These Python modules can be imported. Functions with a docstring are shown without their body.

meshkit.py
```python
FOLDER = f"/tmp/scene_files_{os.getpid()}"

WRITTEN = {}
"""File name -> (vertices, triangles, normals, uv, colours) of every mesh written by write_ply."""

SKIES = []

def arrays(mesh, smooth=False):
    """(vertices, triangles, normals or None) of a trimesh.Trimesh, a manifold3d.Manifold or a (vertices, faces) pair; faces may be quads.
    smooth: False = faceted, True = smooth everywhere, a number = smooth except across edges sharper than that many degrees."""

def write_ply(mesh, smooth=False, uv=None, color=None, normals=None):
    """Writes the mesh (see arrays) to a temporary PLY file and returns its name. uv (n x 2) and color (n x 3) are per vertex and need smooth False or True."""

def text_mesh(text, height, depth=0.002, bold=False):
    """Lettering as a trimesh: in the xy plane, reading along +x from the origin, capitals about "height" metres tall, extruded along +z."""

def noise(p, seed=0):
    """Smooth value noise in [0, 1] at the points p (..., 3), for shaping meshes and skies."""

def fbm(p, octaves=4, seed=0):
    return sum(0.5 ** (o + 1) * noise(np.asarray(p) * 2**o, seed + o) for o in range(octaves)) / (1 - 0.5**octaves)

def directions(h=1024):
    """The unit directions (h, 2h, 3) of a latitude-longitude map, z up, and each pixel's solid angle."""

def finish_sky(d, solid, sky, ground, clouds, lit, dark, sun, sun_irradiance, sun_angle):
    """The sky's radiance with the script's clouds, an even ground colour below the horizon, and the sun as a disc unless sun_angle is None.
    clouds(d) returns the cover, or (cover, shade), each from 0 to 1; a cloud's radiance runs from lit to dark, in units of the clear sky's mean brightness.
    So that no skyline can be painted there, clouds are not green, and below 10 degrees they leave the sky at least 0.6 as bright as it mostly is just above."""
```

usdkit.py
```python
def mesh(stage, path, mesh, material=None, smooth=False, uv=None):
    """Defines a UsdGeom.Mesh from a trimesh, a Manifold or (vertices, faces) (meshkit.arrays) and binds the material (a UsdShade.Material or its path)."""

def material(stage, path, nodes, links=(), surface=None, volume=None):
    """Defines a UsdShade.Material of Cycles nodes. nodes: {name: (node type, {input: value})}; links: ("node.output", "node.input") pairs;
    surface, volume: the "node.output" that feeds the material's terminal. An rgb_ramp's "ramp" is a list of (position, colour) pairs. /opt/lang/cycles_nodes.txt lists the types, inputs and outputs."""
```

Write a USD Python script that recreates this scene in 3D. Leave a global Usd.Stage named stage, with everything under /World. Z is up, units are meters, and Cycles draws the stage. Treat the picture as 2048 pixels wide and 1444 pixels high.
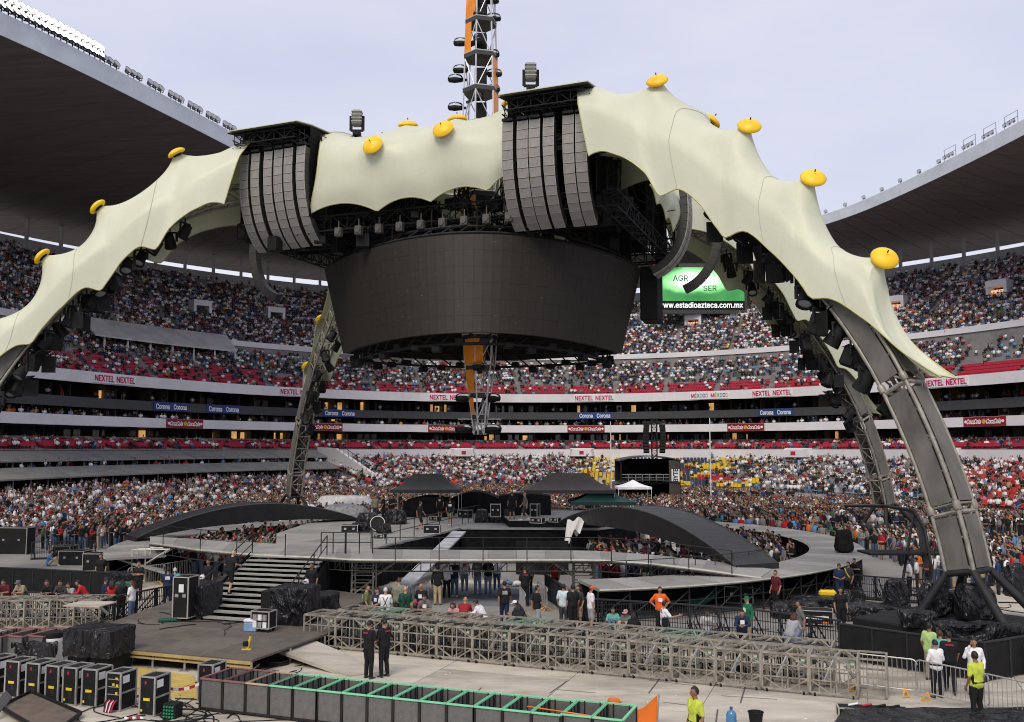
import math, random
import numpy as np, trimesh, manifold3d, usdkit, meshkit
from pxr import Usd, UsdGeom, UsdLux, UsdShade, Gf, Sdf, Vt

stage = Usd.Stage.CreateInMemory()
UsdGeom.Xform.Define(stage, '/World')
UsdGeom.Scope.Define(stage, '/World/Looks')
stage.SetDefaultPrim(stage.GetPrimAtPath('/World'))
RNG = np.random.default_rng(11)
rnd = random.Random(5)

# ------------------------------------------------------------------ camera, sky, sun, exposure
FOC, EYE, PITCH = 1900.0, np.array([0, 0, 7.1]), math.atan(175 / 1900.0)
cam = UsdGeom.Camera.Define(stage, '/World/camera')
cam.AddTranslateOp().Set(Gf.Vec3d(*EYE))
cam.AddRotateXOp().Set(90 + math.degrees(PITCH))
cam.CreateHorizontalApertureAttr(36.0)
cam.CreateVerticalApertureAttr(36.0 * 722 / 1024)
cam.CreateFocalLengthAttr(36.0 * FOC / 2048)
cam.CreateClippingRangeAttr(Gf.Vec2f(0.5, 5000))
cam.CreateExposureAttr(0.5)

SUN_EL, SUN_AZ = math.radians(48), math.radians(200)      # high behind the camera's left shoulder, veiled by cloud
sunv = np.array([math.sin(SUN_AZ) * math.cos(SUN_EL), math.cos(SUN_AZ) * math.cos(SUN_EL), math.sin(SUN_EL)])
dome = UsdLux.DomeLight.Define(stage, '/World/sky')
dome.GetPrim().SetCustomDataByKey('kind', 'structure')
skym = usdkit.material(stage, '/World/Looks/overcast_sky', {
    'sky': ('sky_texture', {'sky_type': 'single_scattering', 'sun_disc': False, 'sun_elevation': SUN_EL, 'sun_rotation': SUN_AZ}),
    'tc': ('texture_coordinate', {}),
    'map': ('mapping', {'scale': (1.2, 1.2, 3.5)}),
    'n': ('noise_texture', {'scale': 1.6, 'detail': 5, 'roughness': 0.5}),
    'r': ('rgb_ramp', {'ramp': [(0.3, (4.6, 4.75, 6.1)), (0.7, (6.1, 6.1, 6.75))]}),
    'mx': ('mix', {'fac': 0.9}),
    'bg': ('background_shader', {'strength': 0.1})},
    [('tc.generated', 'map.vector'), ('map.vector', 'n.vector'), ('n.fac', 'r.fac'), ('sky.color', 'mx.color1'), ('r.color', 'mx.color2'), ('mx.color', 'bg.color')], surface='bg.background')
UsdShade.MaterialBindingAPI.Apply(dome.GetPrim()).Bind(skym)
sun = UsdLux.DistantLight.Define(stage, '/World/sun')
sun.CreateNormalizeAttr(True)
sun.CreateIntensityAttr(0.4)
sun.CreateAngleAttr(25.0)
sun.CreateColorAttr(Gf.Vec3f(1.0, 0.9, 0.75))
q = Gf.Rotation(Gf.Vec3d(0, 0, 1), Gf.Vec3d(*sunv))
sun.AddOrientOp().Set(Gf.Quatf(q.GetQuat()))

# ------------------------------------------------------------------ pixel geometry (photograph coordinates, 2048 x 1444)
_c, _s = math.cos(PITCH), math.sin(PITCH)
def ray(px, py):
    u, v = px - 1024, 722 - py
    return np.array([u, FOC * _c - v * _s, FOC * _s + v * _c])
def G(px, py, z=0.0):                                      # the point of that line of sight at height z
    d = ray(px, py); return EYE + d * (z - EYE[2]) / d[2]
def P(px, py, Y):                                          # ... at distance Y
    d = ray(px, py); return EYE + d * Y / d[1]

# ------------------------------------------------------------------ prims
_names = {}
def numbered(parent, name):
    k = _names.get((parent, name), 0); _names[(parent, name)] = k + 1
    return f'{parent}/{name}' if k == 0 else f'{parent}/{name}_{k:03d}'
def setd(prim, **kw):
    for k, v in kw.items():
        if v: prim.SetCustomDataByKey(k, v)
def thing(name, label, cat, loc=(0, 0, 0), rz=0.0, group=None, kind=None, parent='/World', scale=None):
    x = UsdGeom.Xform.Define(stage, numbered(parent, name))
    x.AddTranslateOp().Set(Gf.Vec3d(*map(float, loc)))
    if rz: x.AddRotateZOp().Set(math.degrees(rz))
    if scale: x.AddScaleOp().Set(Gf.Vec3f(*scale))
    setd(x.GetPrim(), label=label, category=cat, group=group, kind=kind)
    if not rz and not scale: _org[str(x.GetPath())] = np.array(loc, float)
    return x.GetPrim()
_org, _world = {}, [False]
def path_of(p): return p if isinstance(p, str) else str(p.GetPath())
def copy(src, loc, rz=0.0, label=None, group=None, scale=None, cat=None):
    d = src.GetCustomData(); nm = src.GetName().rsplit('_0', 1)[0]
    x = UsdGeom.Xform.Define(stage, numbered('/World', nm))
    x.GetPrim().GetReferences().AddInternalReference(src.GetPath())
    x.GetPrim().SetInstanceable(True)
    x.ClearXformOpOrder()
    x.AddTranslateOp().Set(Gf.Vec3d(*map(float, loc)))
    (x.GetRotateZOp() if x.GetRotateZOp() else x.AddRotateZOp()).Set(math.degrees(rz))
    ops = [o for o in (x.GetTranslateOp(), x.GetRotateZOp()) if o]
    if scale:
        so = x.GetScaleOp() if x.GetScaleOp() else x.AddScaleOp()
        so.Set(Gf.Vec3f(*scale)); ops.append(so)
    x.SetXformOpOrder(ops)
    setd(x.GetPrim(), label=label or d.get('label'), category=cat or d.get('category'), group=group or d.get('group'))
    return x.GetPrim()

def norm(v):
    v = np.asarray(v, float); return v / (np.linalg.norm(v) + 1e-12)
def frame(d, up=(0, 0, 1)):
    d = norm(d); a = np.cross(d, up)
    if np.linalg.norm(a) < 1e-3: a = np.cross(d, (1, 0, 0))
    a = norm(a); return d, a, np.cross(a, d)
_BOXF = np.array([[0, 2, 3], [0, 3, 1], [4, 5, 7], [4, 7, 6], [0, 1, 5], [0, 5, 4], [2, 6, 7], [2, 7, 3], [0, 4, 6], [0, 6, 2], [1, 3, 7], [1, 7, 5]])
_BOXV = np.array([[x, y, z] for x in (-.5, .5) for y in (-.5, .5) for z in (-.5, .5)])
_CB = {}
def rotz(a):
    c, s = math.cos(a), math.sin(a); return np.array([[c, -s, 0], [s, c, 0], [0, 0, 1]])
def rotx(a):
    c, s = math.cos(a), math.sin(a); return np.array([[1, 0, 0], [0, c, -s], [0, s, c]])
def roty(a):
    c, s = math.cos(a), math.sin(a); return np.array([[c, 0, s], [0, 1, 0], [-s, 0, c]])
class MB:
    """Collects shapes and builds them as one mesh prim."""
    def __init__(s): s.v, s.f, s.n = [], [], 0
    def add(s, v, f):
        v = np.asarray(v, float).reshape(-1, 3); f = np.asarray(f, int).reshape(-1, 3)
        s.v.append(v); s.f.append(f + s.n); s.n += len(v); return s
    def tm(s, m, R=None, t=(0, 0, 0)):
        v = np.array(m.vertices); v = v if R is None else v @ np.asarray(R).T
        return s.add(v + np.asarray(t, float), m.faces)
    def box(s, c, size, R=None):
        v = _BOXV * np.asarray(size, float)
        if R is not None: v = v @ np.asarray(R).T
        return s.add(v + np.asarray(c, float), _BOXF)
    def cbox(s, c, size, ch=0.02, R=None):                 # box with chamfered edges
        size = np.asarray(size, float); pts = []
        for sx in (-1, 1):
            for sy in (-1, 1):
                for sz in (-1, 1):
                    k = np.array([sx, sy, sz]); h = size / 2
                    for ax in range(3):
                        p = h - ch; p[ax] = h[ax]; pts.append(p * k)
        m = _CB.get('f')
        if m is None or True:
            hull = trimesh.convex.convex_hull(np.array(pts)); v, f = np.array(hull.vertices), hull.faces
        if R is not None: v = v @ np.asarray(R).T
        return s.add(v + np.asarray(c, float), f)
    def bar(s, a, b, w, h=None, up=(0, 0, 1)):             # rectangular bar
        a, b = np.asarray(a, float), np.asarray(b, float); h = h or w
        d, x, y = frame(b - a, up)
        R = np.stack([x, d, y], 1); return s.box((a + b) / 2, (w, np.linalg.norm(b - a), h), R)
    def tube(s, pts, r, n=6, cap=True):
        p = np.asarray(pts, float); m = len(p); r = np.broadcast_to(np.asarray(r, float), (m,))
        t = np.gradient(p, axis=0); t /= np.linalg.norm(t, axis=1, keepdims=True) + 1e-12
        up = np.array([0, 0, 1.0]) if abs(t[:, 2]).mean() < 0.9 else np.array([1.0, 0, 0])
        a = np.cross(t, up); a /= np.linalg.norm(a, axis=1, keepdims=True) + 1e-12
        b = np.cross(a, t); an = np.arange(n) * 2 * np.pi / n
        v = p[:, None] + r[:, None, None] * (np.cos(an)[None, :, None] * a[:, None] + np.sin(an)[None, :, None] * b[:, None])
        i, j = np.meshgrid(np.arange(m - 1), np.arange(n), indexing='ij')
        A, B, Cc, D = i * n + j, i * n + (j + 1) % n, (i + 1) * n + (j + 1) % n, (i + 1) * n + j
        f = np.vstack([np.stack([A, B, Cc], -1).reshape(-1, 3), np.stack([A, Cc, D], -1).reshape(-1, 3)])
        if cap:
            k = np.arange(1, n - 1)
            f = np.vstack([f, np.stack([0 * k, k + 1, k], 1), np.stack([0 * k, k, k + 1], 1) + (m - 1) * n])
        return s.add(v.reshape(-1, 3), f)
    def grid(s, g, closed=False, flip=False):              # g: (rows, cols, 3)
        g = np.asarray(g, float); R, Cn = g.shape[:2]
        i, j = np.meshgrid(np.arange(R - 1), np.arange(Cn if closed else Cn - 1), indexing='ij')
        a, b, c, d = i * Cn + j, i * Cn + (j + 1) % Cn, (i + 1) * Cn + (j + 1) % Cn, (i + 1) * Cn + j
        f = np.vstack([np.stack([a, b, c], -1).reshape(-1, 3), np.stack([a, c, d], -1).reshape(-1, 3)])
        return s.add(g.reshape(-1, 3), f[:, ::-1] if flip else f)
    def slab(s, g, th):                                    # a grid given thickness along -z (th a number) or a vector
        g = np.asarray(g, float); o = np.array([0, 0, -th]) if np.ndim(th) == 0 else np.asarray(th, float)
        s.grid(g); s.grid(g + o, flip=True)
        for e in (g[0], g[-1], g[:, 0], g[:, -1]): s.grid(np.stack([e, e + o]))
        return s
    def prism(s, poly, z0, z1):
        from shapely.geometry import Polygon
        m = trimesh.creation.extrude_polygon(Polygon(poly), z1 - z0, engine='earcut'); return s.add(m.vertices + [0, 0, z0], m.faces)
    def lathe(s, prof, c=(0, 0, 0), n=16, R=None, sx=1, sy=1):
        p = np.asarray(prof, float); an = np.arange(n) * 2 * np.pi / n
        g = np.stack([p[:, :1] * np.cos(an) * sx, p[:, :1] * np.sin(an) * sy, np.repeat(p[:, 1:2], n, 1)], -1)
        if R is not None: g = g @ np.asarray(R).T
        return s.grid(g + np.asarray(c, float), closed=True, flip=False)
    def arrays(s): return np.vstack(s.v), np.vstack(s.f)
    def build(s, name, mat, parent='/World', smooth=False, label=None, cat=None, group=None, kind=None, world=False):
        if not s.v: return None
        v, f = s.arrays()
        if world:                                          # shapes given in world coordinates under a thing with an origin of its own
            pp = path_of(parent).split('/')
            v = v - _org.get('/'.join(pp[:3]), 0)
        pth = numbered(path_of(parent), name)
        m = usdkit.mesh(stage, pth, (v, f), mat, smooth=smooth)
        setd(m.GetPrim(), label=label, category=cat, group=group, kind=kind)
        return m.GetPrim()

# ------------------------------------------------------------------ materials
_mats = {}
def M(name, col, rough=0.65, metal=0.0, var=0.18, scale=2.0, bump=0.0, bscale=None, stretch=(1, 1, 1), spec=0.4, dirt=None, rand=0.0, world=False):
    """Principled material whose colour wanders a little with noise; dirt = (colour, amount 0..1) adds blotches."""
    if name in _mats: return _mats[name]
    c = np.array(col, float)
    nd = {'tc': ('texture_coordinate', {}) if not world else ('geometry', {}), 'mp': ('mapping', {'scale': stretch}),
          'n': ('noise_texture', {'scale': scale, 'detail': 4, 'roughness': 0.6}),
          'r': ('rgb_ramp', {'ramp': [(0.3, tuple(c * (1 - var))), (0.7, tuple(np.minimum(c * (1 + var), 0.95)))]}),
          'p': ('principled_bsdf', {'roughness': rough, 'metallic': metal, 'specular_ior_level': spec})}
    ln = [('tc.position' if world else 'tc.object', 'mp.vector'), ('mp.vector', 'n.vector'), ('n.fac', 'r.fac')]
    out = 'r.color'
    if dirt:
        nd['n2'] = ('noise_texture', {'scale': scale * 0.37, 'detail': 6, 'roughness': 0.7})
        nd['dr'] = ('rgb_ramp', {'ramp': [(0.48, (0, 0, 0)), (0.62, (dirt[1],) * 3)]})
        nd['dm'] = ('mix', {'color2': tuple(dirt[0])})
        ln += [('mp.vector', 'n2.vector'), ('n2.fac', 'dr.fac'), ('dr.color', 'dm.fac'), (out, 'dm.color1')]; out = 'dm.color'
    if rand:
        nd['oi'] = ('object_info', {}); nd['mr'] = ('map_range', {'to_min': 1 - rand, 'to_max': 1 + rand}); nd['hs'] = ('hsv', {'hue': 0.5, 'saturation': 1.0})
        ln += [('oi.random', 'mr.value'), ('mr.result', 'hs.value'), (out, 'hs.color')]; out = 'hs.color'
    ln.append((out, 'p.base_color'))
    if bump:
        nd['nb'] = ('noise_texture', {'scale': bscale or scale * 6, 'detail': 3}); nd['b'] = ('bump', {'strength': bump, 'distance': 0.03})
        ln += [('mp.vector', 'nb.vector'), ('nb.fac', 'b.height'), ('b.normal', 'p.normal')]
    _mats[name] = usdkit.material(stage, '/World/Looks/' + name, nd, ln, surface='p.BSDF')
    return _mats[name]
def EM(name, col, strength):
    if name not in _mats:
        _mats[name] = usdkit.material(stage, '/World/Looks/' + name, {'e': ('emission', {'color': col, 'strength': strength})}, [], surface='e.emission')
    return _mats[name]
m_black = M('matt_black', (0.014, 0.014, 0.0145), 0.65, var=0.3, spec=0.18)
m_blacksteel = M('black_steel', (0.022, 0.022, 0.023), 0.55, var=0.3, spec=0.25)
m_blackcloth = M('black_drape', (0.012, 0.012, 0.0125), 0.85, var=0.35, scale=3, bump=0.5, bscale=9, spec=0.12)
m_tarp = _mats['shiny_black_tarp'] = usdkit.material(stage, '/World/Looks/shiny_black_tarp', {
    'tc': ('texture_coordinate', {}), 'n': ('noise_texture', {'type': 'ridged_multifractal', 'scale': 1.1, 'detail': 4, 'roughness': .55, 'distortion': 1.4, 'offset': .9, 'gain': 1.6}), 'mp': ('mapping', {'scale': (1, 1, .55)}),
    'n2': ('noise_texture', {'scale': 7, 'detail': 3, 'distortion': 1.0}), 'ad': ('math', {'math_type': 'multiply_add', 'value2': .25}), 'b': ('bump', {'strength': .9, 'distance': .16}), 'p': ('principled_bsdf', {'base_color': (.011, .011, .013), 'roughness': .24, 'specular_ior_level': .4})},
    [('tc.object', 'mp.vector'), ('mp.vector', 'n.vector'), ('mp.vector', 'n2.vector'), ('n2.fac', 'ad.value1'), ('n.fac', 'ad.value3'), ('ad.value', 'b.height'), ('b.normal', 'p.normal')], surface='p.BSDF')
m_steel = M('galvanised_steel', (0.42, 0.41, 0.39), 0.45, 0.55, var=0.2, scale=5)
m_alu = M('dull_aluminium', (0.55, 0.52, 0.44), 0.5, 0.35, var=0.2, scale=4)
m_white = M('white_paint', (0.74, 0.74, 0.74), 0.6, var=0.06, scale=0.5, dirt=((0.5, 0.48, 0.45), 0.4))
m_red = M('red_plastic', (0.42, 0.02, 0.05), 0.45, var=0.2)
m_yellow = M('yellow_plastic', (0.75, 0.5, 0.02), 0.5, var=0.1)
m_orange = M('orange_plastic', (0.75, 0.18, 0.02), 0.55, var=0.15)
# ------------------------------------------------------------------ ground
gm = M('grey_ground', (0.26, 0.25, 0.235), 0.8, var=0.12, scale=0.4, dirt=((0.17, 0.16, 0.15), 0.5), world=True)
MB().grid(np.array([[[x, y, 0.0] for x in (-900, 900)] for y in (-900, 900)])[:, :, :], flip=True).build('ground', gm, kind='structure')

# ------------------------------------------------------------------ the bowl: rings about the pitch
BX, BY, BA, BB = 5.0, 85.0, 68.0, 95.0
def E(th, s, z=0.0):
    return np.stack(np.broadcast_arrays(BX + (BA + s) * np.cos(th), BY + (BB + s) * np.sin(th), np.asarray(z, float) + 0 * np.asarray(th)), -1)
def theta_at(px, s):                                        # where the line of sight of column px meets the ring s
    k = (px - 1024) / FOC
    th = np.linspace(-0.9, np.pi + 0.9, 6000); e = E(th, s)
    ok = e[:, 1] > 40
    return th[ok][np.argmin(np.abs(e[ok, 0] / e[ok, 1] - k))]
TH = np.linspace(math.radians(-28), math.radians(208), 236)
def ring(mb, prof, th=TH, flip=False):
    return mb.grid(np.stack([E(th, s, z) for s, z in prof]), flip=flip)
def wall(mb, s, z0, z1, t=0.25, th=TH):                     # a solid ring wall with thickness
    ring(mb, [(s, z0), (s, z1), (s + t, z1), (s + t, z0), (s, z0)], th)
    for k in (0, -1):
        a = E(th[k], s, 0); b = E(th[k], s + t, 0); z = np.array([0, 0, 1.0])
        mb.grid(np.array([[a + z * z0, a + z * z1], [b + z * z0, b + z * z1]]))
    return mb

conc = M('weathered_concrete', (0.24, 0.23, 0.225), 0.85, var=0.15, scale=0.8, dirt=((0.15, 0.145, 0.14), 0.6))
concl = M('pale_concrete', (0.4, 0.39, 0.39), 0.8, var=0.1, scale=0.6, dirt=((0.28, 0.27, 0.26), 0.5))
fascia_w = M('white_fascia_paint', (0.72, 0.71, 0.73), 0.55, var=0.05, scale=0.3, dirt=((0.55, 0.54, 0.54), 0.4), world=True)
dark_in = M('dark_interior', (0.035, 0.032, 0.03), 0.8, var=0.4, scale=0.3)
greyf = M('charcoal_fascia', (0.055, 0.058, 0.062), 0.6, var=0.15)

# upper deck
UP0, UPR, UPT = 17.2, 0.8, 34.4
NROW = int(UPT / UPR)
def up_z(i): return UP0 - 0.9 + i * 0.545 + (1.3 if i >= 14 else 0)
upper = thing('upper_stand', 'steep upper tier of concrete terraces packed with spectators under the roof', 'stand')
mb = MB(); prof = []
for i in range(NROW): prof += [(i * UPR + 0.3, up_z(i)), ((i + 1) * UPR + 0.3, up_z(i))]
ring(mb, prof); mb.build('terrace', conc, upper)
wall(MB(), 14 * UPR + 0.1, up_z(14) - 0.35, up_z(14) + 0.6).build('walkway_wall', fascia_w, upper)
ptop = up_z(NROW - 1)
wall(MB(), UPT + 0.5, ptop - 1, ptop + 2.0, 0.4).build('parapet', concl, upper)
wall(MB(), 0.0, 15.8, 17.35, 0.3).build('white_fascia', fascia_w, upper)
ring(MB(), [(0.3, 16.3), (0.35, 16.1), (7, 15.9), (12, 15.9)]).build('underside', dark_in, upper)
for k, th in enumerate(TH[::3]):
    p = E(th, UPT + 0.7, ptop); MB().bar(p, p + [0, 0, 5.5], 0.5).build('roof_post', concl, upper)
# walkway mouths in the upper tier: white portals with a dark opening
def portal(px, s, w=3.4, h=2.2, lit=False, zb=None):
    th = theta_at(px, s); i = int(s / UPR); z = up_z(i) if zb is None else zb
    R = np.stack([[-math.sin(th), math.cos(th), 0], [math.cos(th), math.sin(th), 0], [0, 0, 1]], 1)
    p = E(th, s, z)
    b = MB(); b.box(p + R @ [0, 0, h - 0.5], (w, 2.2, 1.0), R); b.box(p + R @ [-w / 2 + .25, 0, h / 2 - .5], (0.5, 2.2, h - 1.004), R); b.box(p + R @ [w / 2 - .25, 0, h / 2 - .5], (0.5, 2.2, h - 1.004), R)
    b.build('portal', fascia_w, upper)
    MB().box(p + R @ [0, 0.3, h / 2 - .75], (w - 1.01, 1.4, h - 1.5), R).build('portal_opening', EM('lit_doorway', (1.0, 0.5, 0.3), 0.7) if lit else dark_in, upper)
for px, s, lit in [(1390, 22, True), (1580, 22, False), (1800, 21, True), (2010, 21, True), (395, 20, False), (545, 21, False)]: portal(px, s, lit=lit)
# short white walls strung along the upper rows
for a, b, s in [(330, 420, 26.5), (520, 620, 26), (560, 640, 29), (600, 640, 22), (1760, 1850, 25), (1880, 1960, 27), (1990, 2060, 25), (1780, 1840, 19), (2000, 2060, 18), (20, 70, 25), (130, 190, 28), (1255, 1330, 26), (1480, 1560, 24)]:
    t0, t1 = sorted((theta_at(a, s), theta_at(b, s))); i = int(s / UPR)
    wall(MB(), i * UPR + 0.32, up_z(i) - 0.2, up_z(i) + 0.55, 0.2, np.linspace(t0, t1, 8)).build('row_wall', fascia_w, upper)

# press canopy on the left of the upper tier
t0, t1 = sorted((theta_at(180, 8), theta_at(468, 8)))
pc = thing('press_canopy', 'long pale slanted canopy roof on white posts in the left upper tier', 'canopy')
tt = np.linspace(t0, t1, 14)
MB().slab(np.stack([E(tt, 7.4, 23.6), E(tt, 11.4, 26.6)]), 0.25).build('roof', M('pale_roof_sheet', (0.5, 0.49, 0.48), 0.6, var=0.12, scale=0.7, dirt=((0.3, 0.29, 0.28), 0.6)), pc)
for t in tt[::2]:
    MB().bar(E(t, 8.0, up_z(9)), E(t, 8.0, 23.8), 0.22).build('post', m_white, pc)
MB().slab(np.stack([E(tt, 11.2, 20.5), E(tt, 11.2, 26.2)]), np.append(E(t0, 0.2, 0)[:2] - E(t0, 0, 0)[:2], 0)).build('rear_wall', dark_in, pc)

# suite levels between the tiers
suites = thing('suite_levels', 'two dark levels of boxes with lit rooms between white fascia bands below the upper tier', 'stand')
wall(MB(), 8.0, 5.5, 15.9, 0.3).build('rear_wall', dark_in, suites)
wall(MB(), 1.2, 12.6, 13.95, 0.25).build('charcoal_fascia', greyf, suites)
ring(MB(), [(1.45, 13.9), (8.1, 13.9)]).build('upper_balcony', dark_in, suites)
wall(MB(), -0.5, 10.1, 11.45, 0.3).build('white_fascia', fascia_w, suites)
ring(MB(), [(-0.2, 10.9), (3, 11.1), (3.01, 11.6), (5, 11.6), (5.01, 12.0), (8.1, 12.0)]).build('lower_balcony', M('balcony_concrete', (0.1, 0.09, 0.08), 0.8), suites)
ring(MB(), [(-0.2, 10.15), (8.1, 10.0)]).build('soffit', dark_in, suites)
wall(MB(), 2.6, 7.6, 8.7, 0.25).build('grey_wall', concl, suites)
mbp, mbl, mbg = MB(), MB(), MB()
for k in range(len(TH) - 1):
    th = TH[k]
    for z0, z1, s0 in ((11.0, 12.6, 0.5), (13.9, 15.9, 2.5), (8.2, 10.1, 3.5)):
        if rnd.random() < 0.45: mbp.bar(E(th, s0 + 2, (z0 + z1) / 2), E(th, 8, (z0 + z1) / 2), 0.15, z1 - z0)
        d = TH[1] - TH[0]
        x = rnd.random()
        if x < 0.13:
            w = rnd.uniform(0.25, 0.8); g = np.stack([E(np.array([th, th + d * w]), 7.8, z0 + 0.3), E(np.array([th, th + d * w]), 7.8, z1 - rnd.uniform(0.1, 0.6))]); mbl.grid(g, flip=False)
        elif x < 0.6:
            g = np.stack([E(np.array([th + d * .1, th + d * .8]), 7.85, z0 + 0.2), E(np.array([th + d * .1, th + d * .8]), 7.85, z1 - 0.3)]); mbg.grid(g)
mbp.build('partition', M('suite_partition', (0.12, 0.1, 0.085), 0.7, var=0.3), suites, kind='stuff')
mbl.build('lit_window', usdkit.material(stage, '/World/Looks/lit_room', {'g': ('geometry', {}), 'n': ('noise_texture', {'scale': 0.35}), 'r': ('rgb_ramp', {'ramp': [(0.3, (0.25, 0.12, 0.03)), (0.7, (1.0, 0.55, 0.2))]}), 'e': ('emission', {'strength': 0.55})}, [('g.position', 'n.vector'), ('n.fac', 'r.fac'), ('r.color', 'e.color')], surface='e.emission'), suites, kind='stuff')
mbg.build('window_pane', M('dark_glass', (0.04, 0.045, 0.05), 0.08, spec=0.8), suites, kind='stuff')

# lower tier
TH_L = theta_at(640, -4)                                     # left of this the side stand with two grey canopies
LOW_S, LOW_Z = -26.0, 1.2
SZ0, SZD = 0.35, 0.095
NLOW = 29
def low_z(i): return LOW_Z + i * 0.125
lower = thing('lower_stand', 'shallow lower tier of coloured seats filled with spectators behind the pitch', 'stand')
thr = TH[TH < TH_L]; thl = TH[TH >= TH_L - 0.02]
mb = MB(); prof = [(LOW_S, 0), (LOW_S, low_z(0))]
for i in range(NLOW): prof += [(LOW_S + i * 0.8, low_z(i)), (LOW_S + (i + 1) * 0.8, low_z(i))]
ring(mb, prof, thr); mb.build('terrace', concl, lower)
wall(MB(), -2.8, 4.6, 6.95, 0.3, thr).build('white_rail_wall', fascia_w, lower)
mb = MB(); prof = [(-2.5, 6.9)]
for i in range(6): prof += [(-2.5 + i * 0.85, 7.0 + i * 0.16), (-2.5 + (i + 1) * 0.85, 7.0 + i * 0.16)]
ring(mb, prof); mb.build('red_seat_terrace', conc, lower)
side = thing('side_stand', 'long side stand on the left with two sloping grey canopies over dark boxes', 'stand')
NSL = 17
mb = MB(); prof = [(LOW_S, 0), (LOW_S, SZ0)]
for i in range(NSL): prof += [(LOW_S + i * 0.8, SZ0 + i * SZD), (LOW_S + (i + 1) * 0.8, SZ0 + i * SZD)]
ring(mb, prof, thl); mb.build('terrace', concl, side)
sheet = M('grey_corrugated_sheet', (0.2, 0.205, 0.2), 0.6, var=0.2, scale=0.5, stretch=(1, 1, 1), dirt=((0.3, 0.28, 0.24), 0.5))
for s0, z0, s1, z1 in ((-6.8, 5.75, -2.4, 6.85), (-11.6, 4.0, -7.0, 5.0)):
    for a in range(0, len(thl) - 4, 4):                       # one sheet bay after another
        t = np.linspace(thl[a] + 0.0006, thl[a + 4] - 0.0006, 5)
        MB().slab(np.stack([E(t, s0, z0), E(t, s1, z1)]), 0.16).build('canopy_sheet', sheet, side)
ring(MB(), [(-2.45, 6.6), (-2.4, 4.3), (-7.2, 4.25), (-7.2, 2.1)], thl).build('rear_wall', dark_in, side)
ring(MB(), [(-12.35, 1.9), (-12.35, 2.75), (-12.2, 2.75), (-12.2, 2.2), (-7.2, 2.2)], thl).build('blue_rail', M('blue_rail_paint', (0.03, 0.09, 0.3), 0.5), side)
ring(MB(), [(-7.2, 4.85), (-7.0, 4.85), (-7.0, 4.4)], thl).build('upper_rail', M('blue_rail_paint', (0.03, 0.09, 0.3), 0.5), side)
mb = MB()
for t in thl[::2]:
    mb.bar(E(t, -11, 2.2), E(t, -11, 4.1), 0.12); mb.bar(E(t, -6.4, 4.4), E(t, -6.4, 5.8), 0.12)
mb.build('canopy_post', conc, side, kind='stuff')
# white stair wall at the end of the side stand
sw = thing('stair_wall', 'white sloping stair wall stepping down at the end of the left side stand', 'wall')
a0, a1 = E(TH_L, -3.2, 0), E(TH_L - 0.02, -21, 0)
d = a1 - a0; g = np.array([[a0 + [0, 0, 7.3], a0 + d * .35 + [0, 0, 7.1], a1 + [0, 0, 3.4]], [a0 + [0, 0, 1], a0 + d * .35 + [0, 0, 1], a1 + [0, 0, 1.0]]])
MB().slab(g, np.array([0.5, 0.15, 0])).build('wall_face', fascia_w, sw)
g2 = g[0][::1] ; mbr = MB()
for k in range(9):
    p = g2[1] + (g2[2] - g2[1]) * k / 8; mbr.bar(p, p + [0, 0, 1.1], 0.06)
mbr.bar(g2[1] + [0, 0, 1.1], g2[2] + [0, 0, 1.1], 0.07); mbr.build('railing', m_blacksteel, sw)
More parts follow.
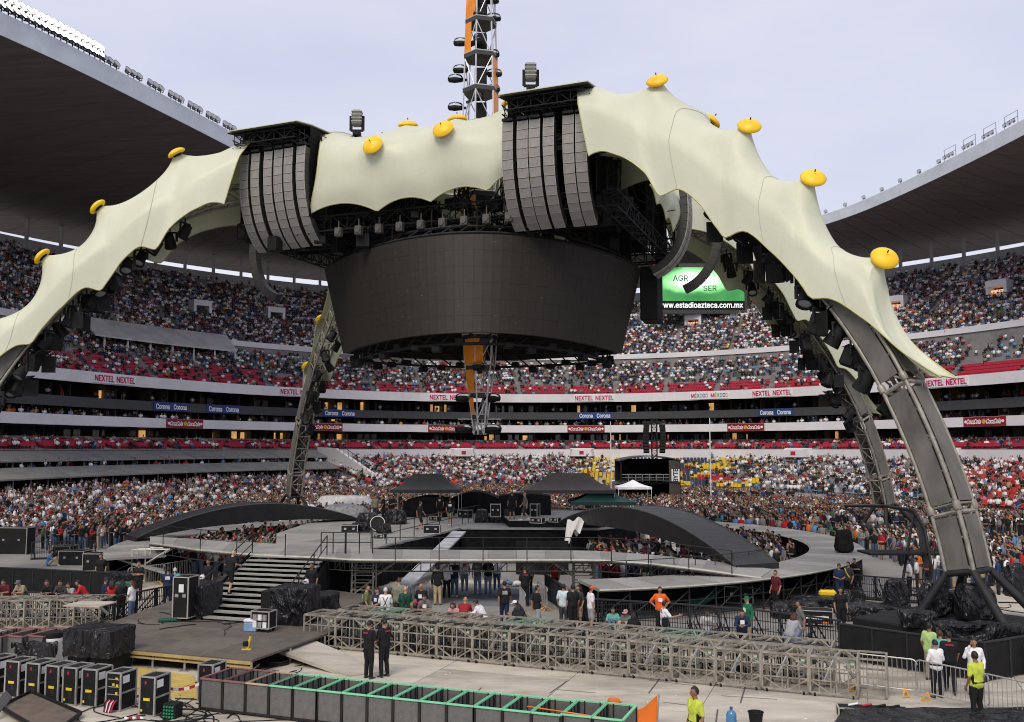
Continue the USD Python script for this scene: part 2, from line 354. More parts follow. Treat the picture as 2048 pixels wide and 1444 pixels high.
# white exit boxes along the red seat strip
for k, px in enumerate((925, 1163, 1590, 1880)):
    th = theta_at(px, -3.4); p = E(th, -3.6, 5.7)
    R = np.stack([[math.sin(th), -math.cos(th), 0], [math.cos(th), math.sin(th), 0], [0, 0, 1]], 1)
    ex = thing('exit_box', 'white exit housing in the white rail wall, %s of the four' % ['leftmost', 'second from left', 'third from left', 'rightmost'][k], 'exit box', p)
    b = MB(); w = 3.9
    b.add(np.array([R @ v for v in [(-w / 2, -1.2, 0), (w / 2, -1.2, 0), (w / 2 + .5, 1.2, 0), (-w / 2 - .5, 1.2, 0), (-w / 2 + .3, -1.2, 1.2), (w / 2 - .3, -1.2, 1.2), (w / 2 + .3, 1.2, 1.5), (-w / 2 - .3, 1.2, 1.5)]]), [[0, 1, 5], [0, 5, 4], [1, 2, 6], [1, 6, 5], [2, 3, 7], [2, 7, 6], [3, 0, 4], [3, 4, 7], [4, 5, 6], [4, 6, 7]])
    b.build('housing', fascia_w, ex)
    MB().box(R @ [0, -1.23, 0.65], (0.8, 0.04, 0.6), R).build('emblem', m_red, ex)

# ------------------------------------------------------------------ roof
def spline(pts, n):
    from scipy.interpolate import CubicSpline
    pts = np.array(pts, float); d = np.r_[0, np.cumsum(np.linalg.norm(np.diff(pts, axis=0), axis=1))]
    return CubicSpline(d, pts)(np.linspace(0, d[-1], n))
ZR = 48.0
lp = [G(px, py, ZR)[:2] for px, py in ((0, 70), (100, 115), (200, 163), (300, 213), (440, 284))]
rp = [G(px, py, ZR)[:2] for px, py in ((1660, 446), (1780, 400), (1880, 354), (1960, 315), (2048, 270))]
lp0 = [lp[0] + (lp[0] - lp[1]) * k for k in (4.5, 2.5, 1.2)]
rp0 = [rp[-1] + (rp[-1] - rp[-2]) * k for k in (1.2, 2.4, 3.6)]
inner = spline(lp0 + lp + [[-22, 172], [0, 195], [25, 198], [45, 188]] + rp + rp0, 150)
ang = np.unwrap(np.arctan2((inner[:, 1] - BY) / BB, (inner[:, 0] - BX) / BA))
ang = np.interp(np.arange(150), np.arange(150), ang)
zo = np.interp(ang, [0.3, 1.2, 2.5, 3.2], [45.0, 46.2, 47.2, 47.8])
outer = np.column_stack([BX + (BA + 46) * np.cos(ang), BY + (BB + 46) * np.sin(ang), zo])
inn = np.column_stack([inner, np.full(150, ZR)])
roof = thing('stadium_roof', 'dark cantilevered roof with a pale fascia sweeping round the top of the bowl', 'roof')
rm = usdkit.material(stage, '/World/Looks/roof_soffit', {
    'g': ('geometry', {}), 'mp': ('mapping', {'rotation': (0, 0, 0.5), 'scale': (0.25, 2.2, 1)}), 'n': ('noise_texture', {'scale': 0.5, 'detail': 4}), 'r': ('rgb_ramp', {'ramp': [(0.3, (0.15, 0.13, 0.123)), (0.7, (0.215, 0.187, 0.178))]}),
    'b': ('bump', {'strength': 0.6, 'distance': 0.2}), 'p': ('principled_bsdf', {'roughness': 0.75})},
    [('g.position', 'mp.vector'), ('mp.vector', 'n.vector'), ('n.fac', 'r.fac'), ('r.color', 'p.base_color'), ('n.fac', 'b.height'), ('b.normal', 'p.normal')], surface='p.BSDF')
rows = []
for k in range(25):
    w = k / 24; b = inn * (1 - w) + outer * w; b[:, 2] -= 0.0; rows.append(b)
g = np.array(rows)
rib = g.copy(); 
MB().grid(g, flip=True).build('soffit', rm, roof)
mb = MB()
for k in range(2, 148, 2):                                   # shallow ribs that run in from the rim
    a, b = inn[k], outer[k]; mb.bar(a + [0, 0, -0.03], b + [0, 0, -0.03], 0.1, 0.05)
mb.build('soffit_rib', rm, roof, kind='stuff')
fz = np.interp(np.arange(150), [0, 40, 110, 149], [2.5, 2.1, 1.9, 2.2])
inw = inn.copy(); ctr = np.array([BX, BY, 0]); dirn = (inn - ctr); dirn[:, 2] = 0; dirn /= np.linalg.norm(dirn, axis=1, keepdims=True)
mb = MB()
top = inn + np.array([0, 0, 1.0]) * fz[:, None]
mb.grid(np.stack([inn - dirn * .05, top - dirn * .05, top + dirn * 0.8, outer + [0, 0, 2.5], outer + dirn * .1]))
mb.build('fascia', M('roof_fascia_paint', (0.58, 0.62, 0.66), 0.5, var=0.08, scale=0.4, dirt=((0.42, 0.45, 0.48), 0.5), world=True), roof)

# floodlights on the roof rim
def flood(lit, label, grp):
    t = thing('floodlight', label, 'floodlight', group=grp)
    b = MB(); b.bar((0, 0, 0), (0, 0, 0.55), 0.09); b.bar((-.45, 0, .3), (.45, 0, .3), 0.08); b.bar((-.45, 0, .3), (-.45, 0, .8), .08); b.bar((.45, 0, .3), (.45, 0, .8), .08); b.build('bracket', m_blacksteel, t)
    R = rotx(math.radians(-62))                               # the lamp looks inward (+y) and down
    prof = [(0.02, -0.5), (0.25, -0.48), (0.3, -0.3), (0.52, 0.1), (0.56, 0.14), (0.5, 0.15)]
    MB().lathe(prof, (0, 0, 0.85), 12, R).build('reflector', M('lamp_housing', (0.13, 0.13, 0.135), 0.45, 0.3), t, smooth=40)
    a = np.arange(12) * np.pi / 6; v = np.vstack([[0, 0, 0.12], np.column_stack([.5 * np.cos(a), .5 * np.sin(a), 0.12 + 0 * a])])
    MB().add(v @ R.T + [0, 0, .85], [[0, 1 + k, 1 + (k + 1) % 12] for k in range(12)]).build('lens', EM('lit_floodlight', (1, 0.98, 0.94), 9.0) if lit else M('lamp_glass', (0.3, 0.31, 0.32), 0.15, spec=0.8), t)
    return t
def rim_pts(px0, px1, step):
    pr = []
    for k in range(149):
        for w in np.linspace(0, 1, 12, endpoint=False):
            p = top[k] * (1 - w) + top[k + 1] * w; pr.append(np.r_[p, np.arctan2(dirn[k][0], -dirn[k][1])])
    pr = np.array(pr); d = np.r_[0, np.cumsum(np.linalg.norm(np.diff(pr[:, :3], axis=0), axis=1))]
    px = 1024 + FOC * pr[:, 0] / (pr[:, 1] * _c + (pr[:, 2] - 7.1) * _s)
    sel = (px > px0) & (px < px1) & (pr[:, 1] > 20)
    d0, d1 = d[sel].min(), d[sel].max()
    return [np.array([np.interp(x, d, pr[:, j]) for j in range(4)]) for x in np.arange(d0, d1, step)]
F0 = None
def place_flood(kind, pts, lit, label, grp, up=0.0, sc=1.0):
    src = None
    for p in pts:
        if src is None:
            src = flood(lit, label, grp); x = UsdGeom.Xformable(src); x.ClearXformOpOrder()
            x.AddTranslateOp(opSuffix='place') if False else None
            op = UsdGeom.XformCommonAPI(src); op.SetTranslate(Gf.Vec3d(p[0], p[1], p[2] + up)); op.SetRotate(Gf.Vec3f(0, 0, math.degrees(p[3]))); op.SetScale(Gf.Vec3f(sc, sc, sc))
        else: copy(src, (p[0], p[1], p[2] + up), p[3], scale=(sc, sc, sc))
lit = rim_pts(-260, 204, 0.8)
place_flood('lit', lit, True, 'glaring lit floodlight in the row at the left end of the roof rim', 'lit floodlights on the left roof rim')
place_flood('lit2', rim_pts(-260, 204, 0.8), True, 'glaring lit floodlight in the upper row at the left end of the roof rim', 'upper lit floodlights on the left roof rim', up=.75)
un = [p for k, p in enumerate(rim_pts(208, 474, 0.95)) if k % 4 != 3]
place_flood('unlit', un, False, 'grey unlit floodlight on the left roof rim beyond the lit ones', 'unlit floodlights on the left roof rim', sc=.85)
place_flood('single', rim_pts(1650, 1885, 5.2), False, 'single dark unlit floodlight spaced along the right roof rim', 'single floodlights on the right roof rim', sc=.62)
rc = rim_pts(1888, 2110, .95)
place_flood('right', [p for k, p in enumerate(rc) if k % 5 not in (3, 4)], False, 'unlit floodlight in a wire frame at the high end of the right roof rim', 'framed floodlights on the right roof rim', 0.2, sc=.52)
for k in range(0, len(rc) - 3, 5):
    a, b = rc[k][:3], rc[k + 3][:3]; b2 = MB()
    for p in (a, b): b2.bar(p, p + [0, 0, 1.7], 0.045)
    for h in (.9, 1.7): b2.bar(a + [0, 0, h], b + [0, 0, h], 0.04)
    b2.build('lamp_frame', m_blacksteel, label='thin wire safety frame round a floodlight cluster on the right roof rim', cat='lamp frame', group='wire frames on the right roof rim')

# ------------------------------------------------------------------ lettered boards and the big screen
def board(kind, px, s, zc, w, h, pw, panel, text, tmat, label, cat='banner', th_text=None, slant=0.0, bold=True, extra=None):
    th = theta_at(px, s); p = E(th, s, zc)
    nrm = np.array([-math.cos(th) / BA, -math.sin(th) / BB, 0]); nrm /= np.linalg.norm(nrm)
    ex = np.array([-nrm[1], nrm[0], 0]); ex = ex if ex[0] > 0 else -ex
    R = np.stack([ex, -nrm, [0, 0, 1]], 1)
    t = thing(kind, label, cat, p + nrm * 0.12)
    MB().box((0, 0, 0), (w, 0.1, h), R).build('panel', panel, t)
    x = -w / 2
    for txt, cx, hh, mt in text:
        m = meshkit.text_mesh(txt, hh, 0.05, bold); v = np.array(m.vertices); v[:, 0] -= (v[:, 0].max() + v[:, 0].min()) / 2; v[:, 1] -= hh / 2
        v[:, 0] = v[:, 0] * tmat + v[:, 1] * slant
        v = np.column_stack([v[:, 0] + cx, -0.055 - v[:, 2], v[:, 1]])
        MB().add(v @ R.T, m.faces).build('lettering', mt, t)
    if extra: extra(t, R)
    return t
m_nred = M('banner_crimson', (0.52, 0.0, 0.08), 0.5); m_pw = M('banner_white', (0.76, 0.76, 0.78), 0.5, var=0.04)
m_bl = M('banner_navy', (0.02, 0.055, 0.2), 0.5); m_cr = M('banner_dark_red', (0.27, 0.01, 0.02), 0.5); m_lw = M('lettering_white', (0.85, 0.85, 0.85), 0.5, var=0.02); m_gold = M('emblem_gold', (0.55, 0.36, 0.08), 0.5)
where = ['leftmost above the left boxes', 'beside the rear left leg', 'behind the hanging mast', 'right of the hanging mast', 'left of the rear right leg', 'partly behind the front right leg']
for k, px in enumerate((227, 597, 897, 1189, 1545, 1893)):
    board('wall_banner', px, 0, 16.58, 7.8, 1.3, None, m_pw, [('NEXTEL', -1.95, 0.8, m_nred), ('NEXTEL', 1.95, 0.8, m_nred)], 0.83, 'white wall banner with a crimson word twice, ' + where[k])
def mex(t, R): pass
cols = [M('letter_' + n, c, 0.5) for n, c in (('magenta', (0.6, 0.02, 0.25)), ('orange', (0.75, 0.25, 0.02)), ('green', (0.1, 0.4, 0.08)), ('cyan', (0.05, 0.35, 0.5)), ('purple', (0.25, 0.05, 0.35)), ('gold', (0.6, 0.45, 0.05)))]
tx = []
for c0 in (-1.9, 1.9):
    for j, ch in enumerate('MÉXICO'): tx.append((ch, c0 - 1.35 + j * 0.54, 0.62, cols[j]))
board('wall_banner', 1420, 0, 16.58, 7.6, 1.3, None, m_pw, tx, 0.92, 'white wall banner with a word twice in many coloured letters')
where = ['leftmost', 'second from left', 'between the left rear leg and the screen', 'right of the mast', 'left of the rear right leg']
for k, px in enumerate((342, 447, 679, 1190, 1551)):
    board('blue_banner', px, 1.2, 13.28, 6.6, 1.25, None, m_bl, [('Corona', -1.65, 0.72, m_lw), ('Corona', 1.65, 0.72, m_lw)], 0.76, 'navy banner with a white name twice, ' + where[k])
def coke(t, R):
    for x in (-3.1, 0, 3.1):
        b = MB(); b.lathe([(0.001, 0), (0.34 if x == 0 else .2, 0), (0.34 if x == 0 else .2, 0.04), (0.001, 0.04)], (0, 0, 0), 16, np.stack([[1, 0, 0], [0, 0, 1], [0, -1, 0]], 1).T)
        v, f = b.arrays(); v = v + [x, -0.1, 0]; MB().add(v @ R.T, f).build('emblem', m_gold if x == 0 else m_lw, t)
where = ['leftmost below the left boxes', 'beside the rear left leg', 'left of the mast foot', 'right of the mast foot', 'left of the rear right leg', 'rightmost, behind the front right leg']
for k, px in enumerate((370, 650, 893, 1172, 1491, 1968)):
    board('red_banner', px, -0.5, 10.78, 7.0, 1.28, None, m_cr, [('Coca', -2.2, 0.62, m_lw), ('Cola', -1.05, 0.62, m_lw), ('Coca', 1.1, 0.62, m_lw), ('Cola', 2.25, 0.62, m_lw)], 0.66, 'dark red banner with white script, ' + where[k], slant=0.3, extra=coke)
for px, zz in ((165, 8.45), (250, 8.4), (390, 8.4)):
    board('direction_sign', px, 2.5, zz, 3.4, 0.6, None, M('sign_beige', (0.5, 0.45, 0.36), 0.6), [('SALIDA', 0, 0.34, m_black)], 1.0, 'small beige exit sign on the grey wall behind the red seats, %s' % {165: 'leftmost', 250: 'middle one', 390: 'rightmost of three'}[px], 'sign')

sb = thing('video_scoreboard', 'large lit video scoreboard glowing green and white on the far rim', 'scoreboard')
c0 = P(1402, 568, 192); wS, hS = 17.6, 7.0
MB().box(c0 + [0, 0.6, -0.9], (wS + 1.2, 1.0, hS + 3.4)).build('frame', M('scoreboard_frame', (0.05, 0.055, 0.05), 0.5), sb)
scr = usdkit.material(stage, '/World/Looks/lit_screen', {'g': ('texture_coordinate', {}), 'mp': ('mapping', {'location': tuple(-(c0 + [-1.0, 0, 0.6])), }), 'mp2': ('mapping', {'scale': (0.125, 0, 0.31)}), 'gr': ('gradient_texture', {'gradient_type': 'spherical'}), 'n': ('noise_texture', {'scale': 0.16, 'detail': 3}), 'ad': ('math', {'math_type': 'multiply_add', 'value2': 0.8}),
    'r': ('rgb_ramp', {'ramp': [(0.0, (0.01, 0.05, 0.02)), (0.45, (0.06, 0.26, 0.08)), (0.7, (0.35, 0.85, 0.35)), (0.95, (1, 1, 1))]}), 'e': ('emission', {'strength': 1.15})},
    [('g.object', 'mp.vector'), ('mp.vector', 'mp2.vector'), ('mp2.vector', 'gr.vector'), ('g.object', 'n.vector'), ('gr.fac', 'ad.value3'), ('n.fac', 'ad.value1'), ('ad.value', 'r.fac'), ('r.color', 'e.color')], surface='e.emission')
MB().box(c0 + [0, 0, 0], (wS, 0.1, hS)).build('screen', scr, sb)
def flat_text(t, mat, txt, c, h, ws=1.0, bold=True, dy=-0.08):
    m = meshkit.text_mesh(txt, h, 0.04, bold); v = np.array(m.vertices); v[:, 0] -= (v[:, 0].max() + v[:, 0].min()) / 2
    MB().add(np.column_stack([v[:, 0] * ws, -v[:, 2], v[:, 1] - h / 2]) + np.asarray(c) + [0, dy, 0], m.faces).build('lettering', mat, t)
MB().box(c0 + [0, 0.0, -hS / 2 - 0.85], (wS, 0.12, 1.6)).build('caption_strip', m_black, sb)
flat_text(sb, EM('lit_letters', (1, 1, 1), 0.9), 'www.estadioazteca.com.mx', c0 + [-0.2, 0, -hS / 2 - 0.85], 1.05, 0.9)
for tx_, dx, dz in (('AGR', -4.2, 1.2), ('SER', 1.8, -0.9)): flat_text(sb, M('screen_letters', (0.05, 0.2, 0.09), 0.5), tx_, c0 + [dx, 0, dz], 1.1)
MB().box(c0 + [-wS / 2 - 0.75, -0.1, 0], (0.35, 0.3, hS + 1)).build('red_edge', m_red, sb)
# ------------------------------------------------------------------ the four-legged claw over the stage
CC = np.array([-2.0, 62.0, 0.0]); EV = np.array([0.9397, -0.342, 0]); MV = np.array([-0.342, -0.9397, 0]); ZV = np.array([0, 0, 1.0])
def W(e, m, z=0.0): return CC + e * EV + m * MV + z * ZV
fabric = usdkit.material(stage, '/World/Looks/cream_fabric', {
    'g': ('geometry', {}), 'n': ('noise_texture', {'scale': 0.35, 'detail': 5, 'roughness': 0.65}), 'r': ('rgb_ramp', {'ramp': [(0.3, (0.68, 0.7, 0.53)), (0.7, (0.77, 0.785, 0.62))]}),
    'nb': ('noise_texture', {'scale': 1.3, 'detail': 7, 'roughness': 0.68, 'distortion': 1.2}), 'b': ('bump', {'strength': 0.15, 'distance': 0.12}), 'p': ('principled_bsdf', {'roughness': 0.42, 'specular_ior_level': 0.45}),
    't': ('translucent_bsdf', {'color': (0.6, 0.63, 0.45)}), 'mx': ('mix_closure', {'fac': 0.2}), 'mpd': ('mapping', {'scale': (.9, .9, .22)}), 'nd': ('noise_texture', {'scale': .8, 'detail': 7, 'roughness': .75}), 'rd': ('rgb_ramp', {'ramp': [(.5, (0, 0, 0)), (.7, (.16, .16, .16))]}), 'md': ('mix', {'color2': (.46, .46, .34)})},
    [('g.position', 'n.vector'), ('n.fac', 'r.fac'), ('g.position', 'mpd.vector'), ('mpd.vector', 'nd.vector'), ('nd.fac', 'rd.fac'), ('rd.color', 'md.fac'), ('r.color', 'md.color1'), ('md.color', 'p.base_color'), ('g.position', 'nb.vector'), ('nb.fac', 'b.height'), ('b.normal', 'p.normal'), ('p.BSDF', 'mx.closure1'), ('t.BSDF', 'mx.closure2')], surface='mx.closure')
m_mesh = M('grey_mesh_cloth', (0.13, 0.123, 0.11), 0.75, var=0.3, scale=1.2, bump=0.8, bscale=1.5, stretch=(1, 1, 0.5))
m_tubeg = M('dull_steel_tube', (0.3, 0.285, 0.24), 0.5, 0.3, var=0.25, scale=3, dirt=((0.16, 0.14, 0.12), 0.5))
m_disc = M('orange_disc', (0.93, 0.58, 0.015), 0.45, var=0.1, scale=2.5, dirt=((0.85, 0.34, 0.01), 0.5))
claw = thing('claw_canopy', 'giant four-legged claw of cream fabric and steel trusses straddling the round stage', 'stage canopy', CC)
def ip(ts, pts, kind='pchip'):
    from scipy.interpolate import PchipInterpolator
    p = np.array(pts, float); return PchipInterpolator(p[:, 0], p[:, 1:])(ts)
KPT = [(-.75, 2.7), (-.25, 4.95), (1.6, 9.6), (4.3, 13.7), (7.6, 17.3), (11, 20.2), (14.5, 22.2), (18.5, 23.4)]
TOPL = [(0, 20.4, 27.3), (.1, 17.2, 26.15), (.24, 14.0, 24.75), (.33, 11.7, 23.2), (.46, 9.2, 21.15), (.54, 7.5, 19.3), (.64, 5.85, 17.95), (.72, 4.5, 15.9), (.82, 2.75, 14.1), (.88, 1.9, 12.3), (.94, 1.15, 11.0), (1, .35, 9.95)]
BOTL = [(0, 18.8, 21.9), (.05, 17.4, 22.0), (.12, 15.5, 21.5), (.19, 13.6, 20.3), (.24, 12.54, 19.0), (.3, 11.6, 19.15), (.37, 10.4, 18.35), (.43, 9.4, 17.0), (.46, 8.9, 16.45), (.5, 8.1, 16.6), (.57, 6.5, 15.35), (.62, 5.3, 14.0), (.65, 4.7, 13.2), (.69, 4.1, 13.15), (.78, 2.6, 12.2), (.9, .95, 10.65), (1, -.35, 9.7)]
SPIKE = [(.24, .22, 1.25), (.27, -.55, 1.35), (.46, .0, 1.4), (.64, .0, 1.4), (.82, .0, 1.4)]
def claw_leg(fe, fm, se, sm, mirror=1, shear=0.8, tilt=0.0, rs=1.0, zs=1.0, cut=1.0):
    foot, sh = W(fe, fm), W(se, sm); R = sh - foot; R = R / np.linalg.norm(R); N = np.array([R[1], -R[0], 0]) * mirror
    if N @ (EYE - foot) < 0: N = -N
    pos = lambda r, z, n=0.0: foot + np.multiply.outer(np.asarray(r) * rs, R) + np.multiply.outer(n, N) + np.multiply.outer(np.asarray(z) * zs, ZV)
    # ---- steel truss
    k = np.array(KPT); d = np.r_[0, np.cumsum(np.linalg.norm(np.diff(k, axis=0), axis=1))]
    from scipy.interpolate import CubicSpline, PchipInterpolator
    cs = PchipInterpolator(d, k); D = d[-1]
    def at(u, a, b):                                          # u metres along the truss, a in-plane (towards the inside), b sideways
        p = cs(u); t = cs(u, 1); t = t / np.linalg.norm(t); nn = np.array([t[1], -t[0]]); q = p + nn * a; return pos(q[0], q[1], b)
    A, Bw = 0.52, 0.56
    us = np.linspace(0, D, 30)
    for a, b in ((A, Bw), (A, -Bw), (-A, Bw), (-A, -Bw)):
        MB().tube([at(u, a, b) for u in us], 0.085, 8).build('main_tube', m_tubeg, claw, smooth=50, world=True)
    br = MB(); n = int(D / 1.15); uu = np.linspace(0, D, n + 1)
    for i in range(n):
        u0, u1 = uu[i], uu[i + 1]
        for b in (-Bw, Bw):
            br.tube([at(u0, A, b), at(u1, -A, b)] if i % 2 else [at(u0, -A, b), at(u1, A, b)], 0.045, 5)
        for a in (-A, A):
            br.tube([at(u0, a, Bw), at(u1, a, -Bw)] if i % 2 else [at(u0, a, -Bw), at(u1, a, Bw)], 0.045, 5); br.tube([at(u0, a, Bw), at(u0, a, -Bw)], 0.045, 5)
        for b in (-Bw, Bw): br.tube([at(u0, A, b), at(u0, -A, b)], 0.045, 5)
    br.build('lattice', m_tubeg, claw, kind='stuff', world=True)
    # ---- joints with collars and cloth panels
    for u in (d[1], d[2]):
        c = MB()
        for a in (-A, A):
            for b in (-Bw, Bw):
                c.tube([at(u - .16, a, b), at(u - .06, a, b), at(u + .06, a, b), at(u + .16, a, b)], [.13, .15, .15, .13], 8)
        for a in (-A, A): c.tube([at(u - .22, a, Bw), at(u - .22, a, -Bw)], .08, 6)
        for b in (-Bw, Bw): c.tube([at(u - .22, A, b), at(u - .22, -A, b)], .08, 6)
        c.build('joint_collar', m_tubeg, claw, smooth=50, world=True)
    sec = [(0.12, d[1] - .35), (d[1] + .15, d[2] - .45), (d[2] + .2, d[3] + .7)]
    for u0, u1 in sec:
        ts = np.linspace(u0, u1, 10)
        for (a0, b0, a1, b1) in ((-A + .12, Bw + .075, A - .12, Bw + .075), (-A - .075, Bw - .12, -A - .075, -Bw + .12), (-A + .12, -Bw - .075, A - .12, -Bw - .075)):
            g = []
            for w in np.linspace(0, 1, 6):
                sag = .015 * math.sin(math.pi * w)
                g.append([at(u, a0 + (a1 - a0) * w + (sag if a0 == a1 else 0), b0 + (b1 - b0) * w - (sag * np.sign(b0) if b0 == b1 else 0)) for u in ts])
            MB().slab(np.array(g), (at(u0, a0, b0) * 0 + N * 0.012 * (-np.sign(b0) if b0 == b1 else 0) + (R * .012 if a0 == a1 else 0))).build('mesh_panel', m_mesh, claw, smooth=60, world=True)
    # ---- foot: splayed struts on a black base
    ft = MB(); o = pos(k[0][0], k[0][1]); b0 = pos(-.9, 0)
    for sx, sn in ((1.5, 1.3), (1.5, -1.3), (-1.9, 1.3), (-1.9, -1.3)):
        a_ = at(0, A * np.sign(sx), Bw * np.sign(sn)); ft.tube([a_, pos(-.9 + sx, 0.95, sn)], [.13, .17], 8)
    for a in (-A, A): ft.tube([at(-.0, a, Bw), at(0, a, -Bw)], .12, 8)
    for b in (-Bw, Bw): ft.tube([at(0, A, b), at(0, -A, b)], .12, 8)
    ft.build('foot_strut', m_blacksteel, claw, smooth=50, world=True)
    bm = MB(); rz_ = math.atan2(R[1], R[0]); bm.cbox(pos(-.9, .5), (6.4, 5.2, .9), .05, rotz(rz_)); bm.build('base_block', m_black, claw, world=True)
    # ---- fabric skin
    T = np.unique(np.r_[np.linspace(0, 1, 90), [s[0] for s in SPIKE]]); nphi = 41; PH = np.linspace(-1, cut, nphi)
    tp, bp = ip(T, TOPL) + np.outer(np.interp(T, [0, .12, .9, 1], [0, 1, 1, .3]), [.45, -.3]), ip(T, BOTL)
    wv = np.interp(T, [0, .1, .25, .46, .65, .82, 1], [2.9, 2.6, 2.1, 1.55, 1.15, .85, .55])
    g = np.zeros((len(T), nphi, 3)); 
    for i, t in enumerate(T):
        a = np.abs(PH); hh = np.clip(1 - a ** 2.3, 0, 1) ** 0.62; nn = np.sign(PH) * np.minimum(a * 1.25, 1) ** .9 * wv[i] * (1 - .12 * np.exp(-((a - .6) / .25) ** 2))
        q = bp[i][None] + (tp[i] - bp[i])[None] * hh[:, None]
        g[i] = pos(q[:, 0] - nn * shear * math.exp(-t / .13), q[:, 1], nn)
    nrm = np.cross(np.gradient(g, axis=0), np.gradient(g, axis=1)); nrm /= np.linalg.norm(nrm, axis=2, keepdims=True) + 1e-9
    ctr = np.array([pos(*((tp[i] + bp[i]) / 2), 0) for i in range(len(T))])[:, None]
    nrm *= np.sign(np.sum(nrm * (g - ctr), axis=2, keepdims=True) + 1e-9)
    g0 = g.copy(); spk = []
    for ts, ps, h in SPIKE:
        i = np.argmin(abs(T - ts)); j = np.argmin(abs(PH - ps)); c = g0[i, j]; dd = np.linalg.norm(g0 - c, axis=2); nd = nrm[i, j]
        amp = h * (0.55 * np.exp(-dd / 0.6) + 0.45 * np.exp(-dd / 1.75)) * np.clip(1.25 - np.abs(PH)[None] ** 3 * 1.25, 0, 1)
        g += nd * amp[..., None]; spk.append((c + nd * h, norm(nd + N * tilt)))
    MB().grid(g).grid(g - nrm * 0.02, flip=True).build('fabric_skin', fabric, claw, smooth=True, world=True)
    hem = MB()
    for j in (0, -1): hem.tube(g[:, j], 0.035, 4)
    for e_ in (0, -1): hem.tube(g[e_], 0.035, 4)
    hem.build('hem_cord', M('hem_yellowish', (0.45, 0.43, 0.2), .6), claw, world=True)
    # seam across the skin
    sm_ = MB()
    for ts_ in (.3, .55, .74): i = np.argmin(abs(T - ts_)); sm_.tube(g[i] + nrm[i] * .008, 0.016 if ts_ == .3 else .009, 3)
    sm_.build('seam', M('seam_grey', (.35, .36, .3), .6), claw, world=True)
    for c, nd in spk:
        x, y, z = frame(nd); Rm = np.stack([y, z, x], 1)
        b = MB(); b.lathe([(.001, .21), (.2, .19), (.38, .13), (.5, .05), (.56, -.04), (.53, -.11), (.3, -.14), (.001, -.14)], c - nd * .03, 20, Rm)
        dsk = b.build('spike_disc', m_disc, claw, smooth=60, world=True)
        MB().lathe([(.3, .03), (.34, -.12), (.22, -.3)], c + nd * .02, 12, Rm).build('spike_collar', m_black, claw, smooth=40, world=True)
        MB().tube([c + nd * .25, c + nd * .36], .03, 6).build('spike_pin', m_black, claw, world=True)
    return pos, at, d, D, N, R
LEGS = {}
LEGS['FR'] = claw_leg(26, 19, 9.9, 8, shear=.75, tilt=.55)
LEGS['FL'] = claw_leg(-23.9, 19, -11.6, 8, shear=.7, tilt=-.1, rs=.83, zs=.978)
LEGS['RR'] = claw_leg(24.3, -22, 10.5, -8, shear=-.7)
LEGS['RL'] = claw_leg(-26, -19, -11.5, -8, shear=-.7, cut=.48)

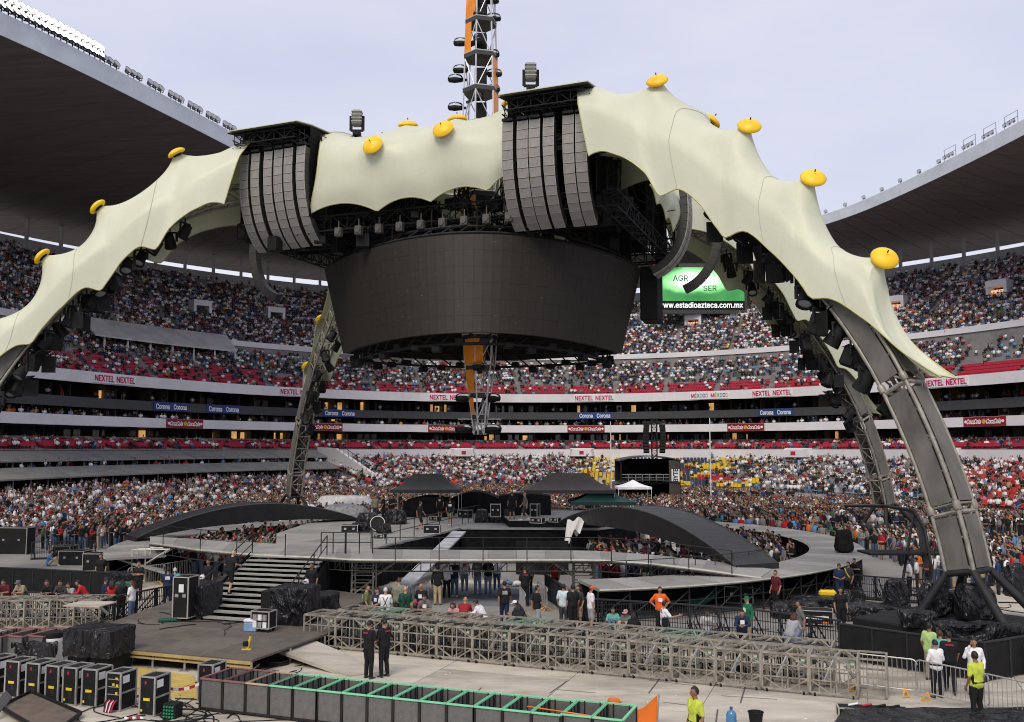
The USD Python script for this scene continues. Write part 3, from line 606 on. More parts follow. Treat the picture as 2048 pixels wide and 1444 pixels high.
# ---- body: fabric between the legs
def body_panel(e0, e1, m_sign, spikes, axis='m', zlift=0.0, cusps=((0, 0), (.36, -.35), (.62, -.1), (.88, .25), (1, 1.2))):
    """A tent wall bulging outwards between two speaker bays. axis 'm': spans along e on the m side; 'e': spans along m on the e side."""
    U = np.linspace(0, 1, 64); V = np.linspace(0, 1, 28)
    cm = [(2.6, 26.7), (5.5, 26.5), (7.8, 25.9), (9.2, 24.9), (9.75, 23.6), (9.85, 22.3), (9.6, 21.0)]
    cv = ip(V, [(i / 6, *c) for i, c in enumerate(cm)])
    g = np.zeros((64, 28, 3)); lo = np.interp(U, [c[0] for c in cusps], [c[1] for c in cusps])
    cu = np.array([c[0] for c in cusps])
    for i, u in enumerate(U):
        j = min(np.searchsorted(cu, u, 'right') - 1, len(cu) - 2); f = (u - cu[j]) / (cu[j + 1] - cu[j]); arch = 4 * f * (1 - f) * 0.55 * min(1, (cu[j + 1] - cu[j]) / .3)
        edge = min(u, 1 - u); lift = 0.9 * math.exp(-edge / .09); pull = 0.35 * math.exp(-edge / .12)
        ee = e0 + (e1 - e0) * u
        side = (1 if u > .5 else -1)
        for k in range(28):
            mm, z = cv[k]; w = max(0, (V[k] - .45) / .55)
            z2 = z + (lo[i] + arch) * w ** 2 + lift * (1 - V[k]) + zlift * (1 - V[k]) - .45 * math.sin(math.pi * u) * (1 - V[k])
            e2 = ee - side * 0.6 * math.sin(math.pi * np.clip((V[k] - .35) / .65, 0, 1)) * math.exp(-edge / .05)
            m2 = (mm - pull * .6) * m_sign
            g[i, k] = W(e2, m2, z2) if axis == 'm' else W(m2 * 1.3, e2, z2)
    nrm = np.cross(np.gradient(g, axis=0), np.gradient(g, axis=1)); nrm /= np.linalg.norm(nrm, axis=2, keepdims=True) + 1e-9
    nrm *= np.sign(np.sum(nrm * (g - W(0, 0, 21)), axis=2, keepdims=True))
    g0 = g.copy(); out = []
    for u, v, h in spikes:
        i, k = np.argmin(abs(U - u)), np.argmin(abs(V - v)); c, nd = g0[i, k], nrm[i, k]; dd = np.linalg.norm(g0 - c, axis=2)
        g += nd * (h * (.5 * np.exp(-dd / .7) + .5 * np.exp(-dd / 1.8)))[..., None]; out.append((c + nd * h, nd))
    MB().grid(g).grid(g - nrm * .02, flip=True).build('fabric_wall', fabric, claw, smooth=True, world=True)
    hem = MB()
    for j in (0, -1): hem.tube(g[j], .035, 4)
    hem.tube(g[:, -1], .035, 4); hem.build('hem_cord', M('hem_yellowish', (0.45, 0.43, 0.2), .6), claw, world=True)
    for c, nd in out:
        x, y, z = frame(nd); Rm = np.stack([y, z, x], 1)
        b = MB(); b.lathe([(.001, .22), (.22, .2), (.42, .14), (.56, .05), (.63, -.04), (.6, -.11), (.3, -.14), (.001, -.14)], c - nd * .03, 20, Rm); b.build('spike_disc', m_disc, claw, smooth=60, world=True)
        MB().lathe([(.34, .03), (.38, -.12), (.24, -.3)], c + nd * .02, 12, Rm).build('spike_collar', m_black, claw, smooth=40, world=True)
        MB().tube([c + nd * .25, c + nd * .36], .03, 6).build('spike_pin', m_black, claw, world=True)
body_panel(-7.3, 5.75, 1, [(.37, .6, 1.1), (.7, .56, 1.15), (.38, .22, .9), (.62, .18, 1.0), (.93, .25, 1.0)])
body_panel(5.6, -7.3, -1, [(.4, .45, 1.0), (.72, .45, 1.0)])
body_panel(-4.5, 4.5, 1, [(.5, .4, .6)], axis='e', zlift=-1.6)
body_panel(4.5, -4.5, -1, [(.5, .4, .6)], axis='e', zlift=-1.6)

# ---- speaker bays: hood with a thin fabric lid and a black truss inside
m_truss = M('black_truss', (0.022, 0.022, 0.023), 0.6, 0.0, var=0.3, spec=.2)
def lattice_box(mb, a, b, w, h, n, r=.04, up=ZV):
    """Box truss between two points, w sideways, h along up."""
    d, x, y = frame(b - a, up); cs_ = [(sx * w / 2, sy * h / 2) for sx, sy in ((-1, -1), (1, -1), (1, 1), (-1, 1))]
    P_ = [[a + (b - a) * k / n + x * cx + y * cy for k in range(n + 1)] for cx, cy in cs_]
    for c in P_: mb.tube([c[0], c[-1]], r, 5)
    for i in range(4):
        q, p = P_[i], P_[(i + 1) % 4]
        for k in range(n):
            mb.tube([q[k], p[k + 1]] if k % 2 else [p[k], q[k + 1]], r * .65, 4); mb.tube([q[k], p[k]], r * .65, 4)
    return mb
def bay(e0, e1, sgn):
    g = np.array([[W(e0 + (e1 - e0) * u, mm * sgn, z + .1 * u) for u in np.linspace(0, 1, 6)] for mm, z in ((2.6, 26.6), (6, 26.7), (9.5, 26.4), (11.2, 26.1))])
    MB().slab(g, .05).build('bay_lid', fabric, claw, smooth=50, world=True)
    g2 = g.copy(); g2[..., 2] -= .13
    MB().slab(g2, .05).build('bay_lining', m_blackcloth, claw, world=True)
    t = MB()
    for mm in (4.5, 7.5, 10.6): lattice_box(t, W(e0 + .3, mm * sgn, 25.6), W(e1 - .3, mm * sgn, 25.65), .6, .6, 6)
    for ee in (e0 + .3, (e0 + e1) / 2, e1 - .3): lattice_box(t, W(ee, 3 * sgn, 25.5), W(ee, 10.7 * sgn, 25.4), .5, .5, 8)
    for ee in (e0, e1): 
        for mm in (4.2, 8.6): lattice_box(t, W(ee, mm * sgn, 26), W(ee, (mm - .6) * sgn, 19.8), .55, .55, 7, up=MV)
    t.build('bay_truss', m_truss, claw, kind='stuff', world=True)
    b = MB()
    for k in range(5): b.cbox(W(e0 + .6 + (e1 - e0 - 1.2) * k / 4, 9.6 * sgn, 25.1), (.5, .45, .55), .04, rotz(-.35))
    b.build('chain_motor', m_black, claw, kind='stuff', world=True)
    for ee, s_ in ((e0, -1), (e1, 1)):                          # dark side cheek of the bay
        g3 = np.array([[W(ee, mm * sgn, z) for mm in (2.8, 6.5, 9.7)] for z in (26.3, 23.5, 20.8)]); MB().slab(g3, EV * .04).build('bay_cheek', m_blackcloth, claw, world=True)
    bk = np.array([[W(ee, 3.4 * sgn, z) for ee in (e0, e1)] for z in (26.4, 20)]); MB().slab(bk, MV * .05).build('bay_backcloth', m_blackcloth, claw, world=True)
BAYS = [(-12.0, -7.2, 1), (5.4, 10.4, 1), (-12.0, -7.2, -1), (5.4, 10.4, -1)]
for b_ in BAYS: bay(*b_)
# inner black steelwork that carries screen, motors and cables
t = MB()
for m_ in (-8, -4.5, 4.5, 8.2): lattice_box(t, W(-13, m_, 20.6), W(11.5, m_, 20.6), .8, .9, 22, .05)
for e_ in (-12, -8, -4, 3, 7, 11): lattice_box(t, W(e_, -9, 20.4), W(e_, 9, 20.4), .8, .9, 18, .05)
for e_ in (-12.5, -7, -3, 2, 5.5, 11):
    for m_ in (-8.3, 8.3): lattice_box(t, W(e_, m_, 20.8), W(e_, m_ * .92, 26), .6, .6, 5, .05, up=MV)
for e_ in (-5, -1.5, 2.0, 4.5):
    lattice_box(t, W(e_, 3.4, 26), W(e_, 8.6, 20.9), .5, .5, 6, .04)
t.build('inner_steelwork', m_truss, claw, kind='stuff', world=True)
bx = MB(); g_ = random.Random(8)
for k in range(90):
    bx.cbox(W(g_.uniform(-12.5, 11), g_.uniform(-8.5, 9), g_.uniform(19.4, 21.6)), (g_.uniform(.3, .9), g_.uniform(.3, .9), g_.uniform(.3, .9)), .04, rotz(g_.uniform(0, 3)))
bx.build('dimmer_box', m_black, claw, kind='stuff', world=True)
cb = MB()
for k in range(26):
    a = W(g_.uniform(6, 11), g_.uniform(-6, 6), g_.uniform(20.5, 24)); b = a + np.array([g_.uniform(-2, 3), g_.uniform(-2, 2), g_.uniform(-3, -.5)]); mid = (a + b) / 2 - ZV * g_.uniform(.4, 1.2)
    cb.tube([a, a * .25 + mid * .75 - 0 * ZV, mid, mid * .7 + b * .3, b], .03, 4)
cb.build('hanging_cable', m_black, claw, kind='stuff', world=True)
# row of small lanterns under the front edge of the body
for k in range(9):
    p = W(-5.6 + k * 1.35, 8.9, 19.9); b = MB(); b.cbox(p, (.42, .4, .55), .05, rotz(-.35)); b.tube([p + ZV * .27, p + ZV * .7], .04, 5); b.lathe([(.001, 0), (.17, 0), (.17, .03), (.001, .03)], p + MV * .22, 10, np.stack([EV, ZV, MV], 1))
    b.build('edge_lantern', M('lantern_grey', (.09, .085, .075), .5), claw, world=True)

# ------------------------------------------------------------------ loudspeaker columns
m_cab = M('grey_speaker_grille', (0.27, 0.255, 0.245), 0.6, var=0.12, scale=6, bump=0.3, bscale=60, rand=0.1)
m_cabside = M('speaker_cabinet', (0.045, 0.043, 0.04), 0.55, var=0.2)
m_cabedge = M('cabinet_edge', (0.36, 0.345, 0.3), 0.5, var=0.2)
m_cabdark = M('dark_speaker_grille', (0.075, 0.07, 0.062), 0.6, var=0.15, scale=6)
def line_array(e, m, ztop, face, n, w, label, grp=None, t0=-4, t1=60, h=.53, dark=False, dep=.5):
    """face: outward direction; cabinets follow a J."""
    face = norm(face); side = np.cross(ZV, face)
    p = W(e, m, ztop); t = thing('loudspeaker_column', label, 'loudspeaker', p, group=grp)
    MB().bar(p + side * (-w * .5) + ZV * .12, p + side * (w * .5) + ZV * .12, .3, .14).build('flying_frame', m_truss, t, world=True)
    c = MB()
    for s_ in (-.3, .3): c.tube([p + side * s_ * w + ZV * .15, p + side * s_ * w + ZV * 1.0], .025, 4)
    c.build('hoist_chain', m_blacksteel, t, world=True)
    q = p.copy()
    for i in range(n):
        a = math.radians(t0 + (t1 - t0) * (i / (n - 1)) ** 1.7)
        dn = -ZV * math.cos(a) - face * math.sin(a); fw = face * math.cos(a) - ZV * math.sin(a)
        R = np.stack([side, fw, -dn], 1); c = q + dn * h / 2
        b = MB(); b.cbox(c - fw * dep / 2, (w, dep, h * .97), .02, R); cab = b.build('cabinet', m_cabside, t, world=True)
        MB().box(c + fw * .012, (w * .9, .03, h * .9), R).build('grille', m_cabdark if dark else m_cab, cab, world=True)
        e2 = MB(); e2.box(c + fw * .02 + side * w * .475, (.035, .05, h * .96), R); e2.box(c + fw * .02 - side * w * .475, (.035, .05, h * .96), R); e2.box(c + fw * .02 + dn * h * .47, (w * .98, .04, .025), R)
        e2.build('edge', m_cabside if dark else m_cabedge, cab, world=True)
        q = q + dn * h
    return t
nth = ['leftmost', 'second from left', 'third from left', 'third from right', 'second from right', 'rightmost']
for k, de in enumerate((0, .78, 1.68, 2.4, 3.1, 3.95)): line_array(-11.4 + de, 10.2, 24.85 + .03 * k, MV, 12, .57, 'tall grey curved loudspeaker column in the left front bay, %s of its six' % nth[k], 'loudspeaker columns in the left front bay')
for k, de in enumerate((0, .86, 1.55, 2.35, 3.45, 4.15)): line_array(5.6 + de, 10.2, 24.85, MV, 12, .62, 'tall grey curved loudspeaker column in the right front bay, %s of its six' % nth[k], 'loudspeaker columns in the right front bay')
for k, (e, m, n) in enumerate(((13.2, -2.6, 12), (13.2, -3.5, 12), (14.6, -7.5, 13))): line_array(e, m, 23.7, EV, n, .62, ['grey loudspeaker column curving under the right side of the claw, nearest one', 'grey loudspeaker column curving under the right side, behind the nearest', 'slender dark loudspeaker column seen edge-on before the rear right leg'][k], t1=66, dark=k == 2)
line_array(-15.8, 3.0, 22.0, -EV, 11, .62, 'dark loudspeaker column seen edge-on behind the left front bay', t1=66, dark=True)

# ------------------------------------------------------------------ hanging video screen
m_scr = usdkit.material(stage, '/World/Looks/dark_screen_tiles', {
    'g': ('texture_coordinate', {}), 'mp': ('mapping', {'scale': (0.6, 0.6, 6)}), 'n': ('noise_texture', {'scale': 2.2, 'detail': 5, 'roughness': .7}), 'r': ('rgb_ramp', {'ramp': [(.3, (.021, .018, .015)), (.7, (.031, .027, .022))]}),
    'mp2': ('mapping', {'scale': (1.6, 1.6, 9)}), 'v': ('noise_texture', {'scale': 1.5, 'detail': 2}), 'r2': ('rgb_ramp', {'ramp': [(.735, (0, 0, 0)), (.75, (1, 1, 1))]}), 'm': ('mix', {'color2': (.16, .13, .1)}),
    'w': ('wave_texture', {}) if False else ('noise_texture', {'scale': 30}), 'b': ('bump', {'strength': .3, 'distance': .02}), 'p': ('principled_bsdf', {'roughness': .55, 'specular_ior_level': .25})},
    [('g.object', 'mp.vector'), ('mp.vector', 'n.vector'), ('n.fac', 'r.fac'), ('g.object', 'mp2.vector'), ('mp2.vector', 'v.vector'), ('v.fac', 'r2.fac'), ('r2.color', 'm.fac'), ('r.color', 'm.color1'), ('m.color', 'p.base_color'), ('mp.vector', 'w.vector'), ('w.fac', 'b.height'), ('b.normal', 'p.normal')], surface='p.BSDF')
SC = np.array([-1.95, 62.0, 0])
scr_t = thing('video_screen', 'huge dark barrel-shaped hanging video screen narrowing downwards in the middle of the claw', 'video screen', SC + [0, 0, 13.2])
al = np.radians(np.r_[np.arange(-58, 50, 3), [50.5, 88, 122], np.arange(160, 221, 15), [238, 266, 301.5]])
def ringp(a, A, B, z): return SC + np.stack([A * np.sin(a), -np.where(np.cos(a) > 0, B * np.cos(a) ** 2, -B * .45 * np.cos(a) ** 2), z + 0 * a], -1)
a2 = np.r_[al, al[:1] + 2 * np.pi]
RJ = random.Random(6); zs = np.linspace(0, 1, 13); jag = np.random.default_rng(2).uniform(0, .28, len(a2)); jag[-1] = jag[0]
for i in range(len(a2) - 1):                                   # one tall strip of tiles after another
    aa = a2[[i, i + 1]]
    ad = np.array([math.sin(aa.mean()), -math.cos(aa.mean()), 0]); ag = aa + np.array([.0003, -.0003])
    for j in range(6):
        if i > 38 and j: continue
        w0, w1 = (j / 6, (j + 1) / 6) if i <= 38 else (0, 1); off = ad * RJ.uniform(-.006, .006)
        g = np.array([ringp(ag, 9.15 + 1.35 * w, 11.4 - 1.2 * w, 13.3 + w * 5.65 + (jag[i] * (w == 1))) + off for w in np.linspace(w0 + .0006, w1 - .0006, 3)])
        MB().slab(g, -ad * .3).build('screen_tile', m_scr, scr_t, world=True)
t = MB()
for w in np.linspace(0, 1, 8):
    a_ = np.linspace(0, 2 * np.pi, 49); rr = ringp(a_, 8.5 + 1.3 * w, 10.7 - 1.2 * w, 12.8 + w * 6); r2 = ringp(a_, 8.0 + 1.3 * w, 10.2 - 1.2 * w, 12.8 + w * 6)
    t.tube(rr, .06, 4); t.tube(r2, .06, 4)
    for k in range(48): t.tube([rr[k], r2[k + 1]], .04, 4)
for k in range(48):
    a_ = np.array([2 * np.pi * k / 48]); 
    for j in range(7): t.tube([ringp(a_ + (.13 if j % 2 else 0), 8.3 + 1.3 * j / 7, 10.5 - 1.2 * j / 7, 12.75 + 6 * j / 7)[0], ringp(a_ + (0 if j % 2 else .13), 8.3 + 1.3 * (j + 1) / 7, 10.5 - 1.2 * (j + 1) / 7, 12.75 + 6 * (j + 1) / 7)[0]], .05, 4)
t.build('folding_lattice', m_truss, scr_t, kind='stuff', world=True)
cl = MB()
for k in range(40):
    a_ = np.array([2 * np.pi * k / 40 + .05]); p = ringp(a_, 8.4, 10.5, 12.95 - .2 * (k % 3))[0]; cl.cbox(p, (.5, .5, .35), .05, rotz(float(a_[0])))
cl.build('lower_clamp', m_black, scr_t, kind='stuff', world=True)
hg = MB()
for k in range(24):
    a_ = np.array([2 * np.pi * k / 24]); p = ringp(a_, 10.1, 9.8, 18.9)[0]; hg.tube([p, p + [0, 0, 1.6]], .03, 4)
a_ = np.linspace(0, 2 * np.pi, 61); up_ = ringp(a_, 10.2, 9.9, 19.1); hg.tube(up_, .09, 5); hg.tube(ringp(a_, 9.6, 9.3, 19.6), .08, 5)
for k in range(60): hg.tube([up_[k], ringp(a_[[k]] + .05, 9.6, 9.3, 19.6)[0]], .04, 4)
hg.build('top_truss', m_truss, scr_t, kind='stuff', world=True)
MB().cbox(SC + [11.3, 1.0, 17.3], (1.2, 2.2, 3.6), .08, rotz(-.3)).build('processor_rack', m_black, scr_t, world=True)

# ------------------------------------------------------------------ lattice mast through the middle
m_silver = M('bright_mast_tube', (0.62, 0.61, 0.6), .35, .45, var=.1, scale=4)
m_opanel = M('mast_orange_panel', (.8, .27, .015), .5, var=.15, scale=1.5, dirt=((.6, .17, .02), .4))
MC = np.array([-2.1, 62.0, 0])
mast = thing('lattice_mast', 'slender lattice mast with orange panels and light pods rising through the claw', 'mast', MC + [0, 0, 8])
mz = [8.0, 9.0, 10.4, 12.2, 14.2, 16.4, 18.8, 21.2, 23.6, 26.0, 28.4, 30.8, 33.2, 35.6, 38, 40.4, 42.8, 45.2, 47.6]
mr = lambda z: float(np.interp(z, [8, 10.3, 13, 17, 24, 30, 38, 48], [.38, .68, 1.05, 1.25, 1.28, 1.2, .95, .5]))
hexp = lambda z, k, f=1.0: MC + np.array([mr(z) * f * math.cos(math.radians(60 * k + 15)), mr(z) * f * math.sin(math.radians(60 * k + 15)), z])
zz = np.linspace(8, 47.6, 34)
for k in range(6): MB().tube([hexp(z, k) for z in zz], .055, 6).build('mast_tube', m_silver, mast, smooth=50, world=True)
lat = MB()
for i in range(len(mz) - 1):
    for k in range(6):
        lat.tube([hexp(mz[i], k), hexp(mz[i + 1], k + 1)] if (i + k) % 2 else [hexp(mz[i], k + 1), hexp(mz[i + 1], k)], .035, 5)
lat.build('mast_lattice', m_silver, mast, kind='stuff', world=True)
for i, z in enumerate(mz):
    b = MB(); v = np.array([hexp(z, k, 1.06) for k in range(6)]); u = v + [0, 0, .3]
    b.grid(np.stack([v, u]), closed=True); b.add(np.vstack([u, v]), [[0, 1, 2], [0, 2, 3], [0, 3, 4], [0, 4, 5], [6, 8, 7], [6, 9, 8], [6, 10, 9], [6, 11, 10]]); b.build('mast_deck', M('mast_grey_deck', (.05, .05, .05), .5, .2), mast, world=True)
    MB().tube(np.vstack([v[:1] * 0 + np.array([hexp(z + .3, k, 1.07) for k in range(6)]), [hexp(z + .3, 0, 1.07)]]), .035, 5).build('deck_rim', m_silver, mast, world=True)
    if z > 15: MB().cbox(MC + [0, 0, z + 1.1], (.8, .8, 1.3), .06).build('mast_equipment', m_black, mast, world=True)
def mpanel(i, k, f0=0.0, f1=1.0, cut=0.0):
    z0, z1 = mz[i] + .32, mz[i + 1]; a, b, c, d_ = hexp(z0, k, 1.03), hexp(z0, k + 1, 1.03), hexp(z1, k, 1.03), hexp(z1, k + 1, 1.03)
    b2, d2 = a + (b - a) * (f1 - cut), c + (d_ - c) * f1
    n_ = norm(np.cross(b - a, c - a)) * .03
    MB().slab(np.array([[a, b2], [c, d2]]), n_).build('orange_panel', m_opanel, mast, world=True)
for i in (13, 14, 15, 16):
    mpanel(i, 3, cut=.1)
    if i > 13: mpanel(i, 2)
mpanel(12, 3, f1=.55); mpanel(10, 5, cut=.4); mpanel(11, 5)
for i in (1, 2, 3, 4, 5, 6, 7, 8): mpanel(i, 3, f1=(.55, .8, 1, 1, 1, 1, 1, 1)[i - 1])
for i in (3, 4, 5, 6): mpanel(i, 2)
for i in (3, 4, 5, 6): mpanel(i, 4, f1=.5)
m_dome = usdkit.material(stage, '/World/Looks/clear_dome', {'t': ('transparent_bsdf', {'color': (.93, .95, .95)}), 'g': ('glossy_bsdf', {'color': (1, 1, 1), 'roughness': .06}), 'f': ('fresnel', {'IOR': 1.35}), 'm': ('mix_closure', {})}, [('f.fac', 'm.fac'), ('t.BSDF', 'm.closure1'), ('g.BSDF', 'm.closure2')], surface='m.closure')
def pod(px, py, Y=61.5, s=1.0, dome=True):
    p = P(px, py, Y); side = np.sign(p[0] - MC[0] + .001); b = MB()
    ln = .52 * s if abs(px - 955) > 15 else .36 * s
    Rm = np.stack([[0, 0, 1.0], [0, 1.0, 0], [1.0, 0, 0]], 1).T
    b.lathe([(.02, -ln), (.14 * s, -ln * .88), (.19 * s, -.1), (.2 * s, .1), (.16 * s, ln * .85), (.02, ln)], p, 12, np.stack([[0, 0, 1], [0, 1, 0], [-1, 0, 0]], 1)); pd = b.build('light_pod', m_black, mast, smooth=40, world=True)
    MB().bar(p, np.array([MC[0] + side * mr(p[2]) * .8, 62, p[2]]), .1, .16).build('pod_arm', m_blacksteel, pd, world=True)
    if dome: MB().lathe([(.02, -.1), (.3 * s, -.06), (.36 * s, .1), (.3 * s, .3), (.15, .38), (.02, .4)], p + [0, 0, 0], 14, None, 1.5 if ln > .45 else 1.0).build('clear_cover', m_dome, pd, smooth=True, world=True)
for px, py in ((987, 38), (957, 28), (957, 78), (922, 87), (984, 110), (957, 84), (921, 141), (989, 149), (911, 160), (957, 196), (911, 216), (983, 3), (985, 180)): pod(px, py, 61.2 if 940 < px < 970 else 62)
for px, py in ((928, 798), (984, 798), (957, 735)): pod(px, py, 61 if 940 < px < 970 else 62, 1.1)
for px, py in ((928, 860), (985, 860)): pod(px, py, 62, 1.15)
MB().tube([MC + [-1.4, 0, 9.0], MC + [1.4, 0, 9.0]], .05, 6).build('cross_bar', m_silver, mast, world=True)

# ------------------------------------------------------------------ searchlights and the lamps under the legs
def searchlight(p, label):
    t = thing('searchlight', label, 'searchlight', p); b = MB()
    b.cbox((0, 0, 1.35), (.62, .6, 1.0), .08); b.build('lamp_body', M('lamp_body_grey', (.12, .12, .11), .5, var=.3), t)
    b = MB()
    for k in range(4): b.box((0, 0, 1.75 - k * .22), (.66, .64, .06))
    b.build('cooling_fin', m_cabedge, t)
    b = MB(); b.bar((-.38, 0, .55), (-.38, 0, 1.5), .08, .2); b.bar((.38, 0, .55), (.38, 0, 1.5), .08, .2); b.bar((-.4, 0, .55), (.4, 0, .55), .2, .1); b.build('yoke', m_black, t)
    b = MB(); b.cbox((0, 0, .35), (.5, .5, .3), .05)
    for a in range(4): b.bar((0, 0, .25), (.6 * math.cos(a * 1.57 + .7), .6 * math.sin(a * 1.57 + .7), 0), .07)
    b.build('base', m_black, t)
searchlight(W(-6.4, 5.5, 26.75), 'grey searchlight on a yoke standing on the fabric behind the left front bay')
searchlight(W(6.0, 7.5, 27.3), 'grey finned searchlight standing on top of the right front bay')
m_lens = M('lamp_lens', (.25, .26, .27), .1, spec=.8)
def washlight(label, grp):
    t = thing('stage_lamp', label, 'stage lamp', group=grp)
    b = MB(); b.bar((0, 0, 0), (0, 0, -.35), .07); b.bar((-.42, 0, -.35), (.42, 0, -.35), .12, .08); b.bar((-.42, 0, -.35), (-.42, 0, -.9), .06, .14); b.bar((.42, 0, -.35), (.42, 0, -.9), .06, .14); b.build('yoke', m_blacksteel, t)
    Rm = rotx(math.radians(35)); b = MB(); b.lathe([(.02, -.45), (.26, -.42), (.3, -.1), (.36, .35), (.37, .45), (.3, .45), (.28, .38)], (0, 0, -.85), 12, Rm @ rotx(math.radians(180))); b.build('housing', m_black, t, smooth=40)
    b = MB(); b.lathe([(.001, .36), (.29, .36)], (0, 0, -.85), 12, Rm @ rotx(math.radians(180))); b.build('lens', m_lens, t)
    return t
def flaglight(label, grp):                                      # big lamp with barn doors
    t = thing('barn_door_lamp', label, 'stage lamp', group=grp)
    b = MB(); b.bar((0, 0, .1), (0, 0, -.4), .09); b.bar((-.5, 0, -.4), (.5, 0, -.4), .1); b.bar((-.5, 0, -.4), (-.5, 0, -1.0), .07, .16); b.bar((.5, 0, -.4), (.5, 0, -1.0), .07, .16); b.build('yoke', m_blacksteel, t)
    MB().cbox((0, .1, -1.05), (.85, .6, .9), .1, rotx(.4)).build('housing', m_black, t)
    b = MB()
    for s_ in (-1, 1): b.box((s_ * .62, -.45, -1.1), (.05, .75, .95), rotz(s_ * .45)); 
    b.box((0, -.5, -.55), (.8, .7, .05), rotx(-.5)); b.build('barn_door', m_black, t)
    return t
W_src = F_src = None
def put(src, p, rz):
    api = UsdGeom.XformCommonAPI(src); api.SetTranslate(Gf.Vec3d(*map(float, p))); api.SetRotate(Gf.Vec3f(0, 0, math.degrees(rz)))
gl = random.Random(4)
names = {'FR': 'under the front right leg', 'RR': 'under the rear right leg', 'RL': 'under the rear left leg', 'FL': 'under the front left leg'}
for key in ('FR', 'RR', 'FL', 'RL'):
    pos, at, d, D, N, R = LEGS[key]
    for k in range(16 if key != 'FR' else 12):
        u = d[2] + .4 + (D - d[2] - 5) * k / 15; p = at(u, .62, (-.4, .35)[k % 2]); lab = 'black round stage lamp clamped %s %s' % (('low down', 'half way up', 'high up')[min(2, k // 6)], names[key]); rz = gl.uniform(0, 6.28)
        if W_src is None: W_src = washlight(lab, 'stage lamps ' + names[key]); put(W_src, p, rz); 
        else: copy(W_src, p, rz, lab, 'stage lamps ' + names[key])
    if key in ('FR', 'RR', 'FL'):
        for k in range(6):
            u = d[2] + 3.2 + k * 1.75; p = at(u, .75, (-.3, .3)[k % 2]); lab = 'large black lamp with barn doors hanging %s %s' % (('at the lower end', 'near the lower end', 'below the middle', 'above the middle', 'near the upper end', 'at the upper end')[k], names[key]); rz = gl.uniform(0, 6.28)
            if F_src is None: F_src = flaglight(lab, 'barn door lamps ' + names[key]); put(F_src, p, rz)
            else: copy(F_src, p, rz, lab, 'barn door lamps ' + names[key], scale=None)
# ------------------------------------------------------------------ floor, decks, ring walkway and main stage
from shapely.geometry import Polygon, box as sbox
from shapely import affinity
m_floor = M('pale_floor_panel', (0.5, 0.455, 0.38), 0.7, var=0.16, scale=0.9, dirt=((0.27, 0.235, 0.19), 0.7), world=True, bump=.25, stretch=(.5, 1.4, 1))
m_floor2 = M('worn_floor_panel', (0.45, 0.41, 0.345), 0.7, var=0.18, scale=1.3, dirt=((0.24, 0.21, 0.17), 0.75), world=True, bump=.25, stretch=(.5, 1.4, 1))
m_ply = M('dark_plywood', (0.11, 0.092, 0.075), 0.75, var=0.22, scale=1.3, dirt=((0.19, 0.17, 0.15), 0.4), world=True)
m_ply2 = M('darker_plywood', (0.1, 0.088, 0.077), 0.75, var=0.22, scale=1.5, dirt=((0.16, 0.15, 0.13), 0.4), world=True)
m_deck = M('grey_stage_deck', (0.255, 0.25, 0.235), 0.65, var=0.12, scale=1.2, dirt=((0.17, 0.165, 0.155), 0.4), world=True)
m_deckl = M('light_stage_deck', (0.32, 0.315, 0.3), 0.65, var=0.1, scale=1.2, dirt=((0.2, 0.2, 0.19), 0.4), world=True)
m_edge = M('deck_edge_aluminium', (0.45, 0.43, 0.37), 0.5, .3)
EA = math.atan2(EV[1], EV[0])
def panels(parent, poly, z0, z1, w, d, mats, name='floor_panel', gap=.012, rot=EA, min_area=.3, org=(0, 0)):
    """Rectangular boards laid over a polygon, each a part of its own."""
    pg = Polygon(poly); c = np.array(org); R = rotz(rot)[:2, :2]; loc = (np.array(pg.exterior.coords) - c) @ R; x0, y0 = loc.min(0); x1, y1 = loc.max(0); k = 0
    for i, x in enumerate(np.arange(math.floor(x0 / w) * w, x1, w)):
        for j, y in enumerate(np.arange(math.floor(y0 / d) * d, y1, d)):
            b = sbox(x + gap, y + gap, x + w - gap, y + d - gap); q = np.array(b.exterior.coords)[:4] @ R.T + c; r = Polygon(q).intersection(pg)
            for s_ in getattr(r, 'geoms', [r]):
                if s_.geom_type != 'Polygon' or s_.area < min_area: continue
                MB().prism(np.array(s_.exterior.coords), z0, z1).build(name, mats[(i * 7 + j * 3 + (i * j) % 2) % len(mats)], parent, world=True); k += 1
    return k
fl = thing('covered_floor', 'pale protective floor panels laid over the pitch in front of the stage', 'floor', kind='structure')
panels(fl, [(-19, 21), (24, 21), (34, 40), (34, 62), (21.5, 52), (12, 40), (0, 52), (-20, 55), (-28, 40)], 0.004, 0.02, 4.3, 2.4, [m_floor, m_floor2, m_floor])

# front plywood platform on scaffold feet
pf = thing('plywood_platform', 'low dark plywood platform on scaffold feet at the bottom of the grey stairs', 'platform')
PF = [(-12.85, 32.0), (-8.1, 30.25), (-5.9, 36.5), (-5.2, 42.5), (-9, 45.5), (-14.3, 46.5), (-15.2, 36.8)]
panels(pf, PF, .48, .55, 2.2, 1.1, [m_ply, m_ply2, m_ply, m_ply], 'plywood_panel', .006, min_area=.02)
a, b = np.array([-12.85, 32.0, 0]), np.array([-8.1, 30.25, 0]); t = MB()
t.bar(a + [0, -.03, .46], b + [0, -.03, .46], .06, .09); t.bar(a + [0, -.05, .33], b + [0, -.05, .33], .05, .05); t.build('edge_rail', M('yellowish_timber', (.4, .3, .12), .6), pf)
for k in range(4):
    c = a + (b - a) * (k + .5) / 4; MB().bar(a + (b - a) * (k + .08) / 4 + [0, .03, .38], a + (b - a) * (k + .92) / 4 + [0, .03, .38], .05, .13).build('edge_beam', M('brown_timber', (.2, .13, .06), .7), pf)
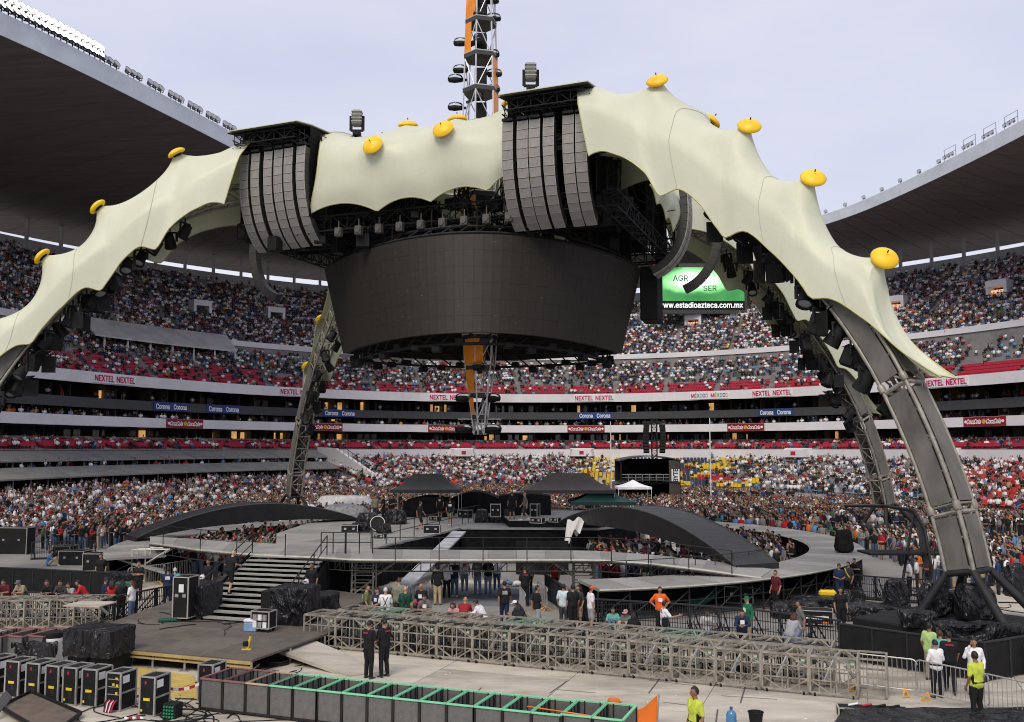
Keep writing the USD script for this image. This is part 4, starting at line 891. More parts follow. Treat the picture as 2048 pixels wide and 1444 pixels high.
for k in range(5):
    p = a + (b - a) * k / 4 + [0, .04, 0]; m = MB(); m.tube([p, p + [0, 0, .46]], .035, 6); m.box(p + [0, 0, .02], (.3, .3, .03)); m.tube([p + [0, -.01, .22], p + [0, .9, .22]], .03, 5); m.build('scaffold_foot', m_steel, pf)
t = MB()
for k in range(len(PF) - 1):
    for w in np.linspace(0, 1, 4)[:-1]:
        if k == 0: continue
        q = np.array(PF[k]) * (1 - w) + np.array(PF[k + 1]) * w; t.tube([(*q, 0), (*q, .48)], .04, 5)
t.build('rear_foot', m_steel, pf, kind='stuff')
MB().slab(np.array([[G(527, 1290, .5), G(600, 1268, .5)], [G(700, 1352, .04), G(775, 1342, .04)]]), .1).build('loading_ramp', m_floor2, label='pale loading ramp sloping from the plywood platform down to the floor behind two guards', cat='ramp')

# stairs
st = thing('stage_stairs', 'wide grey aluminium stairs with dark open risers climbing from the plywood platform to the walkway', 'stairs')
SB0, SB1 = G(382, 1238, .55), G(556, 1250, .55); ST0, ST1 = G(508, 1108, 2.05), G(650, 1112, 2.05); NS = 13
m_tread = M('worn_aluminium_tread', (.37, .36, .32), .5, .3, var=.15, scale=4)
for k in range(NS):
    w = k / NS; a = SB0 * (1 - w) + ST0 * w; b = SB1 * (1 - w) + ST1 * w; d = norm(b - a); n = np.array([-d[1], d[0], 0]) * .36
    a = a + [0, 0, .11]; b = b + [0, 0, .11]
    MB().slab(np.array([[a, b], [a + n, b + n]]), .055).build('tread', m_tread, st)
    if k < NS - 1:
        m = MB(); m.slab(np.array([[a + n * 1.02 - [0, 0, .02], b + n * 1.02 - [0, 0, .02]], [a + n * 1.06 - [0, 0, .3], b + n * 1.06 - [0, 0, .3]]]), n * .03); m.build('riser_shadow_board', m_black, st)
for q0, q1 in ((SB0, ST0), (SB1, ST1)):
    m = MB(); m.bar(q0 + [0, 0, -.05], q1 + [0, 0, -.08], .07, .25); m.build('stringer', m_blacksteel, st)
def railing(parent, pts, h=1.0, posts=3, r=.028, mid=True, mat=None, name='handrail'):
    m = MB(); p = np.array(pts, float); m.tube(p + [0, 0, h], r, 6)
    if mid: m.tube(p + [0, 0, h * .52], r * .8, 5)
    d = np.r_[0, np.cumsum(np.linalg.norm(np.diff(p, axis=0), axis=1))]
    for x in np.linspace(0, d[-1], posts):
        q = np.array([np.interp(x, d, p[:, i]) for i in range(3)]); m.tube([q, q + [0, 0, h]], r, 6)
    return m.build(name, mat or m_blacksteel, parent)
dl = norm(SB1 - SB0)
railing(st, [SB0 - dl * .1 + [0, 0, .05], ST0 - dl * .1], .95, 4); railing(st, [SB1 + dl * .1 + [0, 0, .05], ST1 + dl * .1], .95, 4)
sd = np.array([[SB1 + dl * .25, ST1 + dl * .25], [SB1 + dl * .25 - [0, 0, .3], ST1 + dl * .25 - [0, 0, 2.0]]]); MB().slab(sd, dl * .03).build('side_drape', m_blackcloth, st)
sd = np.array([[SB0 - dl * .2 + [0, 0, .1], ST0 - dl * .2 + [0, 0, .1]], [SB0 - dl * .2 - [0, 0, .1], ST0 - dl * .2 - [0, 0, 1.6]]]); MB().slab(sd, dl * .03).build('side_drape', m_blackcloth, st)

# raised walkway across the front
wk = thing('raised_walkway', 'raised grey walkway crossing in front of the stage at the head of the stairs', 'walkway')
fe = [(300, 1084, 1.95), (400, 1098, 2.05), (500, 1107, 2.1), (650, 1114, 2.1), (710, 1118, 2.1), (830, 1118, 2.1), (950, 1118, 2.1), (1070, 1118, 2.1), (1190, 1118, 2.1), (1290, 1124, 2.0), (1400, 1137, 1.75), (1522, 1154, 1.46)]
be = [(300, 1073, 1.95), (420, 1079, 2.05), (530, 1086, 2.1), (655, 1094, 2.1), (712, 1098, 2.1), (830, 1099, 2.1), (950, 1100, 2.1), (1070, 1100, 2.1), (1185, 1101, 2.1), (1300, 1109, 2.0), (1410, 1120, 1.75), (1545, 1138, 1.46)]
FE = np.array([G(*q) for q in fe]); BE = np.array([G(*q) for q in be])
us = np.linspace(0, len(fe) - 1, 24); lin = lambda A_: np.column_stack([np.interp(us, np.arange(len(A_)), A_[:, i]) for i in range(3)])
FEi, BEi = lin(FE), lin(BE)
for k in range(23):
    w = .004; f = [FEi[k] * (1 - w) + FEi[k + 1] * w, FEi[k] * w + FEi[k + 1] * (1 - w)]; b = [BEi[k] * (1 - w) + BEi[k + 1] * w, BEi[k] * w + BEi[k + 1] * (1 - w)]
    MB().slab(np.array([f, b]), .12).build('deck_section', (m_deckl, m_deck)[k % 2], wk)
t = MB(); t.tube(FEi + [0, -.03, -.06], .06, 4); t.tube(BEi + [0, .03, -.06], .05, 4); t.build('edge_trim', m_edge, wk)
t = MB()
for A_ in (FEi, BEi):
    lo_ = A_ - [0, 0, .55]; up2 = A_ - [0, 0, .17]; t.tube(lo_, .03, 5); t.tube(up2, .03, 5)
    for k in range(23):
        q = [(lo_[k] * (1 - w) + lo_[k + 1] * w, up2[k] * (1 - w) + up2[k + 1] * w) for w in (0, .33, .66)]
        for (l_, u_) in q: t.tube([l_, u_], .022, 4)
        for i_ in range(2): t.tube([q[i_][0], q[i_ + 1][1]], .02, 4)
t.build('under_truss', m_blacksteel, wk, kind='stuff')
for k, w in enumerate(np.linspace(.6, 22, 15)):
    j = int(w); f = w - j; p = FEi[j] * (1 - f) + FEi[min(j + 1, 23)] * f
    if 6.2 < w < 8.6: continue
    MB().tube([p + [0, -.06, -.12], p + [0, -.06, .98]], .024, 6).build('rail_post', m_blacksteel, wk)
seg = lambda a, b: FEi[(us >= a) & (us <= b)] + [0, -.06, 0]
t = MB()
for a_, b_ in ((0, 2.1), (4.0, 10.6)):
    p = seg(a_, b_); t.tube(p + [0, 0, .97], .018, 5); t.tube(p + [0, 0, .5], .014, 4)
t.build('rail_wire', m_blacksteel, wk)
for x0, x1 in ((642, 690), (692, 745)):                          # gate frames at the head of the stairs
    a_, b_ = G(x0, 1107, 2.1), G(x1, 1107, 2.1); railing(wk, [a_, b_], 1.0, 3, name='gate_frame')

# ring walkway
RC = np.array([-1.5, 61.0, 0]); rg = thing('ring_walkway', 'broad grey ring walkway curving right round the stage', 'walkway')
def rp(a, r, z): a = np.radians(a); return RC + np.stack([r * np.cos(a), r * np.sin(a), z + 0 * a], -1)
A0, A1 = -77.0, 209.0; na = 78; st_ = (A1 - A0) / na
for k in range(na):
    a = np.linspace(A0 + k * st_ + .05, A0 + (k + 1) * st_ - .05, 4)
    MB().slab(np.stack([rp(a, 22.4, 1.42), rp(a, 19.5, 1.42)]), .12).build('deck_section', (m_deck, m_deckl, m_deck)[k % 3], rg)
a = np.linspace(A0, A1, 160); t = MB(); t.tube(rp(a, 22.43, 1.37), .05, 4); t.tube(rp(a, 19.47, 1.37), .05, 4); t.build('edge_trim', m_edge, rg)
t = MB(); g1 = np.stack([rp(a, 22.15, z) for z in (1.28, .02)]); t.slab(g1, np.array([0, 0.02, 0])); g1 = np.stack([rp(a, 19.75, z) for z in (1.28, .02)]); t.slab(g1, np.array([0, .02, 0])); 
sel = (a > -40) & (a < 205)
t = MB(); t.grid(np.stack([rp(a[sel], 22.1, z) for z in (1.28, .02)])); t.grid(np.stack([rp(a, 19.8, z) for z in (1.28, .02)])); t.build('skirt', m_blackcloth, rg)
t = MB()
for k in range(0, 160, 2):
    for r in (22.2, 19.7):
        p = rp(a[[k]], r, 0)[0]; t.tube([p, p + [0, 0, 1.3]], .045, 5)
    if k + 2 < 160:
        p, q = rp(a[[k]], 22.2, 0)[0], rp(a[[k + 2]], 22.2, 0)[0]; t.tube([p + [0, 0, .2], q + [0, 0, 1.15]], .03, 4); t.tube([p + [0, 0, .15], q + [0, 0, .15]], .03, 4); t.tube([p + [0, 0, .75], q + [0, 0, .75]], .025, 4)
t.build('under_frame', m_blacksteel, rg, kind='stuff')
for k in range(9):
    p = rp(np.array([-74 + k * 3.6]), 19.55, 1.42)[0]; MB().tube([p, p + [0, 0, .75]], .022, 5).build('inner_post', m_blacksteel, rg)
t = MB(); q = rp(np.array([-74 + k * 3.6 for k in range(9)]), 19.55, 2.17); t.tube(q, .02, 5); t.build('inner_rail', m_blacksteel, rg)

cr = MB().slab(np.array([[G(208, 1108, 1.36), G(262, 1125, 1.1), G(330, 1145, .7)], [G(258, 1098, 1.36), G(292, 1112, 1.1), G(322, 1130, .7)]]), .1); cr.build('lower_ramp', m_deckl, label='pale ramp curving down from the left end of the ring walkway', cat='ramp')
# main stage
ms = thing('main_stage', 'round main stage deck with black fascias in the centre under the hanging screen', 'stage')
MS = [(-12.3, 50.2), (-7.25, 48.9), (-3.3, 62.3), (5.5, 61.6), (9, 66), (8.5, 72), (4, 77.5), (-6, 78), (-12, 74), (-14, 67), (-14.2, 58)]
panels(ms, MS, 1.88, 2.0, 2.4, 2.4, [m_deck, m_deckl], 'deck_panel', .008)
t = MB()
for k in range(len(MS)):
    a_, b_ = np.array(MS[k]), np.array(MS[(k + 1) % len(MS)]); 
    n = max(2, int(np.linalg.norm(b_ - a_) / .25)); w = np.linspace(0, 1, n); q = a_[None] * (1 - w[:, None]) + b_[None] * w[:, None]; d_ = norm(np.r_[b_ - a_, 0]); nn = np.array([d_[1], -d_[0], 0]); wav = (np.sin(w * n * 1.3) * .05 - .12)[:, None] * nn[None]
    t.slab(np.stack([np.column_stack([q, 0 * w + 1.86]) + wav, np.column_stack([q, 0 * w + .02]) + wav * 1.3]), nn * -.02)
t.build('fascia_drape', m_blackcloth, ms)
RS = [(-.2, 62.6), (5.6, 62.0), (8.4, 66), (7.6, 71.5), (3.5, 76), (-1.5, 76)]
t = MB(); t.prism(RS, 2.004, 2.4); t.build('riser_body', m_blackcloth, ms); 
panels(ms, RS, 2.404, 2.46, 2.4, 2.4, [m_deck, m_deckl], 'riser_deck', .008)
for (x0, x1, y, z, d) in ((960, 1028, 1057, 1.75, 1.0), (960, 1130, 1068, 1.35, 1.1), (1028, 1130, 1066, 1.5, .6)):
    a_, b_ = G(x0, y, z), G(x1, y, z); MB().slab(np.array([[a_, b_], [a_ + [.2, d, 0], b_ + [.2, d, 0]]]), .16).build('front_step', m_edge, ms)
railing(ms, [G(742, 1097, 2.0), G(800, 1080, 2.0), G(860, 1064, 2.0), G(925, 1048, 2.0)], 1.05, 8, name='side_railing')
railing(ms, [G(925, 1048, 2.0), G(958, 1040, 2.0)], 1.05, 4, name='side_railing')
m = MB(); q = G(700, 1050, 2.0)
cable_ramp = MB().slab(np.array([[G(905, 1062, 2.0), G(932, 1062, 2.0)], [G(785, 1176, .12), G(820, 1176, .12)]]), .1)
cable_ramp.build('pale_chute', M('scuffed_pale_sheet', (.42, .44, .48), .5, var=.3, scale=1.5, dirt=((.2, .21, .24), .7)), label='pale scuffed sloping chute running down from the stage under the walkway', cat='chute')
for x0, x1, y, h_ in ((1130, 1400, 1052, .0),):
    a_, b_ = G(1128, 1066, 1.35), G(1260, 1052, 1.4); MB().slab(np.array([[a_, b_], [a_ + [.2, 1.2, 0], b_ + [.2, 1.2, 0]]]), .14).build('side_step', m_edge, ms)

# two black bridges
m_bridge = M('black_bridge_skin', (.026, .026, .027), .5, var=.25, scale=1.5, bump=.3)
def bridge(p0, p1, w, rise, label):
    t = thing('arched_bridge', label, 'bridge'); p0, p1 = np.array(p0, float), np.array(p1, float); d = norm((p1 - p0) * [1, 1, 0]); n = np.array([d[1], -d[0], 0])
    u = np.linspace(0, 1, 37); ce = p0[None] + (p1 - p0)[None] * u[:, None]; arc = np.sin(np.pi * u) ** .85
    top = ce + np.outer(arc * rise + .12, ZV); bot = ce + np.outer(arc * rise * .35 - .02, ZV)
    for k in range(36):
        pass
    sides = [top + n * w / 2, top - n * w / 2, bot - n * w * .38, bot + n * w * .38]
    for s0, s1, nm in ((0, 1, 'top_deck'), (1, 2, 'side_panel'), (2, 3, 'underside'), (3, 0, 'side_panel')):
        if nm == 'side_panel':
            for k in range(0, 36, 4): MB().slab(np.stack([sides[s0][k:k + 5], sides[s1][k:k + 5]]), n * (.02 if s0 == 3 else -.02)).build(nm, m_bridge, t)
        else: MB().grid(np.stack([sides[s0], sides[s1]]), flip=(s0 == 2)).build(nm, m_bridge, t, smooth=60)
    for k in (0, 36): MB().box((top[k] + bot[k]) / 2, (w, .1, .3), np.stack([n, d, ZV], 1)).build('end_plate', m_blacksteel, t)
    e = MB()
    for s0 in (0, 1): e.tube(sides[s0] + [0, 0, .01], .035, 5)
    for k in range(2, 36, 2): e.tube([sides[q_][k] + (n * .012 if q_ in (0, 3) else -n * .012) for q_ in (3, 0, 1, 2)], .014, 4)
    e.build('edge_roll', M('bridge_edge_grey', (.06, .06, .062), .4), t)
bridge(G(1152, 1048, 2.3), G(1515, 1136, 1.5), 2.5, 1.75, 'long black arched bridge reaching from the stage down to the ring walkway on the right')
bridge(G(702, 1040, 2.0), G(262, 1078, 1.5), 2.3, 1.55, 'long black arched bridge lying across the crowd on the left of the stage')

# aluminium towers that carry the walkway
def tower(c, h, label, w=1.0, cant=1):
    t = thing('support_tower', label, 'tower', c); m = MB()
    for sx in (-1, 1):
        for sy in (-1, 1): m.tube([(sx * w / 2, sy * w / 2, 0), (sx * w / 2, sy * w / 2, h)], .045, 6)
    m.build('upright', m_alu, t); n = int(h / .38)
    for k in range(n + 1):
        z = .12 + k * (h - .2) / n; r = MB()
        for s in (-1, 1): r.tube([(-w / 2, s * w / 2, z), (w / 2, s * w / 2, z)], .025, 5)
        r.tube([(-w / 2, -w / 2, z), (-w / 2, w / 2, z)], .025, 5); r.build('rung', m_alu, t)
    m = MB()
    for s in (-1, 1): m.tube([(cant * w / 2, s * w / 2, h * .55), (cant * (w / 2 + 1.3), s * w / 2, h)], .035, 5); m.tube([(cant * w / 2, s * w / 2, h - .05), (cant * (w / 2 + 1.3), s * w / 2, h - .05)], .035, 5)
    for s in (-1, 1): m.tube([(-w / 2, s * w / 2, .2), (w / 2, s * w / 2, h * .5)], .025, 5)
    m.build('cantilever', m_alu, t)
tower(G(728, 1196) + [0, -.1, 0], 1.9, 'aluminium support tower under the walkway right of the stairs', cant=1)
tower(G(1168, 1196) + [0, -.1, 0], 1.9, 'aluminium support tower under the right part of the walkway', cant=-1)
tower(G(278, 1165) + [0, .2, 0], 1.8, 'aluminium support tower under the left end of the walkway', .7, 1)

# drapes below the walkway
def drape(pts, z0, z1, label, fold=.07, mat=None):
    p = np.array(pts, float)[:, :2]; d = np.r_[0, np.cumsum(np.linalg.norm(np.diff(p, axis=0), axis=1))]; s = np.arange(0, d[-1], .09); q = np.column_stack([np.interp(s, d, p[:, i]) for i in (0, 1)])
    tg = np.gradient(q, axis=0); tg /= np.linalg.norm(tg, axis=1, keepdims=True); nn = np.column_stack([tg[:, 1], -tg[:, 0]]); rows = []
    for k, z in enumerate(np.linspace(z1, z0, 7)):
        ph = meshkit.noise(np.column_stack([s * 2.2, s * 0 + z * .5, s * 0]), 3) - .5 + .35 * np.sin(s * 9 + np.sin(s * 2.1) * 2); rows.append(np.column_stack([q + nn * (ph * fold * (1 + .35 * k))[:, None], s * 0 + z]))
    return MB().slab(np.array(rows), np.array([0, .015, 0])).build('black_drape', mat or m_blackcloth, label=label, cat='drape', smooth=60)
drape([G(640, 1192), G(722, 1188)], .05, 1.95, 'black cloth drape hanging from the walkway right of the stairs')
drape([G(722, 1186), G(800, 1160)], .05, 1.95, 'black cloth drape behind the left support tower under the walkway')
drape([G(1032, 1150), G(1140, 1150)], .05, 1.9, 'black cloth backing behind the people under the middle of the walkway', .04)
drape([G(1205, 1185), G(1345, 1180), G(1440, 1172), G(1530, 1165)], .05, 1.2, 'low black skirt under the right end of the ring walkway', .05)
drape([G(330, 1150), G(470, 1143)], .05, 1.2, 'low black skirt behind people left of the stairs', .05)

# mats on the covered ground
m_mat = M('blue_grey_mat', (.17, .19, .23), .7, var=.2, scale=1.5, dirt=((.25, .26, .28), .5), world=True)
MB().slab(np.array([[G(905, 1212, .03), G(1090, 1212, .03)], [G(950, 1178, .03), G(1085, 1176, .03)]]), .008).build('grey_mat', m_mat, label='blue grey rubber mat on the ground in the passage below the walkway', cat='mat')
dkg = thing('passage_floor', 'dark grey floor boards of the passage and pit around the stage', 'floor', kind='structure')
panels(dkg, [tuple(G(690, 1262)[:2]), tuple(G(1700, 1330)[:2]), tuple(G(1990, 1330)[:2]), tuple(G(1560, 1190)[:2]), tuple(G(1150, 1172)[:2]), tuple(G(800, 1165)[:2])], .022, .027, 2.4, 2.4, [M('passage_grey', (.23, .22, .205), .75, var=.12, scale=.8, dirt=((.15, .145, .135), .5), world=True), M('passage_grey_worn', (.26, .25, .235), .75, var=.12, scale=.8, dirt=((.16, .155, .145), .5), world=True)])

# ------------------------------------------------------------------ tents
def tent(px, py_eave, Y, w, d, hp, col, label, base, flat=0.0, legcol=None, val=.25):
    c = P(px, py_eave, Y); z = c[2]; t = thing('pop_up_tent', label, 'tent', (c[0], c[1], base)); mat = M('tent_' + label.split()[0], col, .6, var=.15, scale=1.5, bump=.3)
    top = np.array([[-w * flat / 2, 0, z - base + hp], [w * flat / 2, 0, z - base + hp]]); ez = z - base; n = 12; m = MB()
    def sag(a, b, k=9, s=.16): u = np.linspace(0, 1, k)[:, None]; return a * (1 - u) + b * u - np.array([0, 0, 1]) * s * np.sin(np.pi * u) * hp * .9
    co = np.array([[-w / 2, -d / 2, ez], [w / 2, -d / 2, ez], [w / 2, d / 2, ez], [-w / 2, d / 2, ez]]); ap = [top[0], top[1], top[1], top[0]]
    for k in range(4):
        a, b, pa, pb = co[k], co[(k + 1) % 4], ap[k], ap[(k + 1) % 4]; u = np.linspace(0, 1, 11)[:, None]
        rows = [sag(a * (1 - x) + b * x, pa * (1 - x) + pb * x, s=.16 + .1 * math.sin(math.pi * x)) for x in u[:, 0]]
        m.grid(np.array(rows))
        v = np.array([[a, b], [a - [0, 0, val], b - [0, 0, val]]]); m.grid(v)
    m.build('canopy', mat, t, smooth=35)
    for k in range(4):
        MB().bar(co[k] * [.97, .97, 0], co[k] * [.97, .97, 1], .06).build('leg', legcol or m_steel, t)
tent(855, 977, 74, 5.2, 4.2, 1.15, (.05, .046, .042), 'black peaked pop-up tent on the back of the stage, left of the brown one', 2.0, .42)
tent(1137, 978, 75.5, 7.0, 4.4, 1.25, (.085, .066, .055), 'brown flat-ridged pop-up tent on the back of the stage', 2.0, .42)
tent(1202, 1001, 74.5, 4.9, 4.4, 1.15, (.02, .085, .06), 'green pop-up tent with pale legs beside the right bridge', 0.4, .05, m_white)
tent(1266, 973, 108, 3.8, 3.4, .75, (.75, .75, .77), 'white pop-up tent standing among the far crowd beside the sound tower', 0, .02, m_white)

# ------------------------------------------------------------------ sound tower, delay speakers, poles
fo = thing('sound_tower', 'two-storey black sound and camera tower with an arched roof standing in the far crowd', 'tower', (P(1294, 985, 118)[0], 118, 0)); bx_ = fo
w2, d2 = 3.5, 3.0; t = MB()
for sx in (-1, 1):
    for sy in (-1, 1): MB().bar((sx * w2, sy * d2, 0), (sx * w2, sy * d2, 5.8), .18).build('post', m_black, fo)
u = np.linspace(-1, 1, 13)
for z0, hh, ex in ((5.7, .55, .2), (2.9, .5, .7)):
    MB().slab(np.array([[(x * (w2 + ex), y, z0 + hh * (1 - x * x)) for x in u] for y in (-d2 - .3, d2 + .3)]), .12).build('arched_roof', M('dark_roof_sheet', (.05, .055, .06), .35, var=.2), fo, smooth=50)
MB().box((0, 0, 3.0), (2 * w2, 2 * d2, .2)).build('upper_floor', m_black, fo); MB().box((0, d2 - .2, 3), (2 * w2 - .1, .1, 5.6)).build('back_cloth', m_blackcloth, fo); MB().box((w2 + .1, 0, 3.2), (.08, 2 * d2, 4.6)).build('side_cloth', M('brown_cloth', (.06, .05, .042), .8), fo)
MB().box((w2 - .62, -d2 - .13, 3.4), (1.3, .08, 4.6)).build('side_banner', M('brown_cloth', (.06, .05, .042), .8), fo); MB().box((w2 - .5, -d2 - .2, 3.9), (.95, .05, 1.5)).build('pale_sign', M('banner_white', (.7, .7, .7)), fo)
m = meshkit.text_mesh('BYTE', .55, .04, True); v = np.array(m.vertices); v[:, 0] -= v[:, 0].max() / 2; v[:, 1] -= .27; MB().add(np.column_stack([-v[:, 1] + w2 - .5, -d2 - .23 - v[:, 2], v[:, 0] * .85 + 3.9]), m.faces).build('lettering', m_black, fo)
t = MB()
for k in range(9): t.bar((-w2 + k * .85, -d2, 3.1), (-w2 + k * .85, -d2, 4.0), .05)
t.bar((-w2, -d2, 4.0), (w2, -d2, 4.0), .07); t.bar((-w2, -d2, 3.6), (w2, -d2, 3.6), .05); t.build('balcony_rail', m_steel, fo)
t = MB(); 
for k in range(5): t.cbox((-2.4 + k * 1.2, -1.6, 3.6), (.9, .6, 1.0), .05)
t.build('desk', m_black, fo)
dt = thing('delay_speaker_tower', 'black lattice tower with two hanging loudspeaker columns behind the sound tower', 'speaker tower', (P(1310, 985, 128)[0], 128, 0)); t = MB()
lattice_box(t, np.array([0, 0, 0.]), np.array([0, 0, 11.2]), .7, .7, 18, .05, up=np.array([0, 1.0, 0])); t.bar((-1.6, 0, 10.6), (1.6, 0, 10.6), .3); t.build('lattice_tower', m_truss, dt)
for sx in (-1, 1):
    for k in range(9): MB().cbox((sx * 1.05 + sx * .12 * math.sin(k / 8 * 3), -.2 + .03 * k, 10.1 - k * .42), (.75, .5, .4), .02, rotx(-.04 * k)).build('cabinet', m_black, dt)
for px, y0, Y, lab in ((1221, 843, 112, 'thin white pole standing in the far crowd left of the sound tower'), (1419, 836, 110, 'thin white pole standing in the far crowd right of the sound tower')):
    p = P(px, y0, Y); MB().tube([(p[0], p[1], 0), p], .06, 6).build('thin_pole', m_white, label=lab, cat='pole')

# things standing on the stage
def covered(px, py, z, w, h, label, d=None, mat=None, seed=0, blk=.72):
    """A piece of gear under a crumpled black cover."""
    p = G(px, py, z); d = d or w * .8; m = trimesh.creation.icosphere(3); v = np.array(m.vertices); k = np.abs(v).max(1, keepdims=True); v = v / (k ** blk)
    v = v * [w / 2, d / 2, h / 2]; v[:, 2] += h / 2; tz = np.clip(v[:, 2] / h, 0, 1); v[:, :2] *= (1.08 - .3 * tz ** 2)[:, None]
    f = meshkit.fbm(v * (2.6 / max(w, .6)) + seed * 7, 3, seed); v[:, :2] *= (1 + (f - .5) * .35)[:, None]; v[:, 2] *= 1 + (f - .5) * .12; v[:, 2] = np.maximum(v[:, 2], 0)
    return usd_at('covered_gear', (v, m.faces), mat or m_tarp, p, label, 'covered equipment')
def usd_at(name, vf, mat, p, label, cat, smooth=50, group=None):
    pr = usdkit.mesh(stage, numbered('/World', name), vf, mat, smooth=smooth); UsdGeom.XformCommonAPI(pr).SetTranslate(Gf.Vec3d(*map(float, p))); setd(pr.GetPrim(), label=label, category=cat, group=group); return pr.GetPrim()
covered(964, 1052, 1.75, 1.0, 1.15, 'black covered lamp on the stage steps, left of three', seed=1); covered(993, 1052, 1.75, 1.0, 1.15, 'black covered lamp on the stage steps, middle of three', seed=2); covered(1018, 1052, 1.75, .95, 1.2, 'black covered lamp on the stage steps, right of three', seed=3)
def draped_riser(px0, px1, y, z, d, h, label, arch=.25):
    a, b = G(px0, y, z), G(px1, y, z); u = np.linspace(0, 1, 15); rows = []
    for v in np.linspace(0, 1, 7):
        zz_ = h * (.75 + arch * np.sin(np.pi * u)) * (1 if 0 < v < 1 else 0.0); rows.append(np.column_stack([a[0] + (b[0] - a[0]) * u, a[1] + (b[1] - a[1]) * u + v * d, z + zz_]))
    for k, e in enumerate((0, -1)): pass
    m = MB(); g_ = np.array(rows); g_[1, :, 1] = g_[0, :, 1] + .12; g_[-2, :, 1] = g_[-1, :, 1] - .12; m.grid(g_); 
    for e in (0, -1): m.grid(np.stack([g_[:, e], g_[:, e] * [1, 1, 0] + [0, 0, z]]))
    m.build('draped_riser', m_blackcloth, label=label, cat='covered equipment', smooth=40)
draped_riser(806, 905, 1034, 2.0, 3.5, 1.5, 'low black draped riser on the back of the stage below the black tent'); draped_riser(900, 1000, 1026, 2.0, 3.5, 1.45, 'black draped riser on the back of the stage beside the orange mast foot', .4); draped_riser(998, 1102, 1030, 2.46, 2.6, 1.75, 'tall black draped block on the stage right of the two workers', .08)
def roadcase(p, w, d, h, label, rz=0.0, face=True, wheels=True, col=None, group=None):
    t = thing('road_case', label, 'case', p, rz, group); b = MB(); z0 = .12 if wheels else 0; b.cbox((0, 0, z0 + h / 2), (w, d, h), .015); b.build('shell', col or m_black, t)
    e = MB(); q = [(sx * w / 2, sy * d / 2) for sx, sy in ((-1, -1), (1, -1), (1, 1), (-1, 1))]
    for k in range(4):
        a, c = q[k], q[(k + 1) % 4]
        for z in (z0 + .015, z0 + h - .015): e.bar((*a, z), (*c, z), .035)
        e.bar((*a, z0), (*a, z0 + h), .04)
    e.build('aluminium_edge', m_edge, t)
    for k in range(2):
        MB().box(((-.25 + .5 * k) * w, -d / 2 - .012, z0 + h * .55), (.14, .02, .12)).build('latch', m_steel, t)
    if wheels:
        c = MB()
        for a in q: c.tube([(a[0] * .8 - .03, a[1] * .8, .06), (a[0] * .8 + .03, a[1] * .8, .06)], .06, 8)
        c.build('castor', m_black, t)
    return t
roadcase(G(991, 1037, 2.46), .66, .6, .85, 'upright black road case with pale edges on the stage by the covered lamps'); roadcase(G(1178, 1040, .4), .9, .8, 1.3, 'dark road case under the green tent'); roadcase(G(1010, 1029, 2.46), .9, .6, .5, 'low dark case on the stage beside the upright road case')
roadcase(G(1478, 1210), 1.25, .7, .75, 'grey-edged black road case standing under the ring walkway on the right', -.25)
roadcase(G(864, 1066, 2.0), 1.0, .8, .5, 'square black box on the stage deck beside the railing', wheels=False)
# white cloth bundle and the covered pieces left of the stage
m_cloth = M('white_cloth', (.7, .69, .68), .7, var=.1, scale=3, bump=.6)
cb_p = G(1153, 1089, 1.3); uu_, vv_ = np.linspace(0, 1, 22), np.linspace(0, 1, 26); rows = []
for v_ in vv_:                                                 # a sheet thrown over a rail, both halves hanging unevenly
    sd_ = abs(v_ - .5) * 2; fall = sd_ ** 1.3; hem_ = 1.25 - .45 * uu_ + .22 * np.sin(uu_ * 7 + (v_ > .5) * 2); y_ = (v_ - .5) * .75 * (1 - .25 * fall) + .06 * np.sin(uu_ * 17 + v_ * 3) * fall
    rows.append(np.column_stack([-.55 + 1.1 * uu_ + .18 * fall * (.4 - uu_) - .25 * fall, y_, 1.5 + .22 * uu_ - .12 * np.sin(uu_ * 5) ** 2 - hem_ * fall + .04 * np.sin(uu_ * 13)]))
MB().slab(np.array(rows), np.array([0, .01, 0])).build('white_cloth', m_cloth, label='white cloth thrown over a rail at the right edge of the stage', cat='cloth', smooth=50)
UsdGeom.XformCommonAPI(stage.GetPrimAtPath('/World/white_cloth')).SetTranslate(Gf.Vec3d(*map(float, cb_p)))
gl2 = random.Random(9)
for k, (px, py, w, h) in enumerate(((735, 1052, 1.4, .9), (752, 1060, 1.2, .8), (790, 1048, 1.5, 1.0), (720, 1064, 1.2, .6), (768, 1066, .9, .6))): covered(px, py, 2.0, w, h, ['low black covered gear behind the drums at the left stage edge', 'black covered gear at the left corner of the stage', 'bulky black covered amplifier by the left stage workers', 'flat black covered case at the left end of the stage', 'small black covered case beside the silver-rimmed drum'][k], seed=k + 10)
rd = thing('drum_case', 'round black case with a silver rim lying on the stage at the left', 'case', G(757, 1062, 2.0)); MB().lathe([(.01, -.2), (.42, -.2), (.45, -.15), (.45, .15), (.42, .2), (.01, .2)], (0, -.3, .45), 20, rotx(1.3)).build('drum_shell', m_black, rd, smooth=40); MB().lathe([(.43, .17), (.47, .17), (.47, .22), (.43, .22)], (0, -.3, .45), 20, rotx(1.3)).build('silver_rim', m_steel, rd)
wc = M('white_road_sheet', (.5, .5, .5), .5, var=.2, scale=2, bump=.7)
covered(690, 1076, .2, 4.0, 2.6, 'shiny grey sheeted generator behind the left bridge end', 2.5, M('silver_sheet', (.35, .35, .34), .3, .3, var=.5, scale=5, bump=1.0), 21)
covered(690, 1036, 0, 6.0, 2.3, 'large pale sheeted trailer among the crowd behind the left bridge', 3.0, wc, 22)
